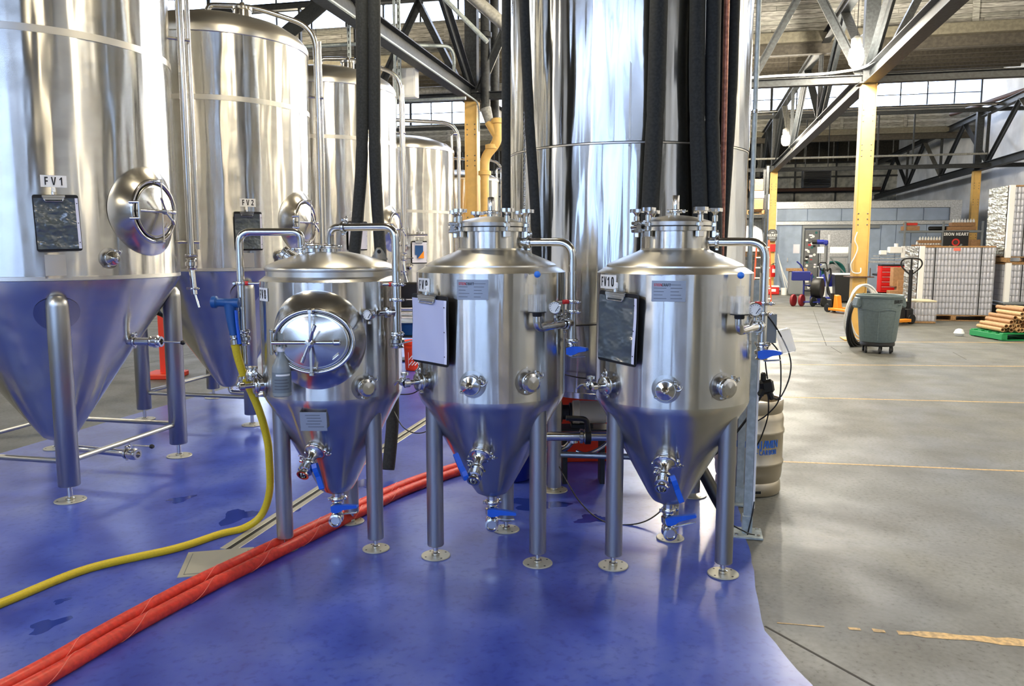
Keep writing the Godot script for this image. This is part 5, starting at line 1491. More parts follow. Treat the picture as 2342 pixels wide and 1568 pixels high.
func build_hoses() -> void:
	# pair hanging before the third tall fermenter
	foam_line("left one of the two black foam lines hanging behind the left small fermenter", [Vector3(-1.02, 4.2, -5.6), Vector3(-1.024, 3.2, -5.6), Vector3(-1.043, 2.225, -5.6), Vector3(-1.085, 1.72, -5.6), Vector3(-1.115, 1.3, -5.55), Vector3(-1.05, 0.9, -5.5)], 0.0425, [0.4, 0.8])
	foam_line("right one of the two black foam lines hanging behind the left small fermenter", [Vector3(-0.935, 4.2, -5.6), Vector3(-0.938, 3.2, -5.6), Vector3(-0.955, 2.19, -5.6), Vector3(-0.935, 1.58, -5.6), Vector3(-0.86, 0.95, -5.4), Vector3(-0.80, 0.45, -5.2), Vector3(-0.815, 0.06, -5.05)], 0.0425, [0.33, 0.55])
	foam_line("black foam line at the left edge of the bright water tank", [Vector3(-0.031, 4.2, -4.6), Vector3(-0.032, 2.9, -4.6), Vector3(-0.033, 1.7, -4.6), Vector3(-0.02, 0.9, -4.6)], 0.026, [0.45])
	foam_line("black foam line slanting across the water tank's left side", [Vector3(0.03, 4.2, -4.45), Vector3(0.062, 2.9, -4.4), Vector3(0.095, 2.2, -4.4), Vector3(0.128, 1.7, -4.4), Vector3(0.15, 1.1, -4.4)], 0.0275, [0.5])
	foam_line("thick black foam line before the middle of the water tank", [Vector3(0.775, 4.2, -4.32), Vector3(0.765, 2.8, -4.28), Vector3(0.758, 2.2, -4.28), Vector3(0.742, 1.71, -4.28), Vector3(0.735, 1.2, -4.28)], 0.0475, [0.5])
	foam_line("black foam line right of the middle before the water tank", [Vector3(0.99, 4.2, -4.42), Vector3(0.985, 2.83, -4.36), Vector3(1.0, 2.2, -4.36), Vector3(1.03, 1.67, -4.36), Vector3(1.04, 1.2, -4.36)], 0.042, [0.5])
	foam_line("black foam line just left of the copper pipe", [Vector3(1.07, 4.2, -4.42), Vector3(1.075, 2.85, -4.38), Vector3(1.085, 2.2, -4.38), Vector3(1.115, 1.66, -4.38), Vector3(1.125, 1.2, -4.38)], 0.040, [0.5])
	foam_line("black foam line right of the copper pipe, with open joints", [Vector3(1.232, 4.2, -4.56), Vector3(1.232, 2.87, -4.545), Vector3(1.23, 2.3, -4.545), Vector3(1.21, 1.74, -4.545), Vector3(1.195, 1.3, -4.545)], 0.030, [0.48, 0.62])
	single("copper_pipe", "bare copper pipe running down beside the water tank", "pipe", MB.new().tube(flow([Vector3(1.160, 4.2, -4.48), Vector3(1.165, 2.88, -4.46), Vector3(1.172, 2.2, -4.46), Vector3(1.178, 1.61, -4.46), Vector3(1.18, 0.9, -4.46)], 6), 0.0155, 14), M.copper)
	var ch := MB.new()
	for k in 60:
		var a := k * PI / 2
		var c := Vector3(0.07, 2.30 - k * 0.0125, -4.47)
		var loop := []
		for j in 9:
			var g := TAU * j / 8.0
			loop.append(c + Vector3(cos(a) * cos(g) * 0.0045, sin(g) * 0.009, sin(a) * cos(g) * 0.0045))
		ch.tube(loop, 0.0016, 5, false)
	single("chain", "thin steel chain hanging beside the slanting foam line", "chain", ch, M.cast)
	# galvanised conduit and the strut posts at the tank's right edge
	var cd := thing("conduit", "bright galvanised conduit right of the water tank", "pipe", Vector3(1.262, 0, -4.20))
	part("tube", MB.new().rod(Vector3(0, 1.15, 0), Vector3(0, 4.2, 0), 0.0125), M.galv, cd)
	part("strap", MB.new().turn(Vector3(0, 2.2, 0), Vector3.UP, [Vector2(0.0125, 0), Vector2(0.016, 0.002), Vector2(0.016, 0.02), Vector2(0.0125, 0.022)], 14).box(Vector3(0, 2.21, 0.02), Vector3(0.014, 0.014, 0.012), 0.003), M.cast, cd)
	for k in 2:
		var at: Vector3 = [Vector3(1.243, 0, -4.02), Vector3(1.352, 0, -4.54)][k]
		var o := thing("strut_post", ["grey galvanised strut post on a square plate beside the right small fermenter", "second strut post standing behind the first, by the keg"][k], "post", at, -YAW, "galvanised strut posts")
		part("base_plate", MB.new().box(Vector3(0, 0.008, 0), Vector3(0.155, 0.012, 0.155), 0.002), M.galv, o)
		var b := MB.new()
		b.box(Vector3(0, 0.68, -0.0195), Vector3(0.041, 1.33, 0.003), 0.0).box(Vector3(-0.019, 0.68, 0), Vector3(0.003, 1.33, 0.041), 0.0).box(Vector3(0.019, 0.68, 0), Vector3(0.003, 1.33, 0.041), 0.0).box(Vector3(0, 0.68, 0.0195), Vector3(0.041, 1.33, 0.003), 0.0)
		part("channel", b, M.galv, o)
		part("saddle", MB.new().box(Vector3(0, 0.06, 0), Vector3(0.052, 0.10, 0.052), 0.003), M.galv, o)
		var bo := MB.new()
		for x in [-0.055, 0.055]:
			for z in [-0.055, 0.055]:
				bo.turn(Vector3(x, 0.014, z), Vector3.UP, [Vector2(0.010, 0), Vector2(0.010, 0.008), Vector2(0, 0.009)], 6)
		part("bolts", bo, M.cast, o)
		if k == 0:
			part("white_edge", MB.new().box(Vector3(0.028, 0.66, 0.005), Vector3(0.012, 1.02, 0.03), 0.002), M.white, o, "white plastic strip along the post")
	var bx := thing("outlet_box", "grey electrical outlet box on the strut post", "box", Vector3(1.32, 1.05, -4.02), -YAW)
	part("body", MB.new().box(Vector3(0, 0.05, 0), Vector3(0.06, 0.14, 0.06), 0.004), M.galv, bx)
	part("cover", MB.new().box(Vector3(0, 0.05, 0.032), Vector3(0.066, 0.148, 0.004), 0.002), M.steel_grey, bx)
	var cb := MB.new()
	cb.box(Vector3.ZERO, Vector3(0.072, 0.125, 0.05), 0.008, Basis(Vector3.BACK, 0.30))
	single("clear_cover", "tilted clear plastic cover on the outlet box", "cover", cb, M.plastic, Vector3(1.40, 1.035, -4.0), -YAW)
	# plug block and cables
	var ps := thing("plug_block", "black bundle of plugs hung on the strut post above the keg", "plug", Vector3(1.31, 0.80, -4.0))
	part("body", MB.new().box(Vector3(0, 0, 0), Vector3(0.07, 0.075, 0.06), 0.014, Basis(Vector3.BACK, 0.2)), M.cable, ps)
	part("plugs", MB.new().box(Vector3(-0.02, 0.05, 0.01), Vector3(0.026, 0.05, 0.03), 0.008).box(Vector3(0.02, -0.045, 0.01), Vector3(0.03, 0.05, 0.03), 0.008, Basis(Vector3.BACK, 0.4)).box(Vector3(-0.03, -0.03, 0.02), Vector3(0.03, 0.04, 0.03), 0.008, Basis(Vector3.BACK, -0.5)), M.cable, ps)
	var cables := [
		["cable looping from the pipe valve down past the keg", [Vector3(1.235, 1.22, -3.95), Vector3(1.33, 1.12, -3.97), Vector3(1.42, 0.97, -4.0), Vector3(1.43, 0.86, -4.0), Vector3(1.39, 0.75, -4.0), Vector3(1.355, 0.735, -4.0), Vector3(1.33, 0.77, -4.0)]],
		["cable looping beside the keg's right rim", [Vector3(1.33, 1.03, -4.02), Vector3(1.375, 0.97, -4.02), Vector3(1.39, 0.86, -4.02), Vector3(1.395, 0.72, -4.05), Vector3(1.37, 0.62, -4.15), Vector3(1.335, 0.52, -4.3), Vector3(1.32, 0.40, -4.3)]],
		["cable hanging straight down over the keg", [Vector3(1.315, 0.77, -3.98), Vector3(1.325, 0.65, -4.0), Vector3(1.31, 0.52, -4.05), Vector3(1.275, 0.38, -4.1), Vector3(1.27, 0.2, -4.0), Vector3(1.235, 0.012, -3.98)]],
		["thick cable sagging behind the right small fermenter", [Vector3(1.30, 0.76, -4.02), Vector3(1.22, 0.60, -4.05), Vector3(1.12, 0.45, -4.1), Vector3(1.02, 0.36, -4.2)]],
		["second thick cable sagging beside the strut post", [Vector3(1.30, 0.75, -4.03), Vector3(1.235, 0.62, -4.06), Vector3(1.13, 0.44, -4.13), Vector3(1.03, 0.33, -4.2)]],
		["cable dropping from the outlet box to the plugs", [Vector3(1.325, 1.05, -4.0), Vector3(1.30, 0.95, -4.0), Vector3(1.315, 0.84, -4.0)]],
		["cable lying from the fermenter leg to the post's foot", [Vector3(1.06, 0.30, -3.95), Vector3(1.11, 0.12, -3.93), Vector3(1.21, 0.045, -3.94), Vector3(1.265, 0.022, -3.96)]],
		["black cable sagging to the floor between the two right fermenters", [Vector3(0.28, 0.22, -4.55), Vector3(0.38, 0.08, -4.35), Vector3(0.5, 0.012, -4.2), Vector3(0.66, 0.010, -4.15), Vector3(0.80, 0.05, -4.2), Vector3(0.98, 0.14, -4.4)]],
		["black cable hanging behind the left and middle fermenters", [Vector3(-0.80, 0.44, -5.19), Vector3(-0.70, 0.37, -4.95), Vector3(-0.60, 0.34, -4.9), Vector3(-0.50, 0.39, -4.85), Vector3(-0.40, 0.54, -4.75), Vector3(-0.2, 0.62, -4.35), Vector3(-0.12, 0.64, -4.07)]],
		["thin cable higher between the left and middle fermenters", [Vector3(-0.72, 0.59, -4.9), Vector3(-0.62, 0.60, -4.9), Vector3(-0.52, 0.68, -4.85)]],
		["black wire strung across the bottom of the water tank", [Vector3(0.27, 0.79, -4.5), Vector3(0.40, 0.78, -4.38), Vector3(0.56, 0.785, -4.36)]],
		["black wire strung across the water tank behind the blue lever", [Vector3(0.30, 1.06, -4.52), Vector3(0.42, 1.075, -4.42), Vector3(0.56, 1.09, -4.38)]],
	]
	for c in cables:
		single("cable", c[0], "cable", MB.new().tube(flow(c[1], 9), 0.0055 if c[0].begins_with("thick") or c[0].begins_with("second") else 0.0038, 8), M.cable, Vector3.ZERO, 0.0, "black cables round the fermenters")
	# yellow hose with its blue spray gun
	var yh := [Vector3(-1.362, 1.035, -3.84), Vector3(-1.352, 0.95, -3.86), Vector3(-1.335, 0.87, -3.88), Vector3(-1.285, 0.70, -3.92), Vector3(-1.262, 0.55, -3.96), Vector3(-1.262, 0.437, -3.99), Vector3(-1.285, 0.23, -4.05), Vector3(-1.345, 0.085, -4.08), Vector3(-1.43, 0.026, -4.05), Vector3(-1.53, 0.021, -3.97), Vector3(-1.68, 0.021, -3.77), Vector3(-1.98, 0.021, -3.52), Vector3(-2.15, 0.021, -3.165), Vector3(-2.3, 0.021, -2.9), Vector3(-2.6, 0.021, -2.5)]
	single("yellow_hose", "yellow water hose hanging from the blue spray gun and lying over the floor", "hose", MB.new().tube(flow(yh, 12), 0.0195, 16), M.yellow_hose)
	var gun := thing("spray_gun", "blue water spray gun hung on the left fermenter's pipe", "spray gun", Vector3(-1.365, 1.04, -3.845))
	var gb := MB.new()
	gb.turn(Vector3(-0.105, 0.205, 0), Vector3(1, -0.04, 0), [Vector2(0, 0), Vector2(0.022, 0.0), Vector2(0.029, 0.004), Vector2(0.030, 0.024), Vector2(0.024, 0.030), Vector2(0.021, 0.034), Vector2(0.020, 0.09), Vector2(0.024, 0.11), Vector2(0.024, 0.135), Vector2(0, 0.14)], 18)
	part("barrel", gb, M.gun_blue, gun)
	part("grip", MB.new().tube([Vector3(-0.015, 0.195, 0), Vector3(-0.012, 0.14, 0), Vector3(-0.008, 0.09, 0), Vector3(0.0, 0.035, 0)], func(f: float) -> float: return lerpf(0.030, 0.019, f), 14, true, 0.8), M.gun_blue, gun)
	part("trigger", MB.new().tube([Vector3(0.018, 0.165, 0.012), Vector3(0.022, 0.10, 0.014), Vector3(0.028, 0.03, 0.014), Vector3(0.032, 0.0, 0.014)], 0.0075, 10, true, 1.6), M.blue, gun, "bright blue trigger")
	part("hose_fitting", MB.new().turn(Vector3(0.0, 0.045, 0), Vector3(0.1, -1, 0), [Vector2(0.014, 0), Vector2(0.022, 0.004), Vector2(0.022, 0.016), Vector2(0.017, 0.02), Vector2(0.023, 0.026), Vector2(0.023, 0.048), Vector2(0.018, 0.052)], 14), M.cast, gun)
	# the two red brewery hoses side by side across the floor
	var h1 := [Vector3(-1.95, 0.029, -2.05), Vector3(-1.70, 0.029, -2.56), Vector3(-1.575, 0.029, -2.93), Vector3(-1.42, 0.029, -3.33), Vector3(-1.27, 0.03, -3.64), Vector3(-1.14, 0.03, -3.90), Vector3(-0.96, 0.03, -4.27), Vector3(-0.74, 0.03, -4.72), Vector3(-0.52, 0.03, -5.05), Vector3(-0.30, 0.03, -5.3), Vector3(-0.02, 0.03, -5.45), Vector3(0.2, 0.10, -5.45)]
	var h2 := [Vector3(-1.88, 0.029, -2.02), Vector3(-1.63, 0.029, -2.53), Vector3(-1.50, 0.029, -2.90), Vector3(-1.35, 0.029, -3.27), Vector3(-1.21, 0.03, -3.57), Vector3(-1.075, 0.03, -3.85), Vector3(-0.895, 0.03, -4.22), Vector3(-0.675, 0.03, -4.66), Vector3(-0.46, 0.03, -4.98), Vector3(-0.26, 0.03, -5.22), Vector3(-0.02, 0.03, -5.36), Vector3(0.2, 0.05, -5.36)]
	for k in 2:
		var path := flow([h1, h2][k], 14)
		var o := thing("red_hose", ["red hose on the floor, the far one of the pair", "red hose on the floor, the near one of the pair with pale rings"][k], "hose", Vector3.ZERO, 0.0, "pair of red brewery hoses")
		part("hose", MB.new().tube(path, 0.0285, 22), M.red_hose, o)
		# the pale spiral line printed on the rubber
		var line := MB.new()
		var run := 0.0
		var sp := []
		for i in range(1, path.size() - 1):
			run += path[i].distance_to(path[i - 1])
			var tg: Vector3 = (path[i + 1] - path[i - 1]).normalized()
			var sd := tg.cross(Vector3.UP).normalized()
			var uu := sd.cross(tg)
			for j in 4:
				var a: float = (run + path[i].distance_to(path[i + 1]) * j / 4.0 + 0.1 * k) * TAU / 0.36
				sp.append(path[i].lerp(path[i + 1], j / 4.0) + (sd * cos(a) + uu * sin(a)) * 0.0283)
		line.tube(sp, 0.0022, 5, false)
		part("spiral_line", line, M.hose_line, o)

func build_foreground_bits() -> void:
	# slot drain and its cover plate
	var dr := thing("floor_drain", "long narrow slot drain set in the blue floor", "drain", Vector3.ZERO)
	var a := Vector3(-1.425, 0.0055, -3.80)
	var z := Vector3(-0.40, 0.0055, -8.4)
	var mid := (a + z) / 2
	var bas := Basis.looking_at(z - a, Vector3.UP)
	for s in [-1.0, 1.0]:
		part("rail", MB.new().box(mid + bas * Vector3(0.030 * s, 0, 0), Vector3(0.034, 0.006, a.distance_to(z)), 0.001, bas), M.plate, dr)
	part("slot", MB.new().box(mid - Vector3(0, 0.001, 0), Vector3(0.028, 0.004, a.distance_to(z)), 0.0, bas), M.ink, dr)
	var cv := thing("drain_cover", "square beige steel cover plate at the end of the slot drain", "cover", Vector3(-1.42, 0.0055, -3.64), 0.23)
	part("frame", MB.new().box(Vector3(0, 0.001, 0), Vector3(0.31, 0.004, 0.31), 0.001), M.plate, cv)
	part("gap", MB.new().box(Vector3(0, 0.003, 0), Vector3(0.262, 0.001, 0.262)), M.ink_grey, cv)
	part("lid", MB.new().box(Vector3(0, 0.0035, 0), Vector3(0.257, 0.003, 0.257), 0.001), M.plate, cv)
	part("finger_hole", MB.new().turn(Vector3(0.06, 0.0053, 0.0), Vector3.UP, [Vector2(0, 0.0003), Vector2(0.011, 0.0003)], 14), M.ink, cv)
	# spray bottle hooked over the oval door's arm
	var bt := thing("spray_bottle", "grey plastic spray bottle hanging before the oval door", "bottle", Vector3(-1.050, 0.834, -3.545), 0.15)
	part("body", MB.new().lathe([Vector2(0, 0), Vector2(0.038, 0.001), Vector2(0.0425, 0.006), Vector2(0.0425, 0.125), Vector2(0.040, 0.14), Vector2(0.028, 0.165), Vector2(0.017, 0.19), Vector2(0.014, 0.205), Vector2(0.014, 0.215), Vector2(0, 0.216)], 32), M.bottle, bt)
	part("label", MB.new().lathe([Vector2(0.0429, 0.02), Vector2(0.0431, 0.022), Vector2(0.0431, 0.112), Vector2(0.0429, 0.114)], 24, Transform3D(), 38.0, null, -1.3, 1.5), M.bottle_label, bt, "grey printed label")
	part("white_strip", MB.new().lathe([Vector2(0.0434, 0.098), Vector2(0.0434, 0.106)], 14, Transform3D(), 38.0, null, -0.5, 1.1), M.white, bt)
	var tx := MB.new()
	for k in 4:
		tx.lathe([Vector2(0.0435, 0.035 + k * 0.014), Vector2(0.0435, 0.041 + k * 0.014)], 10, Transform3D(), 38.0, null, -0.7, 0.9 - 0.15 * (k % 2))
	part("print", tx, M.ink_grey, bt)
	part("cap", MB.new().lathe([Vector2(0.015, 0.205), Vector2(0.0175, 0.207), Vector2(0.0175, 0.226), Vector2(0.012, 0.23), Vector2(0, 0.23)], 18), M.white, bt)
	var tg := MB.new().prism(PackedVector2Array([Vector2(-0.014, 0.228), Vector2(0.012, 0.228), Vector2(0.014, 0.245), Vector2(0.010, 0.285), Vector2(-0.004, 0.296), Vector2(-0.016, 0.288), Vector2(-0.012, 0.262)]), 0.022, Transform3D(Basis(Vector3.UP, -1.2), Vector3.ZERO), 0.004)
	tg.tube([Vector3(0.0, 0.262, 0.010), Vector3(0.006, 0.24, 0.024), Vector3(0.010, 0.222, 0.027)], 0.004, 8)
	part("trigger_head", tg, M.bottle, bt)
	# keg with cables on it
	var kg := thing("beer_keg", "dull steel beer keg with blue lettering standing on bare concrete", "keg", Vector3(1.485, 0, -4.83))
	var pr := [Vector2(0.170, 0.006), Vector2(0.192, 0.004), Vector2(0.198, 0.015), Vector2(0.196, 0.07), Vector2(0.19, 0.085), Vector2(0.197, 0.10), Vector2(0.203, 0.14)]
	for c in [0.20, 0.395]:
		pr.append_array([Vector2(0.203, c - 0.02), Vector2(0.209, c - 0.008), Vector2(0.210, c), Vector2(0.209, c + 0.008), Vector2(0.203, c + 0.02)])
	pr.append_array([Vector2(0.203, 0.47), Vector2(0.197, 0.495), Vector2(0.19, 0.508), Vector2(0.196, 0.52), Vector2(0.198, 0.575), Vector2(0.193, 0.588), Vector2(0.183, 0.586), Vector2(0.180, 0.53)])
	part("body", MB.new().lathe(pr, 60), M.keg, kg)
	part("top_head", MB.new().lathe([Vector2(0.181, 0.532), Vector2(0.15, 0.545), Vector2(0.06, 0.555), Vector2(0.035, 0.556), Vector2(0.035, 0.575), Vector2(0, 0.576)], 40), M.keg, kg)
	part("slots", MB.new().box(pol(2, 0.1975, 0.035), Vector3(0.035, 0.016, 0.004), 0.001, facing(2, 1, 0).basis), M.ink, kg)
	var b1 := MB.new()
	for g in [[-42.0, -22.0, 0.312]]:
		b1.sheet(func(u: float, v: float) -> Vector3: return pol(lerpf(g[0], g[1], u), 0.2045, g[2] + v * 0.04), 8, 1, func(q: Vector3) -> Vector3: return Vector3(q.x, 0, q.z))
	part("blue_block", b1, M.keg_blue, kg)
	var rows := [["BENJAMIN", 0.332, 0.046, -18.0], ["BEER-CARBON", 0.283, 0.030, -26.0]]
	for r in rows:
		for i in r[0].length():
			var az: float = r[3] + i * (7.4 if r[1] > 0.3 else 5.8)
			letter(r[0][i], r[2], M.keg_blue, kg, facing(az, 0.2045, r[1]), 0.72, true, 0.001)
	# orange bucket and stored things seen between the left and middle fermenters
	var bu := thing("bucket", "orange plastic bucket with pale square emblem on the blue floor", "bucket", Vector3(-1.205, 0.005, -9.75))
	part("body", MB.new().lathe([Vector2(0, 0.003), Vector2(0.125, 0.003), Vector2(0.128, 0.008), Vector2(0.143, 0.28), Vector2(0.152, 0.282), Vector2(0.152, 0.30), Vector2(0.146, 0.302), Vector2(0.147, 0.325), Vector2(0.156, 0.327), Vector2(0.156, 0.365), Vector2(0.149, 0.368), Vector2(0.145, 0.34), Vector2(0.13, 0.02), Vector2(0, 0.018)], 40), M.orange, bu)
	var em := MB.new()
	for k in 6:
		em.box(pol(-18 + (k % 3) * 15.0, 0.142, 0.10 + (k / 3) * 0.07), Vector3(0.012, 0.07, 0.002), 0.0, facing(-18 + (k % 3) * 15.0, 1, 0).basis * Basis(Vector3.BACK, -0.75))
	for s in [-1.0, 1.0]:
		em.box(pol(30.0 * s - 2, 0.139, 0.14), Vector3(0.005, 0.20, 0.002), 0.0, facing(30.0 * s - 2, 1, 0).basis)
	part("emblem", em, M.white, bu, "pale square stencil emblem")
	var tote := thing("blue_tote", "shallow blue tray stored behind the orange bucket", "tray", Vector3(-1.36, 0.355, -10.58))
	part("tray", MB.new().lathe([Vector2(0, 0), Vector2(0.20, 0.0), Vector2(0.24, 0.14), Vector2(0.26, 0.15), Vector2(0.245, 0.15), Vector2(0.20, 0.02), Vector2(0, 0.02)], 4, Transform3D(Basis(Vector3.UP, 0.9).scaled(Vector3(0.9, 1, 0.55)), Vector3.ZERO)), M.gun_blue, tote)
	var cab := thing("equipment_rack", "black equipment rack with white trays behind the orange bucket", "rack", Vector3(-1.36, 0, -10.58))
	for y in [0.02, 0.34, 0.6, 0.66, 0.72]:
		part("shelf", MB.new().box(Vector3(0, y, 0), Vector3(0.5, 0.02, 0.3), 0.003), M.white if y > 0.5 else M.black, cab)
	part("machine", MB.new().box(Vector3(0, 0.90, 0), Vector3(0.46, 0.32, 0.28), 0.02), M.black, cab)
	part("display_strip", MB.new().box(Vector3(0, 0.84, 0.142), Vector3(0.1, 0.012, 0.003)), M.white, cab)
	for x in [-0.24, 0.24]:
		part("upright", MB.new().box(Vector3(x, 0.52, 0.13), Vector3(0.025, 1.04, 0.025), 0.002), M.black, cab)
	# black hose beneath the second tall fermenter, red post by it
	single("black_hose", "black hose slanting behind the nearest tall fermenter's legs", "hose", MB.new().tube(flow([Vector3(-3.9, 0.94, -8.0), Vector3(-3.55, 0.86, -8.0), Vector3(-3.2, 0.58, -8.0), Vector3(-3.0, 0.45, -8.0), Vector3(-2.93, 0.52, -8.0)], 8), 0.05, 14), M.cable)
	single("red_stand", "red post seen between the legs left of the second fermenter", "stand", MB.new().box(Vector3(0, 0.62, 0), Vector3(0.10, 1.25, 0.06), 0.01).box(Vector3(0, 0.03, 0), Vector3(0.4, 0.06, 0.4), 0.01), M.orange, Vector3(-4.1, 0, -9.2))
	single("dark_hose_end", "dark hose end at the left edge behind the nearest tall fermenter", "hose", MB.new().tube(flow([Vector3(-4.6, 0.62, -6.4), Vector3(-4.25, 0.55, -6.4), Vector3(-4.1, 0.42, -6.4)], 8), 0.045, 14).turn(Vector3(-4.12, 0.44, -6.4), Vector3(0.6, -0.7, 0), [Vector2(0.045, 0), Vector2(0.06, 0.01), Vector2(0.06, 0.05), Vector2(0.04, 0.06), Vector2(0, 0.06)], 16), M.cable)
	# dark tub, squeegee blade and blue funnel in the shade behind the middle fermenter
	single("blue_tub", "dark blue tub in the shade behind the middle small fermenter", "tub", MB.new().lathe([Vector2(0, 0.006), Vector2(0.12, 0.006), Vector2(0.155, 0.30), Vector2(0.165, 0.31), Vector2(0.165, 0.33), Vector2(0.15, 0.33), Vector2(0.115, 0.03), Vector2(0, 0.03)], 32), M.deep_blue, Vector3(0.0, 0.005, -5.05))
	single("rubber_boot", "black rubber sheet bundled by the right fermenter's back leg", "sheet", MB.new().tube(flow([Vector3(1.05, 0.31, -4.40), Vector3(1.10, 0.22, -4.36), Vector3(1.15, 0.12, -4.32), Vector3(1.20, 0.03, -4.28)], 8), 0.035, 12, true, 0.5), M.cable)

# ---------------------------------------------------------------- things further off in the hall
func wheel(b: MB, c: Vector3, axis: Vector3, r: float, w: float) -> MB:
	return b.turn(c - axis * w / 2, axis, [Vector2(0, 0.004), Vector2(r * 0.75, 0), Vector2(r * 0.95, w * 0.05), Vector2(r, w * 0.2), Vector2(r, w * 0.8), Vector2(r * 0.95, w * 0.95), Vector2(r * 0.75, w), Vector2(0, w - 0.004)], 24)

func build_hall() -> void:
	# grey wheeled bin
	var bn := thing("wheeled_bin", "grey plastic bin on a wheeled dolly, printed BRUTE, before the yellow column", "bin", Vector3(5.36, 0, -11.47), 0.0)
	var K := Transform3D(Basis(), Vector3.ZERO)
	part("body", MB.new().lathe([Vector2(0, 0.165), Vector2(0.235, 0.165), Vector2(0.245, 0.18), Vector2(0.290, 0.66), Vector2(0.300, 0.665), Vector2(0.308, 0.80), Vector2(0.318, 0.803), Vector2(0.325, 0.815), Vector2(0.325, 0.84), Vector2(0.315, 0.85), Vector2(0.302, 0.84), Vector2(0.24, 0.20), Vector2(0, 0.195)], 56), M.bin, bn)
	for s in [-1.0, 1.0]:
		part("grip", MB.new().prism(PackedVector2Array([Vector2(0.28 * s, 0.83), Vector2(0.345 * s, 0.80), Vector2(0.365 * s, 0.69), Vector2(0.35 * s, 0.655), Vector2(0.31 * s, 0.665), Vector2(0.28 * s, 0.70)]), 0.16, K, 0.012), M.bin, bn)
	var skirt := func(u: float, v: float) -> Vector3:
		var a := lerpf(-1.5, 1.5, u)
		return Vector3(sin(a) * lerpf(0.296, 0.309, v), lerpf(0.63 + 0.012 * cos(a * 6.0), 0.78, v), cos(a) * lerpf(0.296, 0.309, v))
	part("skirt", MB.new().sheet(skirt, 40, 3, func(p: Vector3) -> Vector3: return Vector3(p.x, 0, p.z)), M.bin, bn)
	for a in [-70, -25, 25, 70]:
		part("body_rib", MB.new().rod(pol(a, 0.243, 0.2), pol(a, 0.287, 0.64), 0.008, -1, 8), M.bin, bn)
	for i in 5:
		letter("BRUTE"[i], 0.050, M.ink, bn, facing(17 + i * 8.0, 0.3105, 0.757), 1.05, true, 0.002)
	part("small_badge", MB.new().box(pol(33, 0.309, 0.705), Vector3(0.07, 0.014, 0.003), 0.0, facing(33, 1, 0).basis), M.bin_dark, bn)
	var dl := MB.new().lathe([Vector2(0, 0.105), Vector2(0.225, 0.105), Vector2(0.235, 0.115), Vector2(0.235, 0.15), Vector2(0.225, 0.165), Vector2(0, 0.165)], 40)
	part("dolly", dl, M.black, bn)
	for a in [-70, -15, 35, 80, 140, -140]:
		var c := MB.new()
		c.rod(pol(a, 0.20, 0.11), pol(a, 0.205, 0.075), 0.015)
		wheel(c, pol(a, 0.205, 0.042), Vector3(1, 0, 0.3).normalized(), 0.040, 0.03)
		part("caster", c, M.dark_grey, bn)
	# hoses on the yellow column
	for g in [["white_hose_coil", "white hose coiled on the yellow column behind the bin", M.white, 4, 0.42, 0.016, Vector3(-0.06, 0.50, 0.30), 0.05], ["black_hose_coil", "black hose loops hanging left of the grey bin", M.cable, 3, 0.36, 0.030, Vector3(-0.34, 0.40, 0.9), 0.0]]:
		var b := MB.new()
		for k in g[3]:
			var loop := []
			for j in 33:
				var a := TAU * j / 32.0
				loop.append(Vector3(cos(a) * g[4] * (0.55 + k * 0.11), sin(a) * g[4] * (1.0 + k * 0.06) - k * 0.02, 0.02 * k + 0.03 * sin(a * 2 + k)))
			b.tube(loop, g[5], 10, false)
		single(g[0], g[1], "hose", b, g[2], W(2.73, 14.03) + g[6], 0.3)
	single("hanging_hose", "thin white hose looped high on the yellow column", "hose", MB.new().tube(flow([Vector3(-0.13, 1.78, 0.16), Vector3(-0.17, 1.65, 0.18), Vector3(-0.12, 1.52, 0.18), Vector3(-0.16, 1.38, 0.18), Vector3(-0.22, 1.25, 0.18), Vector3(-0.18, 1.13, 0.18), Vector3(-0.06, 1.12, 0.18), Vector3(-0.04, 1.2, 0.15)], 8), 0.010, 8), M.white, W(2.73, 14.03))
	single("tie_strap", "rusty strap and yellow cord round the yellow column", "strap", MB.new().box(Vector3(0, 1.05, 0), Vector3(0.36, 0.02, 0.36), 0.004).box(Vector3(0.1, 1.12, 0.19), Vector3(0.012, 0.16, 0.012), 0.003), M.rust, W(2.73, 14.03))
	# cold room: panels, trim, doors
	var cr := bld(thing("cold_room", "pale blue walk-in cold room at the back with aluminium trims", "cold room", Vector3.ZERO))
	var s0 := 2.95
	var s1 := 8.95
	part("box", bbox(MB.new(), Vector3(s0, 0, 29.95), Vector3(s1, 3.05, 35)), M.coldroom, cr)
	var edges := [2.95, 4.02, 5.15, 6.1, 6.95, 7.8, 8.6]
	for i in 6:
		part("soffit_panel", bbox(MB.new(), Vector3(edges[i] + 0.012, 2.50, 29.90), Vector3(edges[i + 1] - 0.012, 2.92, 29.95), 0.004), M.coldroom, cr)
	part("top_trim", bbox(MB.new(), Vector3(s0 - 0.03, 2.93, 29.86), Vector3(s1 + 0.03, 3.18, 29.98), 0.006), M.alu, cr)
	part("middle_trim", bbox(MB.new(), Vector3(s0, 2.36, 29.86), Vector3(s1, 2.49, 29.95), 0.006), M.alu, cr)
	part("corner_trim", bbox(MB.new(), Vector3(s0 - 0.03, 0, 29.87), Vector3(s0 + 0.04, 3.1, 29.96), 0.004), M.alu, cr)
	part("corner_trim", bbox(MB.new(), Vector3(8.62, 2.4, 29.85), Vector3(s1 + 0.02, 3.15, 29.95), 0.004), M.alu, cr)
	for i in 7:
		part("wall_panel", bbox(MB.new(), Vector3(lerpf(5.5, 8.9, i / 7.0) + 0.01, 0.02, 29.91), Vector3(lerpf(5.5, 8.9, (i + 1) / 7.0) - 0.01, 2.35, 29.95), 0.004), M.coldroom, cr)
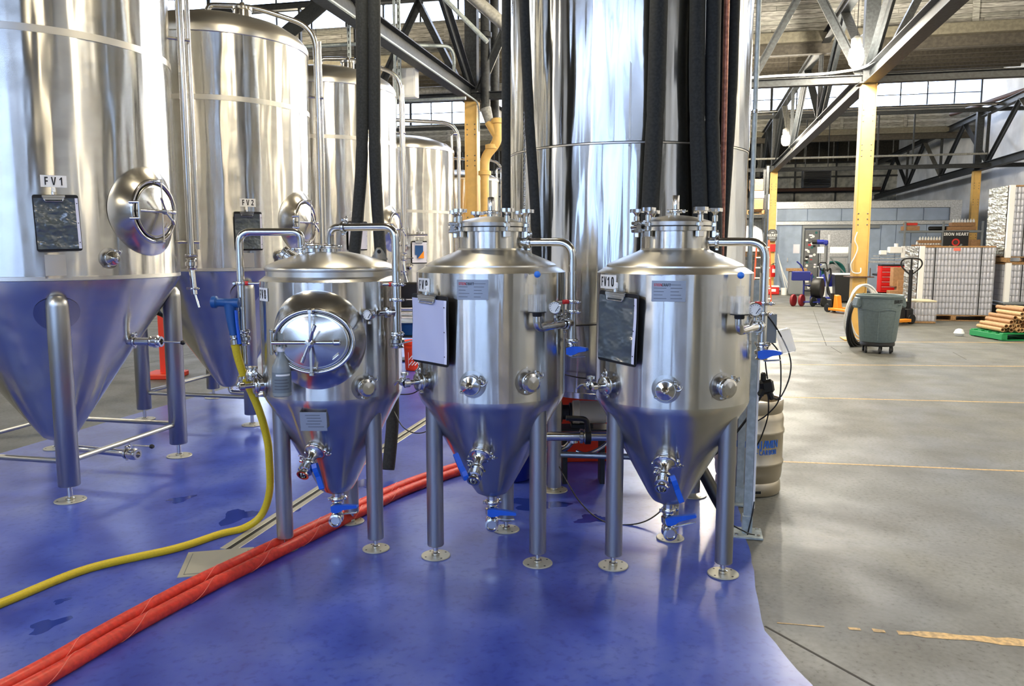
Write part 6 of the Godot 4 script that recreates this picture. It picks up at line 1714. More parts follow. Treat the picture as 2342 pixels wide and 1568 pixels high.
	var dd := part("door", bbox(MB.new(), Vector3(3.08, 0.02, 29.89), Vector3(3.84, 2.30, 29.95), 0.006), M.coldroom, cr, "pale blue hinged door")
	part("pull_handle", bbox(MB.new(), Vector3(3.38, 1.05, 29.85), Vector3(3.42, 1.20, 29.89), 0.006), M.alu, dd)
	part("notice", bbox(MB.new(), Vector3(3.58, 1.36, 29.884), Vector3(3.80, 1.68, 29.889)), M.paper, dd, "blank white notice")
	part("door_frame", bbox(bbox(MB.new(), Vector3(3.86, 0, 29.80), Vector3(3.93, 2.34, 29.95)), Vector3(3.86, 2.24, 29.78), Vector3(6.4, 2.34, 29.95), 0.004), M.steel_grey, cr)
	part("sliding_door", bbox(MB.new(), Vector3(4.45, 0.05, 29.80), Vector3(5.48, 2.18, 29.9), 0.006), M.alu, cr, "brushed sliding door")
	var sb := part("sticker_board", bbox(MB.new(), Vector3(3.95, 0.05, 29.78), Vector3(4.42, 2.18, 29.9), 0.004), M.mid_grey, cr, "strip of door covered in stickers")
	for k in 46:
		var x := rnd(3.98, 4.33)
		var y := 0.15 + k * 0.043
		var c: Material = [M.white, M.ink, M.paper, M.white, M.ink_grey, M.white, M.red_band, M.teal][[0, 1, 2, 3, 4, 5, 0, 2, 4, 7, 1, 6][k % 12] % 8]
		var z := -29.776 + 0.0006 * (k % 4)
		if k % 3 == 0:
			part("round_sticker", MB.new().turn(Vector3(x + 0.03, y, z), Vector3.BACK, [Vector2(0, 0.001), Vector2(0.045, 0.001)], 16), c, sb)
		else:
			part("sticker", MB.new().box(Vector3(x + 0.02, y, z), Vector3(rnd(0.06, 0.13), rnd(0.03, 0.08), 0.001)), c, sb)
	bld(single("air_cooler", "dark louvred unit heater hung under the roof above the cold room", "heater", heater_shape(), M.dark_grey, W(4.55, 32.0, 3.72)))
	# the far yellow column's sign, fire notice, extinguisher and what stands at its foot
	var sg := bld(thing("round_sign", "dark rounded sign with white lettering on the far yellow column", "sign", W(2.74, 28.72, 1.78)))
	part("plate", MB.new().prism(rect2(0.31, 0.42, 0.11), 0.012, Transform3D(Basis(), Vector3(0, 0.2, 0)), 0.003), M.dark_grey, sg)
	part("rim", MB.new().prism(rect2(0.27, 0.38, 0.10), 0.004, Transform3D(Basis(), Vector3(0, 0.2, 0.008)), 0.001), M.mid_grey, sg)
	letter("HEART", 0.085, M.white, sg, Transform3D(Basis(), Vector3(0, 0.20, 0.0115)), 0.95, true, 0.002)
	part("scroll", MB.new().box(Vector3(0, 0.30, 0.011), Vector3(0.08, 0.03, 0.002)).box(Vector3(0, 0.105, 0.011), Vector3(0.19, 0.018, 0.002)), M.white, sg)
	bld(single("fire_notice", "small red fire notice on the far yellow column", "sign", MB.new().box(Vector3(0, 0.13, 0), Vector3(0.2, 0.26, 0.01), 0.002), M.red, W(2.76, 28.72, 1.42)))
	var ex := bld(thing("fire_extinguisher", "red fire extinguisher hung on the far yellow column", "extinguisher", W(2.80, 28.66, 0.55)))
	part("cylinder", MB.new().lathe([Vector2(0, 0), Vector2(0.072, 0.004), Vector2(0.08, 0.03), Vector2(0.08, 0.34), Vector2(0.06, 0.39), Vector2(0.03, 0.41), Vector2(0, 0.41)], 24), M.red, ex)
	part("label", MB.new().lathe([Vector2(0.0812, 0.15), Vector2(0.0812, 0.28)], 12, Transform3D(), 38.0, null, -0.4, 1.0), M.white, ex)
	part("valve", MB.new().box(Vector3(0, 0.44, 0), Vector3(0.04, 0.05, 0.04), 0.006).box(Vector3(0.03, 0.47, 0), Vector3(0.11, 0.016, 0.03), 0.004), M.dark_grey, ex)
	part("hose", MB.new().tube(flow([Vector3(-0.02, 0.44, 0.03), Vector3(-0.10, 0.38, 0.04), Vector3(-0.10, 0.2, 0.05)], 6), 0.012, 8), M.cable, ex)
	var co := bld(thing("cooler", "red and white picnic cooler at the foot of the far column", "cooler", W(2.70, 27.6)))
	part("body", MB.new().box(Vector3(0, 0.13, 0), Vector3(0.42, 0.24, 0.28), 0.02), M.red, co)
	part("lid", MB.new().box(Vector3(0, 0.275, 0), Vector3(0.43, 0.06, 0.29), 0.02), M.white, co)
	part("badge", MB.new().box(Vector3(0, 0.15, 0.142), Vector3(0.2, 0.09, 0.004), 0.001), M.white, co)
	bld(single("white_tub", "small white tub beside the red cooler", "tub", MB.new().lathe([Vector2(0, 0), Vector2(0.09, 0), Vector2(0.10, 0.2), Vector2(0.106, 0.2), Vector2(0.106, 0.23), Vector2(0, 0.235)], 20), M.white, W(3.06, 27.5)))
	for k in 3:
		bld(single("plastic_pipe", "white plastic pipe leaning against the cold room, %s" % ["nearest the extinguisher", "middle of three", "nearest the work stand"][k], "pipe", MB.new().rod(Vector3(-0.02 + k * 0.07, 1.35 - k * 0.25, 0), Vector3(0.30 + k * 0.09, 0.0, 0.25), 0.013, -1, 8), M.white, W(2.98, 28.9), 0.0, "leaning pipes"))
	var ws := bld(thing("work_stand", "grey work stand with a wooden top by the cold room door", "stand", W(3.40, 27.3)))
	part("top", MB.new().box(Vector3(0, 0.84, 0), Vector3(0.60, 0.09, 0.5), 0.008), M.wood, ws)
	part("cabinet", MB.new().box(Vector3(0, 0.42, 0), Vector3(0.46, 0.74, 0.42), 0.01), M.steel_grey, ws)
	# pallet racking with cartons, and the orange ladder
	var rk := bld(thing("pallet_rack", "tall pallet rack at the left with dark uprights", "rack", W(1.62, 23.8)))
	for x in [-0.75, 0.42]:
		for z in [-0.5, 0.5]:
			part("upright", MB.new().box(Vector3(x, 1.9, z), Vector3(0.07, 3.8, 0.06), 0.004), M.iron, rk)
	for y in [1.25, 2.42]:
		for z in [-0.5, 0.5]:
			part("shelf_beam", MB.new().box(Vector3(-0.16, y, z), Vector3(1.2, 0.1, 0.05), 0.004), M.iron, rk)
	for g in [[2.47, "upper"], [1.30, "lower"]]:
		bld(wood_pallet("wooden pallet on the %s shelf of the rack" % g[1], W(1.5, 23.8, g[0]), 1.0, 0.9))
	for g in [[1.78, 2.61, 0.34, 0.30, 0.36, M.card, "brown carton low on the rack's upper pallet"], [1.78, 2.92, 0.36, 0.2, 0.36, M.bag, "white wrapped carton in the middle of the rack's upper pallet"], [1.76, 3.13, 0.34, 0.32, 0.36, M.card, "brown carton topmost on the pallet rack"], [2.06, 2.61, 0.12, 0.42, 0.2, M.bag, "white tub at the edge of the rack's upper pallet"]]:
		bld(single("carton", g[6], "carton", MB.new().box(Vector3(0, g[3] / 2, 0), Vector3(g[2], g[3], g[4]), 0.01), g[5], W(g[0], 23.5, g[1])))
	bld(single("wrapped_load", "grey plastic wrapped load on the rack's lower pallet", "load", MB.new().lathe([Vector2(0, 0), Vector2(0.40, 0), Vector2(0.44, 0.2), Vector2(0.40, 0.42), Vector2(0.3, 0.62), Vector2(0.12, 0.72), Vector2(0, 0.74)], 9), M.bag, W(1.66, 23.6, 1.44)))
	var ld := bld(thing("step_ladder", "orange stepladder with white steps below the pallet rack", "ladder", W(1.93, 22.55)))
	for s in [-1.0, 1.0]:
		part("rail", MB.new().rod(Vector3(0.24 * s, 0, 0.18), Vector3(0.16 * s, 1.75, -0.15), 0.022, -1, 8), M.ladder, ld)
		part("back_rail", MB.new().rod(Vector3(0.22 * s, 0, -0.55), Vector3(0.15 * s, 1.72, -0.2), 0.016, -1, 8), M.ladder, ld)
	for k in 6:
		var f := (k + 0.6) / 6.3
		part("step", MB.new().box(Vector3(0, f * 1.75, lerpf(0.18, -0.15, f)), Vector3(lerpf(0.47, 0.32, f), 0.035, 0.09), 0.006), M.white, ld)
	# blue hand truck with reels
	var ht := bld(thing("hand_truck", "blue hand truck carrying black cable reels, with red wheels", "hand truck", W(3.05, 22.2)))
	part("frame", MB.new().rod(Vector3(-0.08, 0.2, 0), Vector3(-0.08, 0.85, -0.05), 0.022).rod(Vector3(0.12, 0.2, 0), Vector3(0.12, 0.85, -0.05), 0.022).rod(Vector3(-0.08, 0.55, -0.02), Vector3(0.12, 0.55, -0.02), 0.018).tube(flow([Vector3(-0.08, 0.85, -0.05), Vector3(-0.15, 1.05, -0.05), Vector3(-0.28, 1.18, -0.03)], 6), 0.018, 8).box(Vector3(0.1, 0.12, 0.1), Vector3(0.4, 0.03, 0.3), 0.004), M.deep_blue, ht)
	part("bin", MB.new().box(Vector3(-0.17, 0.80, 0.06), Vector3(0.46, 0.24, 0.2), 0.012), M.deep_blue, ht, "blue bin")
	part("reel", wheel(MB.new(), Vector3(0.26, 0.48, 0.05), Vector3(0.9, 0, 0.4).normalized(), 0.27, 0.26), M.black, ht)
	part("reel_label", MB.new().box(Vector3(0.30, 0.76, 0.1), Vector3(0.16, 0.03, 0.1), 0.004), M.white, ht)
	for x in [-0.35, -0.14]:
		part("wheel", wheel(MB.new(), Vector3(x, 0.16, 0.16), Vector3(0.8, 0, 0.5).normalized(), 0.16, 0.07), M.dark_red, ht, "red wheel")
	for x in [0.14, 0.4]:
		part("wheel", wheel(MB.new(), Vector3(x, 0.13, 0.2), Vector3(0.7, 0, 0.6).normalized(), 0.13, 0.05), M.dark_grey, ht)
	# blue and white drum lifter
	var li := bld(thing("keg_lifter", "blue drum lifter with a tall pale mast and clamp arm", "lifter", W(3.67, 23.05)))
	part("mast", MB.new().box(Vector3(0.02, 0.95, -0.05), Vector3(0.06, 1.9, 0.08), 0.006), M.alu, li)
	part("mast_rail", MB.new().box(Vector3(-0.17, 0.55, 0.0), Vector3(0.035, 1.1, 0.05), 0.004), M.deep_blue, li)
	part("motor", MB.new().rod(Vector3(-0.30, 1.70, 0), Vector3(-0.12, 1.70, 0), 0.065).box(Vector3(-0.08, 1.69, 0), Vector3(0.14, 0.12, 0.12), 0.02).box(Vector3(-0.06, 1.64, 0), Vector3(0.06, 0.2, 0.06), 0.01), M.deep_blue, li)
	part("motor_cap", MB.new().rod(Vector3(-0.42, 1.70, 0), Vector3(-0.30, 1.70, 0), 0.06), M.black, li)
	part("ram", MB.new().rod(Vector3(-0.06, 1.15, 0), Vector3(-0.06, 1.6, 0), 0.04), M.mid_grey, li)
	part("clamp_jaw", MB.new().prism(PackedVector2Array([Vector2(-0.30, 1.02), Vector2(-0.10, 0.97), Vector2(0.04, 0.97), Vector2(0.04, 1.10), Vector2(-0.10, 1.09)]), 0.08, Transform3D(), 0.006), M.steel_grey, li)
	part("base", MB.new().box(Vector3(-0.1, 0.13, 0.1), Vector3(0.62, 0.14, 0.4), 0.02).box(Vector3(0.2, 0.08, 0.3), Vector3(0.2, 0.06, 0.5), 0.01), M.deep_blue, li)
	part("cable_loop", MB.new().tube(flow([Vector3(-0.02, 0.9, 0.06), Vector3(0.06, 0.98, 0.06), Vector3(0.09, 0.8, 0.06), Vector3(0.02, 0.4, 0.06), Vector3(0.14, 0.15, 0.1)], 7), 0.025, 8), M.cable, li)
	for x in [-0.3, 0.0]:
		part("wheel", wheel(MB.new(), Vector3(x, 0.09, 0.32), Vector3(1, 0, 0.1).normalized(), 0.09, 0.05), M.dark_grey, li)
	pallet_jack("yellow forked pallet jack lying left of the grey bin", W(3.45, 20.1), -1.15, false)
	pallet_jack("pallet jack with upright black loop handle right of the bin", Vector3(7.88, 0, -15.9), PI + 0.35, true)
	# teal hose, tubs, drum
	var tl := MB.new()
	for k in 5:
		var loop := []
		for j in 25:
			var a := TAU * j / 24.0
			loop.append(Vector3(cos(a) * (0.30 + 0.02 * k), sin(a) * (0.30 + 0.015 * k), 0.05 * k))
		tl.tube(loop, 0.028, 8, false)
	bld(single("teal_hose", "teal hose coiled on the wall by the sliding door", "hose", tl, M.teal, W(4.85, 29.4, 0.72)))
	var tb := bld(thing("black_tub", "large black wheeled tote with white lid liner behind the pallet jack", "tote", W(4.28, 24.1)))
	part("body", MB.new().prism(PackedVector2Array([Vector2(-0.22, 0.02), Vector2(0.22, 0.02), Vector2(0.27, 0.78), Vector2(-0.27, 0.78)]), 0.5, Transform3D(), 0.02), M.black, tb)
	part("liner", MB.new().box(Vector3(0, 0.80, 0), Vector3(0.56, 0.05, 0.52), 0.015), M.bag, tb)
	var dm := bld(thing("drum", "blue drum on a white box left of the black tote", "drum", W(3.93, 24.6)))
	part("box", MB.new().box(Vector3(0, 0.21, 0), Vector3(0.30, 0.42, 0.3), 0.01), M.white, dm)
	part("drum", MB.new().lathe([Vector2(0, 0.42), Vector2(0.15, 0.42), Vector2(0.16, 0.45), Vector2(0.16, 0.74), Vector2(0.14, 0.78), Vector2(0, 0.78)], 20), M.deep_blue, dm)
	bld(single("red_reel", "red hose reel behind the black tote", "reel", wheel(MB.new(), Vector3(0, 0.62, 0), Vector3(0.9, 0, 0.3).normalized(), 0.28, 0.2), M.red, W(4.75, 25.0, 0.1)))
	# canning line
	var cn := bld(thing("canning_machine", "white and steel canning machine behind the yellow column", "machine", W(6.05, 26.4)))
	part("frame", MB.new().box(Vector3(0.1, 0.72, 0), Vector3(1.1, 0.06, 0.7), 0.006).box(Vector3(-0.35, 0.36, 0.2), Vector3(0.06, 0.72, 0.06)).box(Vector3(0.6, 0.36, 0.2), Vector3(0.06, 0.72, 0.06)), M.dark_grey, cn)
	part("housing", MB.new().box(Vector3(0.08, 0.90, 0), Vector3(0.85, 0.26, 0.6), 0.03), M.white, cn)
	part("conveyor", MB.new().box(Vector3(0.0, 1.12, 0.05), Vector3(1.3, 0.06, 0.3), 0.008).box(Vector3(0.0, 1.22, 0.05), Vector3(1.2, 0.03, 0.02)).box(Vector3(0.0, 1.30, -0.1), Vector3(1.0, 0.03, 0.02)), M.alu, cn)
	part("heads", MB.new().box(Vector3(0.1, 1.48, 0), Vector3(0.4, 0.2, 0.3), 0.02).box(Vector3(0.3, 1.42, 0.1), Vector3(0.1, 0.36, 0.1), 0.01).box(Vector3(-0.25, 1.40, 0), Vector3(0.2, 0.14, 0.2), 0.02).rod(Vector3(0.12, 1.55, 0), Vector3(0.12, 1.68, 0), 0.06), M.white, cn)
	part("port_plate", MB.new().turn(Vector3(-0.16, 0.90, 0.305), Vector3.BACK, [Vector2(0, 0.006), Vector2(0.06, 0.006), Vector2(0.06, 0)], 18), M.alu, cn)
	var hm := part("screen_box", MB.new().box(Vector3(0.78, 1.42, 0.1), Vector3(0.34, 0.36, 0.12), 0.012), M.alu, cn)
	part("screen", MB.new().box(Vector3(0.78, 1.45, 0.162), Vector3(0.22, 0.16, 0.006), 0.002), M.dark_grey, hm)
	part("pipework", MB.new().tube(bend([Vector3(0.55, 0.7, 0.2), Vector3(0.55, 0.95, 0.25), Vector3(0.85, 1.0, 0.25), Vector3(0.85, 0.5, 0.25)], 0.1), 0.035, 10), M.alu, cn)
	var cx := bld(thing("control_box", "brown grey control box with a red switch left of the yellow column", "control box", W(4.98, 26.3)))
	part("box", MB.new().box(Vector3(0, 1.37, 0), Vector3(0.36, 0.64, 0.25), 0.012), M.steel_grey, cx)
	part("door", MB.new().box(Vector3(0, 1.37, 0.13), Vector3(0.32, 0.58, 0.015), 0.006), M.mid_grey, cx)
	part("switch", MB.new().box(Vector3(0.1, 1.17, 0.145), Vector3(0.08, 0.10, 0.02), 0.004), M.fork, cx)
	part("switch_knob", MB.new().turn(Vector3(0.1, 1.17, 0.155), Vector3.BACK, [Vector2(0.025, 0), Vector2(0.025, 0.02), Vector2(0, 0.02)], 10), M.red, cx)
	part("post", MB.new().box(Vector3(0, 0.53, 0), Vector3(0.08, 1.06, 0.08), 0.005), M.steel_grey, cx)
	var tt := bld(thing("infeed_table", "white infeed table of the canning line before the sliding door", "table", W(4.5, 27.0)))
	part("top", MB.new().box(Vector3(0, 1.40, 0), Vector3(1.0, 0.06, 0.5), 0.01).box(Vector3(0, 1.50, -0.2), Vector3(1.0, 0.16, 0.03), 0.006), M.white, tt)
	part("side_frame", MB.new().box(Vector3(0.1, 1.25, 0.1), Vector3(0.7, 0.05, 0.05)).rod(Vector3(-0.15, 1.25, 0.1), Vector3(0.3, 0.75, 0.1), 0.02).rod(Vector3(0.4, 0, 0.1), Vector3(0.4, 1.3, 0.1), 0.03).rod(Vector3(-0.45, 0, 0.1), Vector3(-0.45, 1.4, 0.1), 0.02), M.steel_grey, tt)
	var rc := bld(thing("tool_chest", "red tool chest with many drawers right of the yellow column", "tool chest", W(6.0, 25.5)))
	part("cabinet", MB.new().box(Vector3(0, 0.62, 0), Vector3(0.95, 0.78, 0.45), 0.012), M.red, rc)
	for k in 5:
		for c in 2:
			var dw := part("drawer", MB.new().box(Vector3(-0.235 + c * 0.47, 0.93 - k * 0.145, 0.23), Vector3(0.44, 0.125, 0.02), 0.006), M.red, rc)
			part("pull", MB.new().box(Vector3(-0.235 + c * 0.47, 0.975 - k * 0.145, 0.244), Vector3(0.40, 0.018, 0.012), 0.003), M.alu, dw)
	part("base", MB.new().box(Vector3(0, 0.12, 0), Vector3(0.9, 0.2, 0.42), 0.01), M.black, rc)
	part("top_mat", MB.new().box(Vector3(0, 1.03, 0), Vector3(0.95, 0.05, 0.45), 0.01), M.black, rc)
	for g in [[5.75, 24.3, 0.0, 0.44, 0.34, "brown carton on the floor behind the loop handle"], [5.98, 24.5, 0.0, 0.40, 0.62, "taller brown carton with a white label beside the foil pallet"], [5.82, 24.6, 0.44, 0.30, 0.55, "brown carton topmost behind the loop handle"]]:
		bld(single("carton", g[5], "carton", MB.new().box(Vector3(0, g[4] / 2, 0), Vector3(g[3], g[4], 0.36), 0.008), M.card, W(g[0], g[1], g[2])))
	# shelf rack with cartons and bottles
	var sr := bld(thing("shelf_rack", "grey shelf rack of cartons and bottles behind the can pallets", "rack", W(8.0, 28.6)))
	for x in [-1.15, 0.0, 1.15]:
		part("upright", MB.new().box(Vector3(x, 1.2, 0.3), Vector3(0.06, 2.4, 0.06), 0.004), M.steel_grey, sr)
	for y in [0.9, 1.52, 2.08]:
		part("shelf", MB.new().box(Vector3(0, y, 0), Vector3(2.36, 0.07, 0.7), 0.004), M.steel_grey, sr)
	for g in [[-0.95, 2.115, 0.5, 0.14, "carton at the left end of the rack's top shelf"], [-0.95, 2.27, 0.36, 0.10, "orange lettered carton stacked at the rack's top left"], [0.55, 2.115, 0.85, 0.12, "long carton tray on the right of the top shelf"], [0.6, 2.245, 0.7, 0.12, "second carton tray stacked on the top shelf"], [-0.35, 1.555, 1.0, 0.10, "long carton tray on the middle shelf"], [-0.25, 1.70, 0.9, 0.10, "upper carton tray on the middle shelf"], [1.0, 1.555, 0.3, 0.26, "brown carton at the right end of the middle shelf"]]:
		var o := bld(single("carton", g[4], "carton", MB.new().box(Vector3(0, g[3] / 2, 0), Vector3(g[2], g[3], 0.34), 0.006), M.card, W(8.0, 28.6) + Vector3(cos(YAW) * g[0], g[1], sin(YAW) * g[0]) + Vector3(-sin(YAW), 0, cos(YAW)) * 0.12))
		if g[4].begins_with("orange"):
			part("print", MB.new().box(Vector3(0, 0.05, 0.171), Vector3(0.34, 0.07, 0.002)), M.ink_red, o)
	var bt: Node3D = null
	for g in [[-0.33, 1.655, 11, 0.083], [-0.28, 1.80, 10, 0.085], [0.6, 2.365, 8, 0.085], [-0.95, 2.115, 0, 0.08]]:
		for k in g[2]:
			var x: float = g[0] + (k - (g[2] - 1) / 2.0) * g[3]
			var at: Vector3 = W(8.0, 28.6) + Vector3(cos(YAW), 0, sin(YAW)) * x + Vector3(-sin(YAW), 0, cos(YAW)) * 0.24 + Vector3(0, g[1], 0)
			if bt == null:
				bt = single("bottle", "small white capped bottle standing in a carton tray on the shelf rack", "bottle", MB.new().lathe([Vector2(0, 0), Vector2(0.032, 0), Vector2(0.034, 0.01), Vector2(0.034, 0.07), Vector2(0.015, 0.09), Vector2(0.016, 0.115), Vector2(0, 0.115)], 10), M.white, at, 0.0, "bottles on the shelf rack")
			else:
				copy(bt, "bottle", "small white capped bottle standing in a carton tray on the shelf rack", at, 0.0)
	bld(single("black_bundle", "black rolled bundle lying on the rack's top shelf", "bundle", MB.new().turn(Vector3(-0.35, 0.07, 0), Vector3.RIGHT, [Vector2(0, 0), Vector2(0.05, 0.01), Vector2(0.07, 0.05), Vector2(0.065, 0.35), Vector2(0.075, 0.62), Vector2(0.04, 0.70), Vector2(0, 0.7)], 14), M.black, W(7.95, 28.5, 2.115)))
	var ih := bld(thing("poster_board", "black display board reading IRON HEART with a round emblem", "sign", W(7.38, 24.9)))
	part("board", MB.new().box(Vector3(0, 1.75, 0), Vector3(0.66, 0.52, 0.02), 0.004), M.black, ih)
	part("stand", MB.new().box(Vector3(0, 0.75, -0.05), Vector3(0.08, 1.5, 0.04)).box(Vector3(0, 0.02, -0.05), Vector3(0.5, 0.04, 0.4)), M.black, ih)
	letter("IRON HEART", 0.085, M.white, ih, Transform3D(Basis(), Vector3(0, 1.93, 0.012)), 0.92, true, 0.003)
	part("round_emblem", MB.new().lathe([Vector2(0.065, 0), Vector2(0.065, 0.004), Vector2(0.105, 0.004), Vector2(0.105, 0)], 24, Transform3D(MB.aim(Vector3.BACK), Vector3(0, 1.70, 0.012))), M.ink_red, ih)
	part("emblem_centre", MB.new().turn(Vector3(0, 1.70, 0.0115), Vector3.BACK, [Vector2(0, 0.003), Vector2(0.05, 0.003)], 18), M.rust, ih)
	part("can_print", MB.new().box(Vector3(0.12, 1.58, 0.012), Vector3(0.05, 0.16, 0.003), 0.0, Basis(Vector3.BACK, -0.5)).box(Vector3(-0.14, 1.55, 0.012), Vector3(0.04, 0.12, 0.003), 0.0, Basis(Vector3.BACK, 0.2)), M.steel_grey, ih)

func heater_shape() -> MB:
	var b := MB.new().box(Vector3(0, 0.45, 0), Vector3(1.0, 0.7, 0.5), 0.02)
	for k in 9:
		b.box(Vector3(0, 0.18 + k * 0.065, 0.27), Vector3(0.9, 0.02, 0.08), 0.0, Basis(Vector3.RIGHT, 0.5))
	b.rod(Vector3(-0.4, 0.8, 0), Vector3(-0.4, 2.6, 0), 0.02, -1, 6)
	b.rod(Vector3(0.4, 0.8, 0), Vector3(0.4, 2.6, 0), 0.02, -1, 6)
	return b

func pallet_jack(label: String, at: Vector3, turn: float, up: bool) -> void:
	var o := thing("pallet_jack", label, "pallet jack", at, turn, "yellow pallet jacks")
	for s in [-1.0, 1.0]:
		part("fork", MB.new().prism(PackedVector2Array([Vector2(0, 0.06), Vector2(0.95, 0.05), Vector2(1.1, 0.055), Vector2(1.08, 0.085), Vector2(0.0, 0.12)]), 0.16, Transform3D(Basis(), Vector3(0, 0, 0.19 * s)), 0.006), M.fork, o)
		part("load_wheel", wheel(MB.new(), Vector3(0.95, 0.042, 0.19 * s), Vector3.BACK, 0.04, 0.07), M.dark_grey, o)
	part("yoke", MB.new().prism(PackedVector2Array([Vector2(-0.05, 0.05), Vector2(0.12, 0.05), Vector2(0.06, 0.40), Vector2(-0.02, 0.42)]), 0.15, Transform3D(), 0.01), M.fork if not up else M.black, o)
	part("pump", MB.new().box(Vector3(-0.15, 0.2, 0), Vector3(0.16, 0.22, 0.2), 0.02).rod(Vector3(-0.14, 0.25, 0), Vector3(-0.14, 0.45, 0), 0.05), M.black, o)
	for s in [-1.0, 1.0]:
		part("steer_wheel", wheel(MB.new(), Vector3(-0.17, 0.1, 0.10 * s), Vector3.BACK, 0.10, 0.06), M.black, o)
	var h := MB.new()
	if up:
		var br := MB.new().box(Vector3(-0.24, 0.22, 0.1), Vector3(0.05, 0.50, 0.06), 0.006, Basis(Vector3.BACK, -0.72))
		br.box(Vector3(-0.22, 0.035, 0.1), Vector3(0.42, 0.05, 0.06), 0.006)
		part("brace", br, M.fork, o)
		h.box(Vector3(-0.2, 0.62, 0), Vector3(0.05, 0.95, 0.07), 0.008)
		var loop := []
		for p in [Vector2(0, 0.98), Vector2(0.13, 1.10), Vector2(0.19, 1.2), Vector2(0.16, 1.29), Vector2(0.06, 1.32), Vector2(-0.06, 1.32), Vector2(-0.16, 1.29), Vector2(-0.19, 1.2), Vector2(-0.13, 1.10), Vector2(0, 0.98)]:
			loop.append(Vector3(-0.2 + p.x * 0.68, p.y, p.x * 0.73))
		h.tube(flow(loop, 5), 0.016, 8, false)
		h.rod(Vector3(-0.2, 1.0, 0), Vector3(-0.2, 1.32, 0), 0.018, -1, 8)
	else:
		h.rod(Vector3(-0.18, 0.3, 0), Vector3(-0.45, 1.05, 0), 0.02, -1, 8)
		h.tube(bend([Vector3(-0.45, 1.0, -0.12), Vector3(-0.5, 1.18, -0.12), Vector3(-0.5, 1.18, 0.12), Vector3(-0.45, 1.0, 0.12), Vector3(-0.45, 1.0, -0.12)], 0.05), 0.014, 8, false)
	part("handle", h, M.black, o)

func wood_pallet(label: String, at: Vector3, w: float, d: float, m: Material = null, called := "pallet") -> Node3D:
	var o := thing(called, label, "pallet", at)
	pallet_parts(o, w, d, m if m else M.wood)
	return o

func pallet_parts(o: Node3D, w: float, d: float, m: Material) -> void:
	for k in 5:
		part("deck_board", MB.new().box(Vector3(0, 0.118, (k / 4.0 - 0.5) * (d - 0.1)), Vector3(w, 0.02, 0.1), 0.003), m, o)
	for s in [-1.0, 0.0, 1.0]:
		part("stringer", MB.new().box(Vector3(s * (w / 2 - 0.03), 0.062, 0), Vector3(0.10, 0.09, d), 0.003), m, o)
		part("bottom_board", MB.new().box(Vector3(0, 0.01, s * (d / 2 - 0.06)), Vector3(w, 0.018, 0.1), 0.003), m, o)

func can_mesh(h: float) -> ArrayMesh:
	return MB.new().lathe([Vector2(0.027, 0.001), Vector2(0.032, 0.012), Vector2(0.033, 0.02), Vector2(0.033, h * 0.82), Vector2(0.030, h * 0.90), Vector2(0.0275, h * 0.95), Vector2(0.0285, h - 0.002), Vector2(0.026, h - 0.003), Vector2(0.025, h - 0.01)], 10).mesh()

# a shrink wrapped pallet of empty cans: layers of cans between slip sheets, foil on one flank, white corner boards
func can_load(o: Node3D, w: float, d: float, y0: float, layers: int, foil_left: bool) -> float:
	var ch := 0.122
	var me := can_mesh(ch)
	var nx := int(w / 0.0675)
	var nz := int(d / 0.0675)
	for l in layers:
		var y := y0 + l * (ch + 0.006)
		var mm := MultiMesh.new()
		mm.transform_format = MultiMesh.TRANSFORM_3D
		mm.mesh = me
		var at := []
		for i in nx:
			for j in nz:
				if j > 1 and i > 1 and i < nx - 2:
					continue
				at.append(Vector3((i - (nx - 1) / 2.0) * w / nx, y, d / 2 - (j + 0.5) * d / nz))
		mm.instance_count = at.size()
		for i in at.size():
			mm.set_instance_transform(i, Transform3D(Basis(), at[i]))
		var mi := MultiMeshInstance3D.new()
		mi.name = "can_layer"
		mi.multimesh = mm
		mi.material_override = M.can
		o.add_child(mi, true)
		stuff(mi)
		part("slip_sheet", MB.new().box(Vector3(0, y - 0.003, 0), Vector3(w, 0.004, d)), M.steel_grey, o)
	var top := y0 + layers * (ch + 0.006)
	part("core", MB.new().box(Vector3(0, (y0 + top) / 2, -0.07), Vector3(w - 0.32, top - y0 - 0.02, d - 0.3)), M.mid_grey, o)
	part("top_frame", MB.new().box(Vector3(0, top + 0.012, 0), Vector3(w + 0.02, 0.03, d + 0.02), 0.004), M.wood, o)
	for x in [-0.30, 0.32]:
		part("strap", MB.new().box(Vector3(x * w, (y0 + top) / 2, d / 2 + 0.004), Vector3(0.02, top - y0, 0.003)), M.ink, o)
	part("corner_board", MB.new().box(Vector3(-w / 2 + 0.03, (y0 + top) / 2, d / 2 + 0.008), Vector3(0.10, top - y0 + 0.06, 0.012), 0.002).box(Vector3(-w / 2 - 0.008, (y0 + top) / 2, d / 2 - 0.03), Vector3(0.012, top - y0 + 0.06, 0.09), 0.002), M.white, o, "white corner board")
	part("film", MB.new().box(Vector3(0, (y0 + top) / 2, 0), Vector3(w + 0.012, top - y0, d + 0.006)), M.film, o, "clear shrink film")
	if foil_left:
		var crumple := FastNoiseLite.new()
		crumple.seed = layers + int(w * 10)
		var sh := func(u: float, v: float) -> Vector3:
			return Vector3(-w / 2 - 0.03 - 0.014 * crumple.get_noise_2d(u * 160.0, v * 1500.0), lerpf(y0, top + 0.03, v), lerpf(d / 2 - 0.07, -d / 2, u))
		part("foil_wrap", MB.new().sheet(sh, 16, 70, func(_p: Vector3) -> Vector3: return Vector3.LEFT), M.foil, o, "crumpled silver film")
	return top

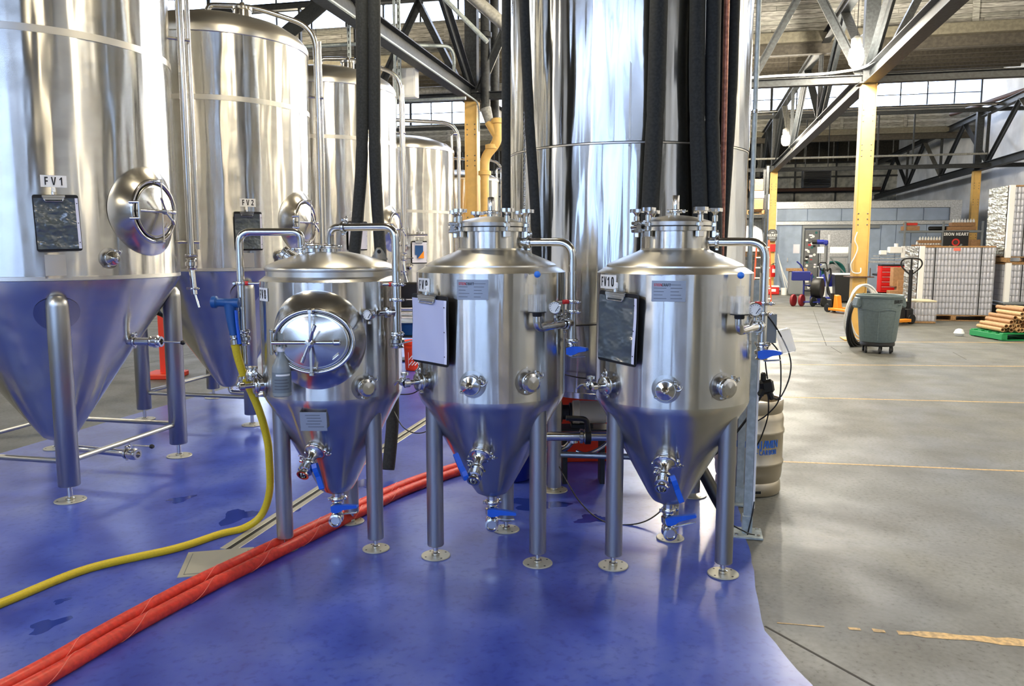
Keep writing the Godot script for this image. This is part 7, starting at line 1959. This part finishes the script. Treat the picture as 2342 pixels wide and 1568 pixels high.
func build_pallets() -> void:
	var w := 1.42
	var d := 1.12
	var turn := -YAW
	var c := func(s: float, t: float) -> Vector3: return W(s + w / 2, t + d / 2)
	var o := thing("can_pallet", "wide pallet of eleven can layers, pink label at its top edge", "pallet", c.call(4.74, 18.2), turn, "pallets of empty cans")
	pallet_parts(o, w, d, M.wood)
	can_load(o, w, d, 0.135, 11, true)
	part("pink_label", MB.new().box(Vector3(-0.02, 1.50, d / 2 + 0.010), Vector3(0.13, 0.06, 0.003)), M.hose_line, o)
	o = thing("can_pallet", "can pallet on the black base at the right edge, under another", "pallet", c.call(6.36, 18.1), turn, "pallets of empty cans")
	part("black_base", MB.new().box(Vector3(0, 0.19, 0), Vector3(w + 0.1, 0.34, d + 0.1), 0.03), M.dark_grey, o)
	part("grey_tray", MB.new().box(Vector3(0, 0.39, 0), Vector3(w + 0.06, 0.06, d + 0.06), 0.015), M.steel_grey, o)
	can_load(o, w, d, 0.425, 6, false)
	o = thing("can_pallet", "upper can pallet with tall silver film side and white corner board", "pallet", c.call(6.33, 18.1) + Vector3(0, 1.225, 0), turn, "pallets of empty cans")
	pallet_parts(o, w, d, M.wood)
	can_load(o, w, d, 0.135, 11, true)
	o = thing("wrapped_half_pallet", "low stack of film wrapped cans with cream top by the pallet jack", "pallet", W(4.62, 17.75), turn)
	part("board", MB.new().box(Vector3(0, 0.02, 0), Vector3(0.56, 0.03, 0.6), 0.004), M.wood, o)
	for l in 3:
		var mm := MultiMesh.new()
		mm.transform_format = MultiMesh.TRANSFORM_3D
		mm.mesh = can_mesh(0.122)
		mm.instance_count = 8 + 8
		for i in 16:
			mm.set_instance_transform(i, Transform3D(Basis(), Vector3((i % 8 - 3.5) * 0.067, 0.04 + l * 0.128, 0.25) if i < 8 else Vector3(-0.235, 0.04 + l * 0.128, 0.183 - (i - 8) * 0.067)))
		var mi := MultiMeshInstance3D.new()
		mi.name = "can_layer"
		mi.multimesh = mm
		mi.material_override = M.can
		o.add_child(mi, true)
		stuff(mi)
	part("film", MB.new().box(Vector3(0, 0.235, 0), Vector3(0.585, 0.40, 0.60), 0.02), M.film, o, "clear film wrap")
	part("cream_top", MB.new().box(Vector3(0, 0.45, 0), Vector3(0.57, 0.03, 0.6), 0.008), M.cream, o)
	# cardboard tubes on the green pallet
	var at := Vector3(8.62, 0, -13.33)
	wood_pallet("green plastic pallet under the cardboard tubes", at, 1.12, 0.85, M.green, "green_pallet").rotation.y = 0.05
	var axis := Vector3(-0.05, 0, 1.0).normalized()
	var across := Vector3(1.0, 0, 0.05).normalized()
	var base: Node3D = null
	for row in 6:
		var n := 14 - row * 2 + (1 if row == 1 else 0)
		for k in n:
			var x := (k - (n - 1) / 2.0) * 0.074 + rnd(-0.006, 0.006)
			var p: Vector3 = at + across * x + Vector3(0, 0.172 + row * 0.066 + rnd(0, 0.004), 0) + axis * rnd(-0.08, 0.06)
			var label := "brown cardboard tube lying in the heap on the green pallet"
			if base == null:
				base = tube_thing(label, p)
				base.basis = Basis(axis, Vector3.UP, axis.cross(Vector3.UP))
			else:
				var cc := copy(base, "cardboard_tube", label, p, 0.0)
				cc.basis = Basis(axis.rotated(Vector3.UP, rnd(-0.05, 0.05)), Vector3.UP, axis.cross(Vector3.UP)).orthonormalized()
				for ch in cc.get_children():
					ch.material_override = M.tubes[rng.randi() % 3]
	single("plastic_bag", "crumpled clear plastic bag beside the cardboard tubes", "bag", MB.new().lathe([Vector2(0, 0), Vector2(0.06, 0.005), Vector2(0.09, 0.05), Vector2(0.06, 0.11), Vector2(0.02, 0.13), Vector2(0, 0.13)], 9, Transform3D(), 20.0), M.bag, Vector3(7.80, 0.0, -13.65))

func tube_thing(label: String, p: Vector3) -> Node3D:
	var o := thing("cardboard_tube", label, "tube", p, 0.0, "cardboard tubes on the green pallet")
	part("tube", MB.new().turn(Vector3(-0.38, 0, 0), Vector3.RIGHT, [Vector2(0.026, 0.10), Vector2(0.026, 0), Vector2(0.035, 0), Vector2(0.035, 0.76), Vector2(0.026, 0.76), Vector2(0.026, 0.66)], 16), M.tubes[0], o)
	return o
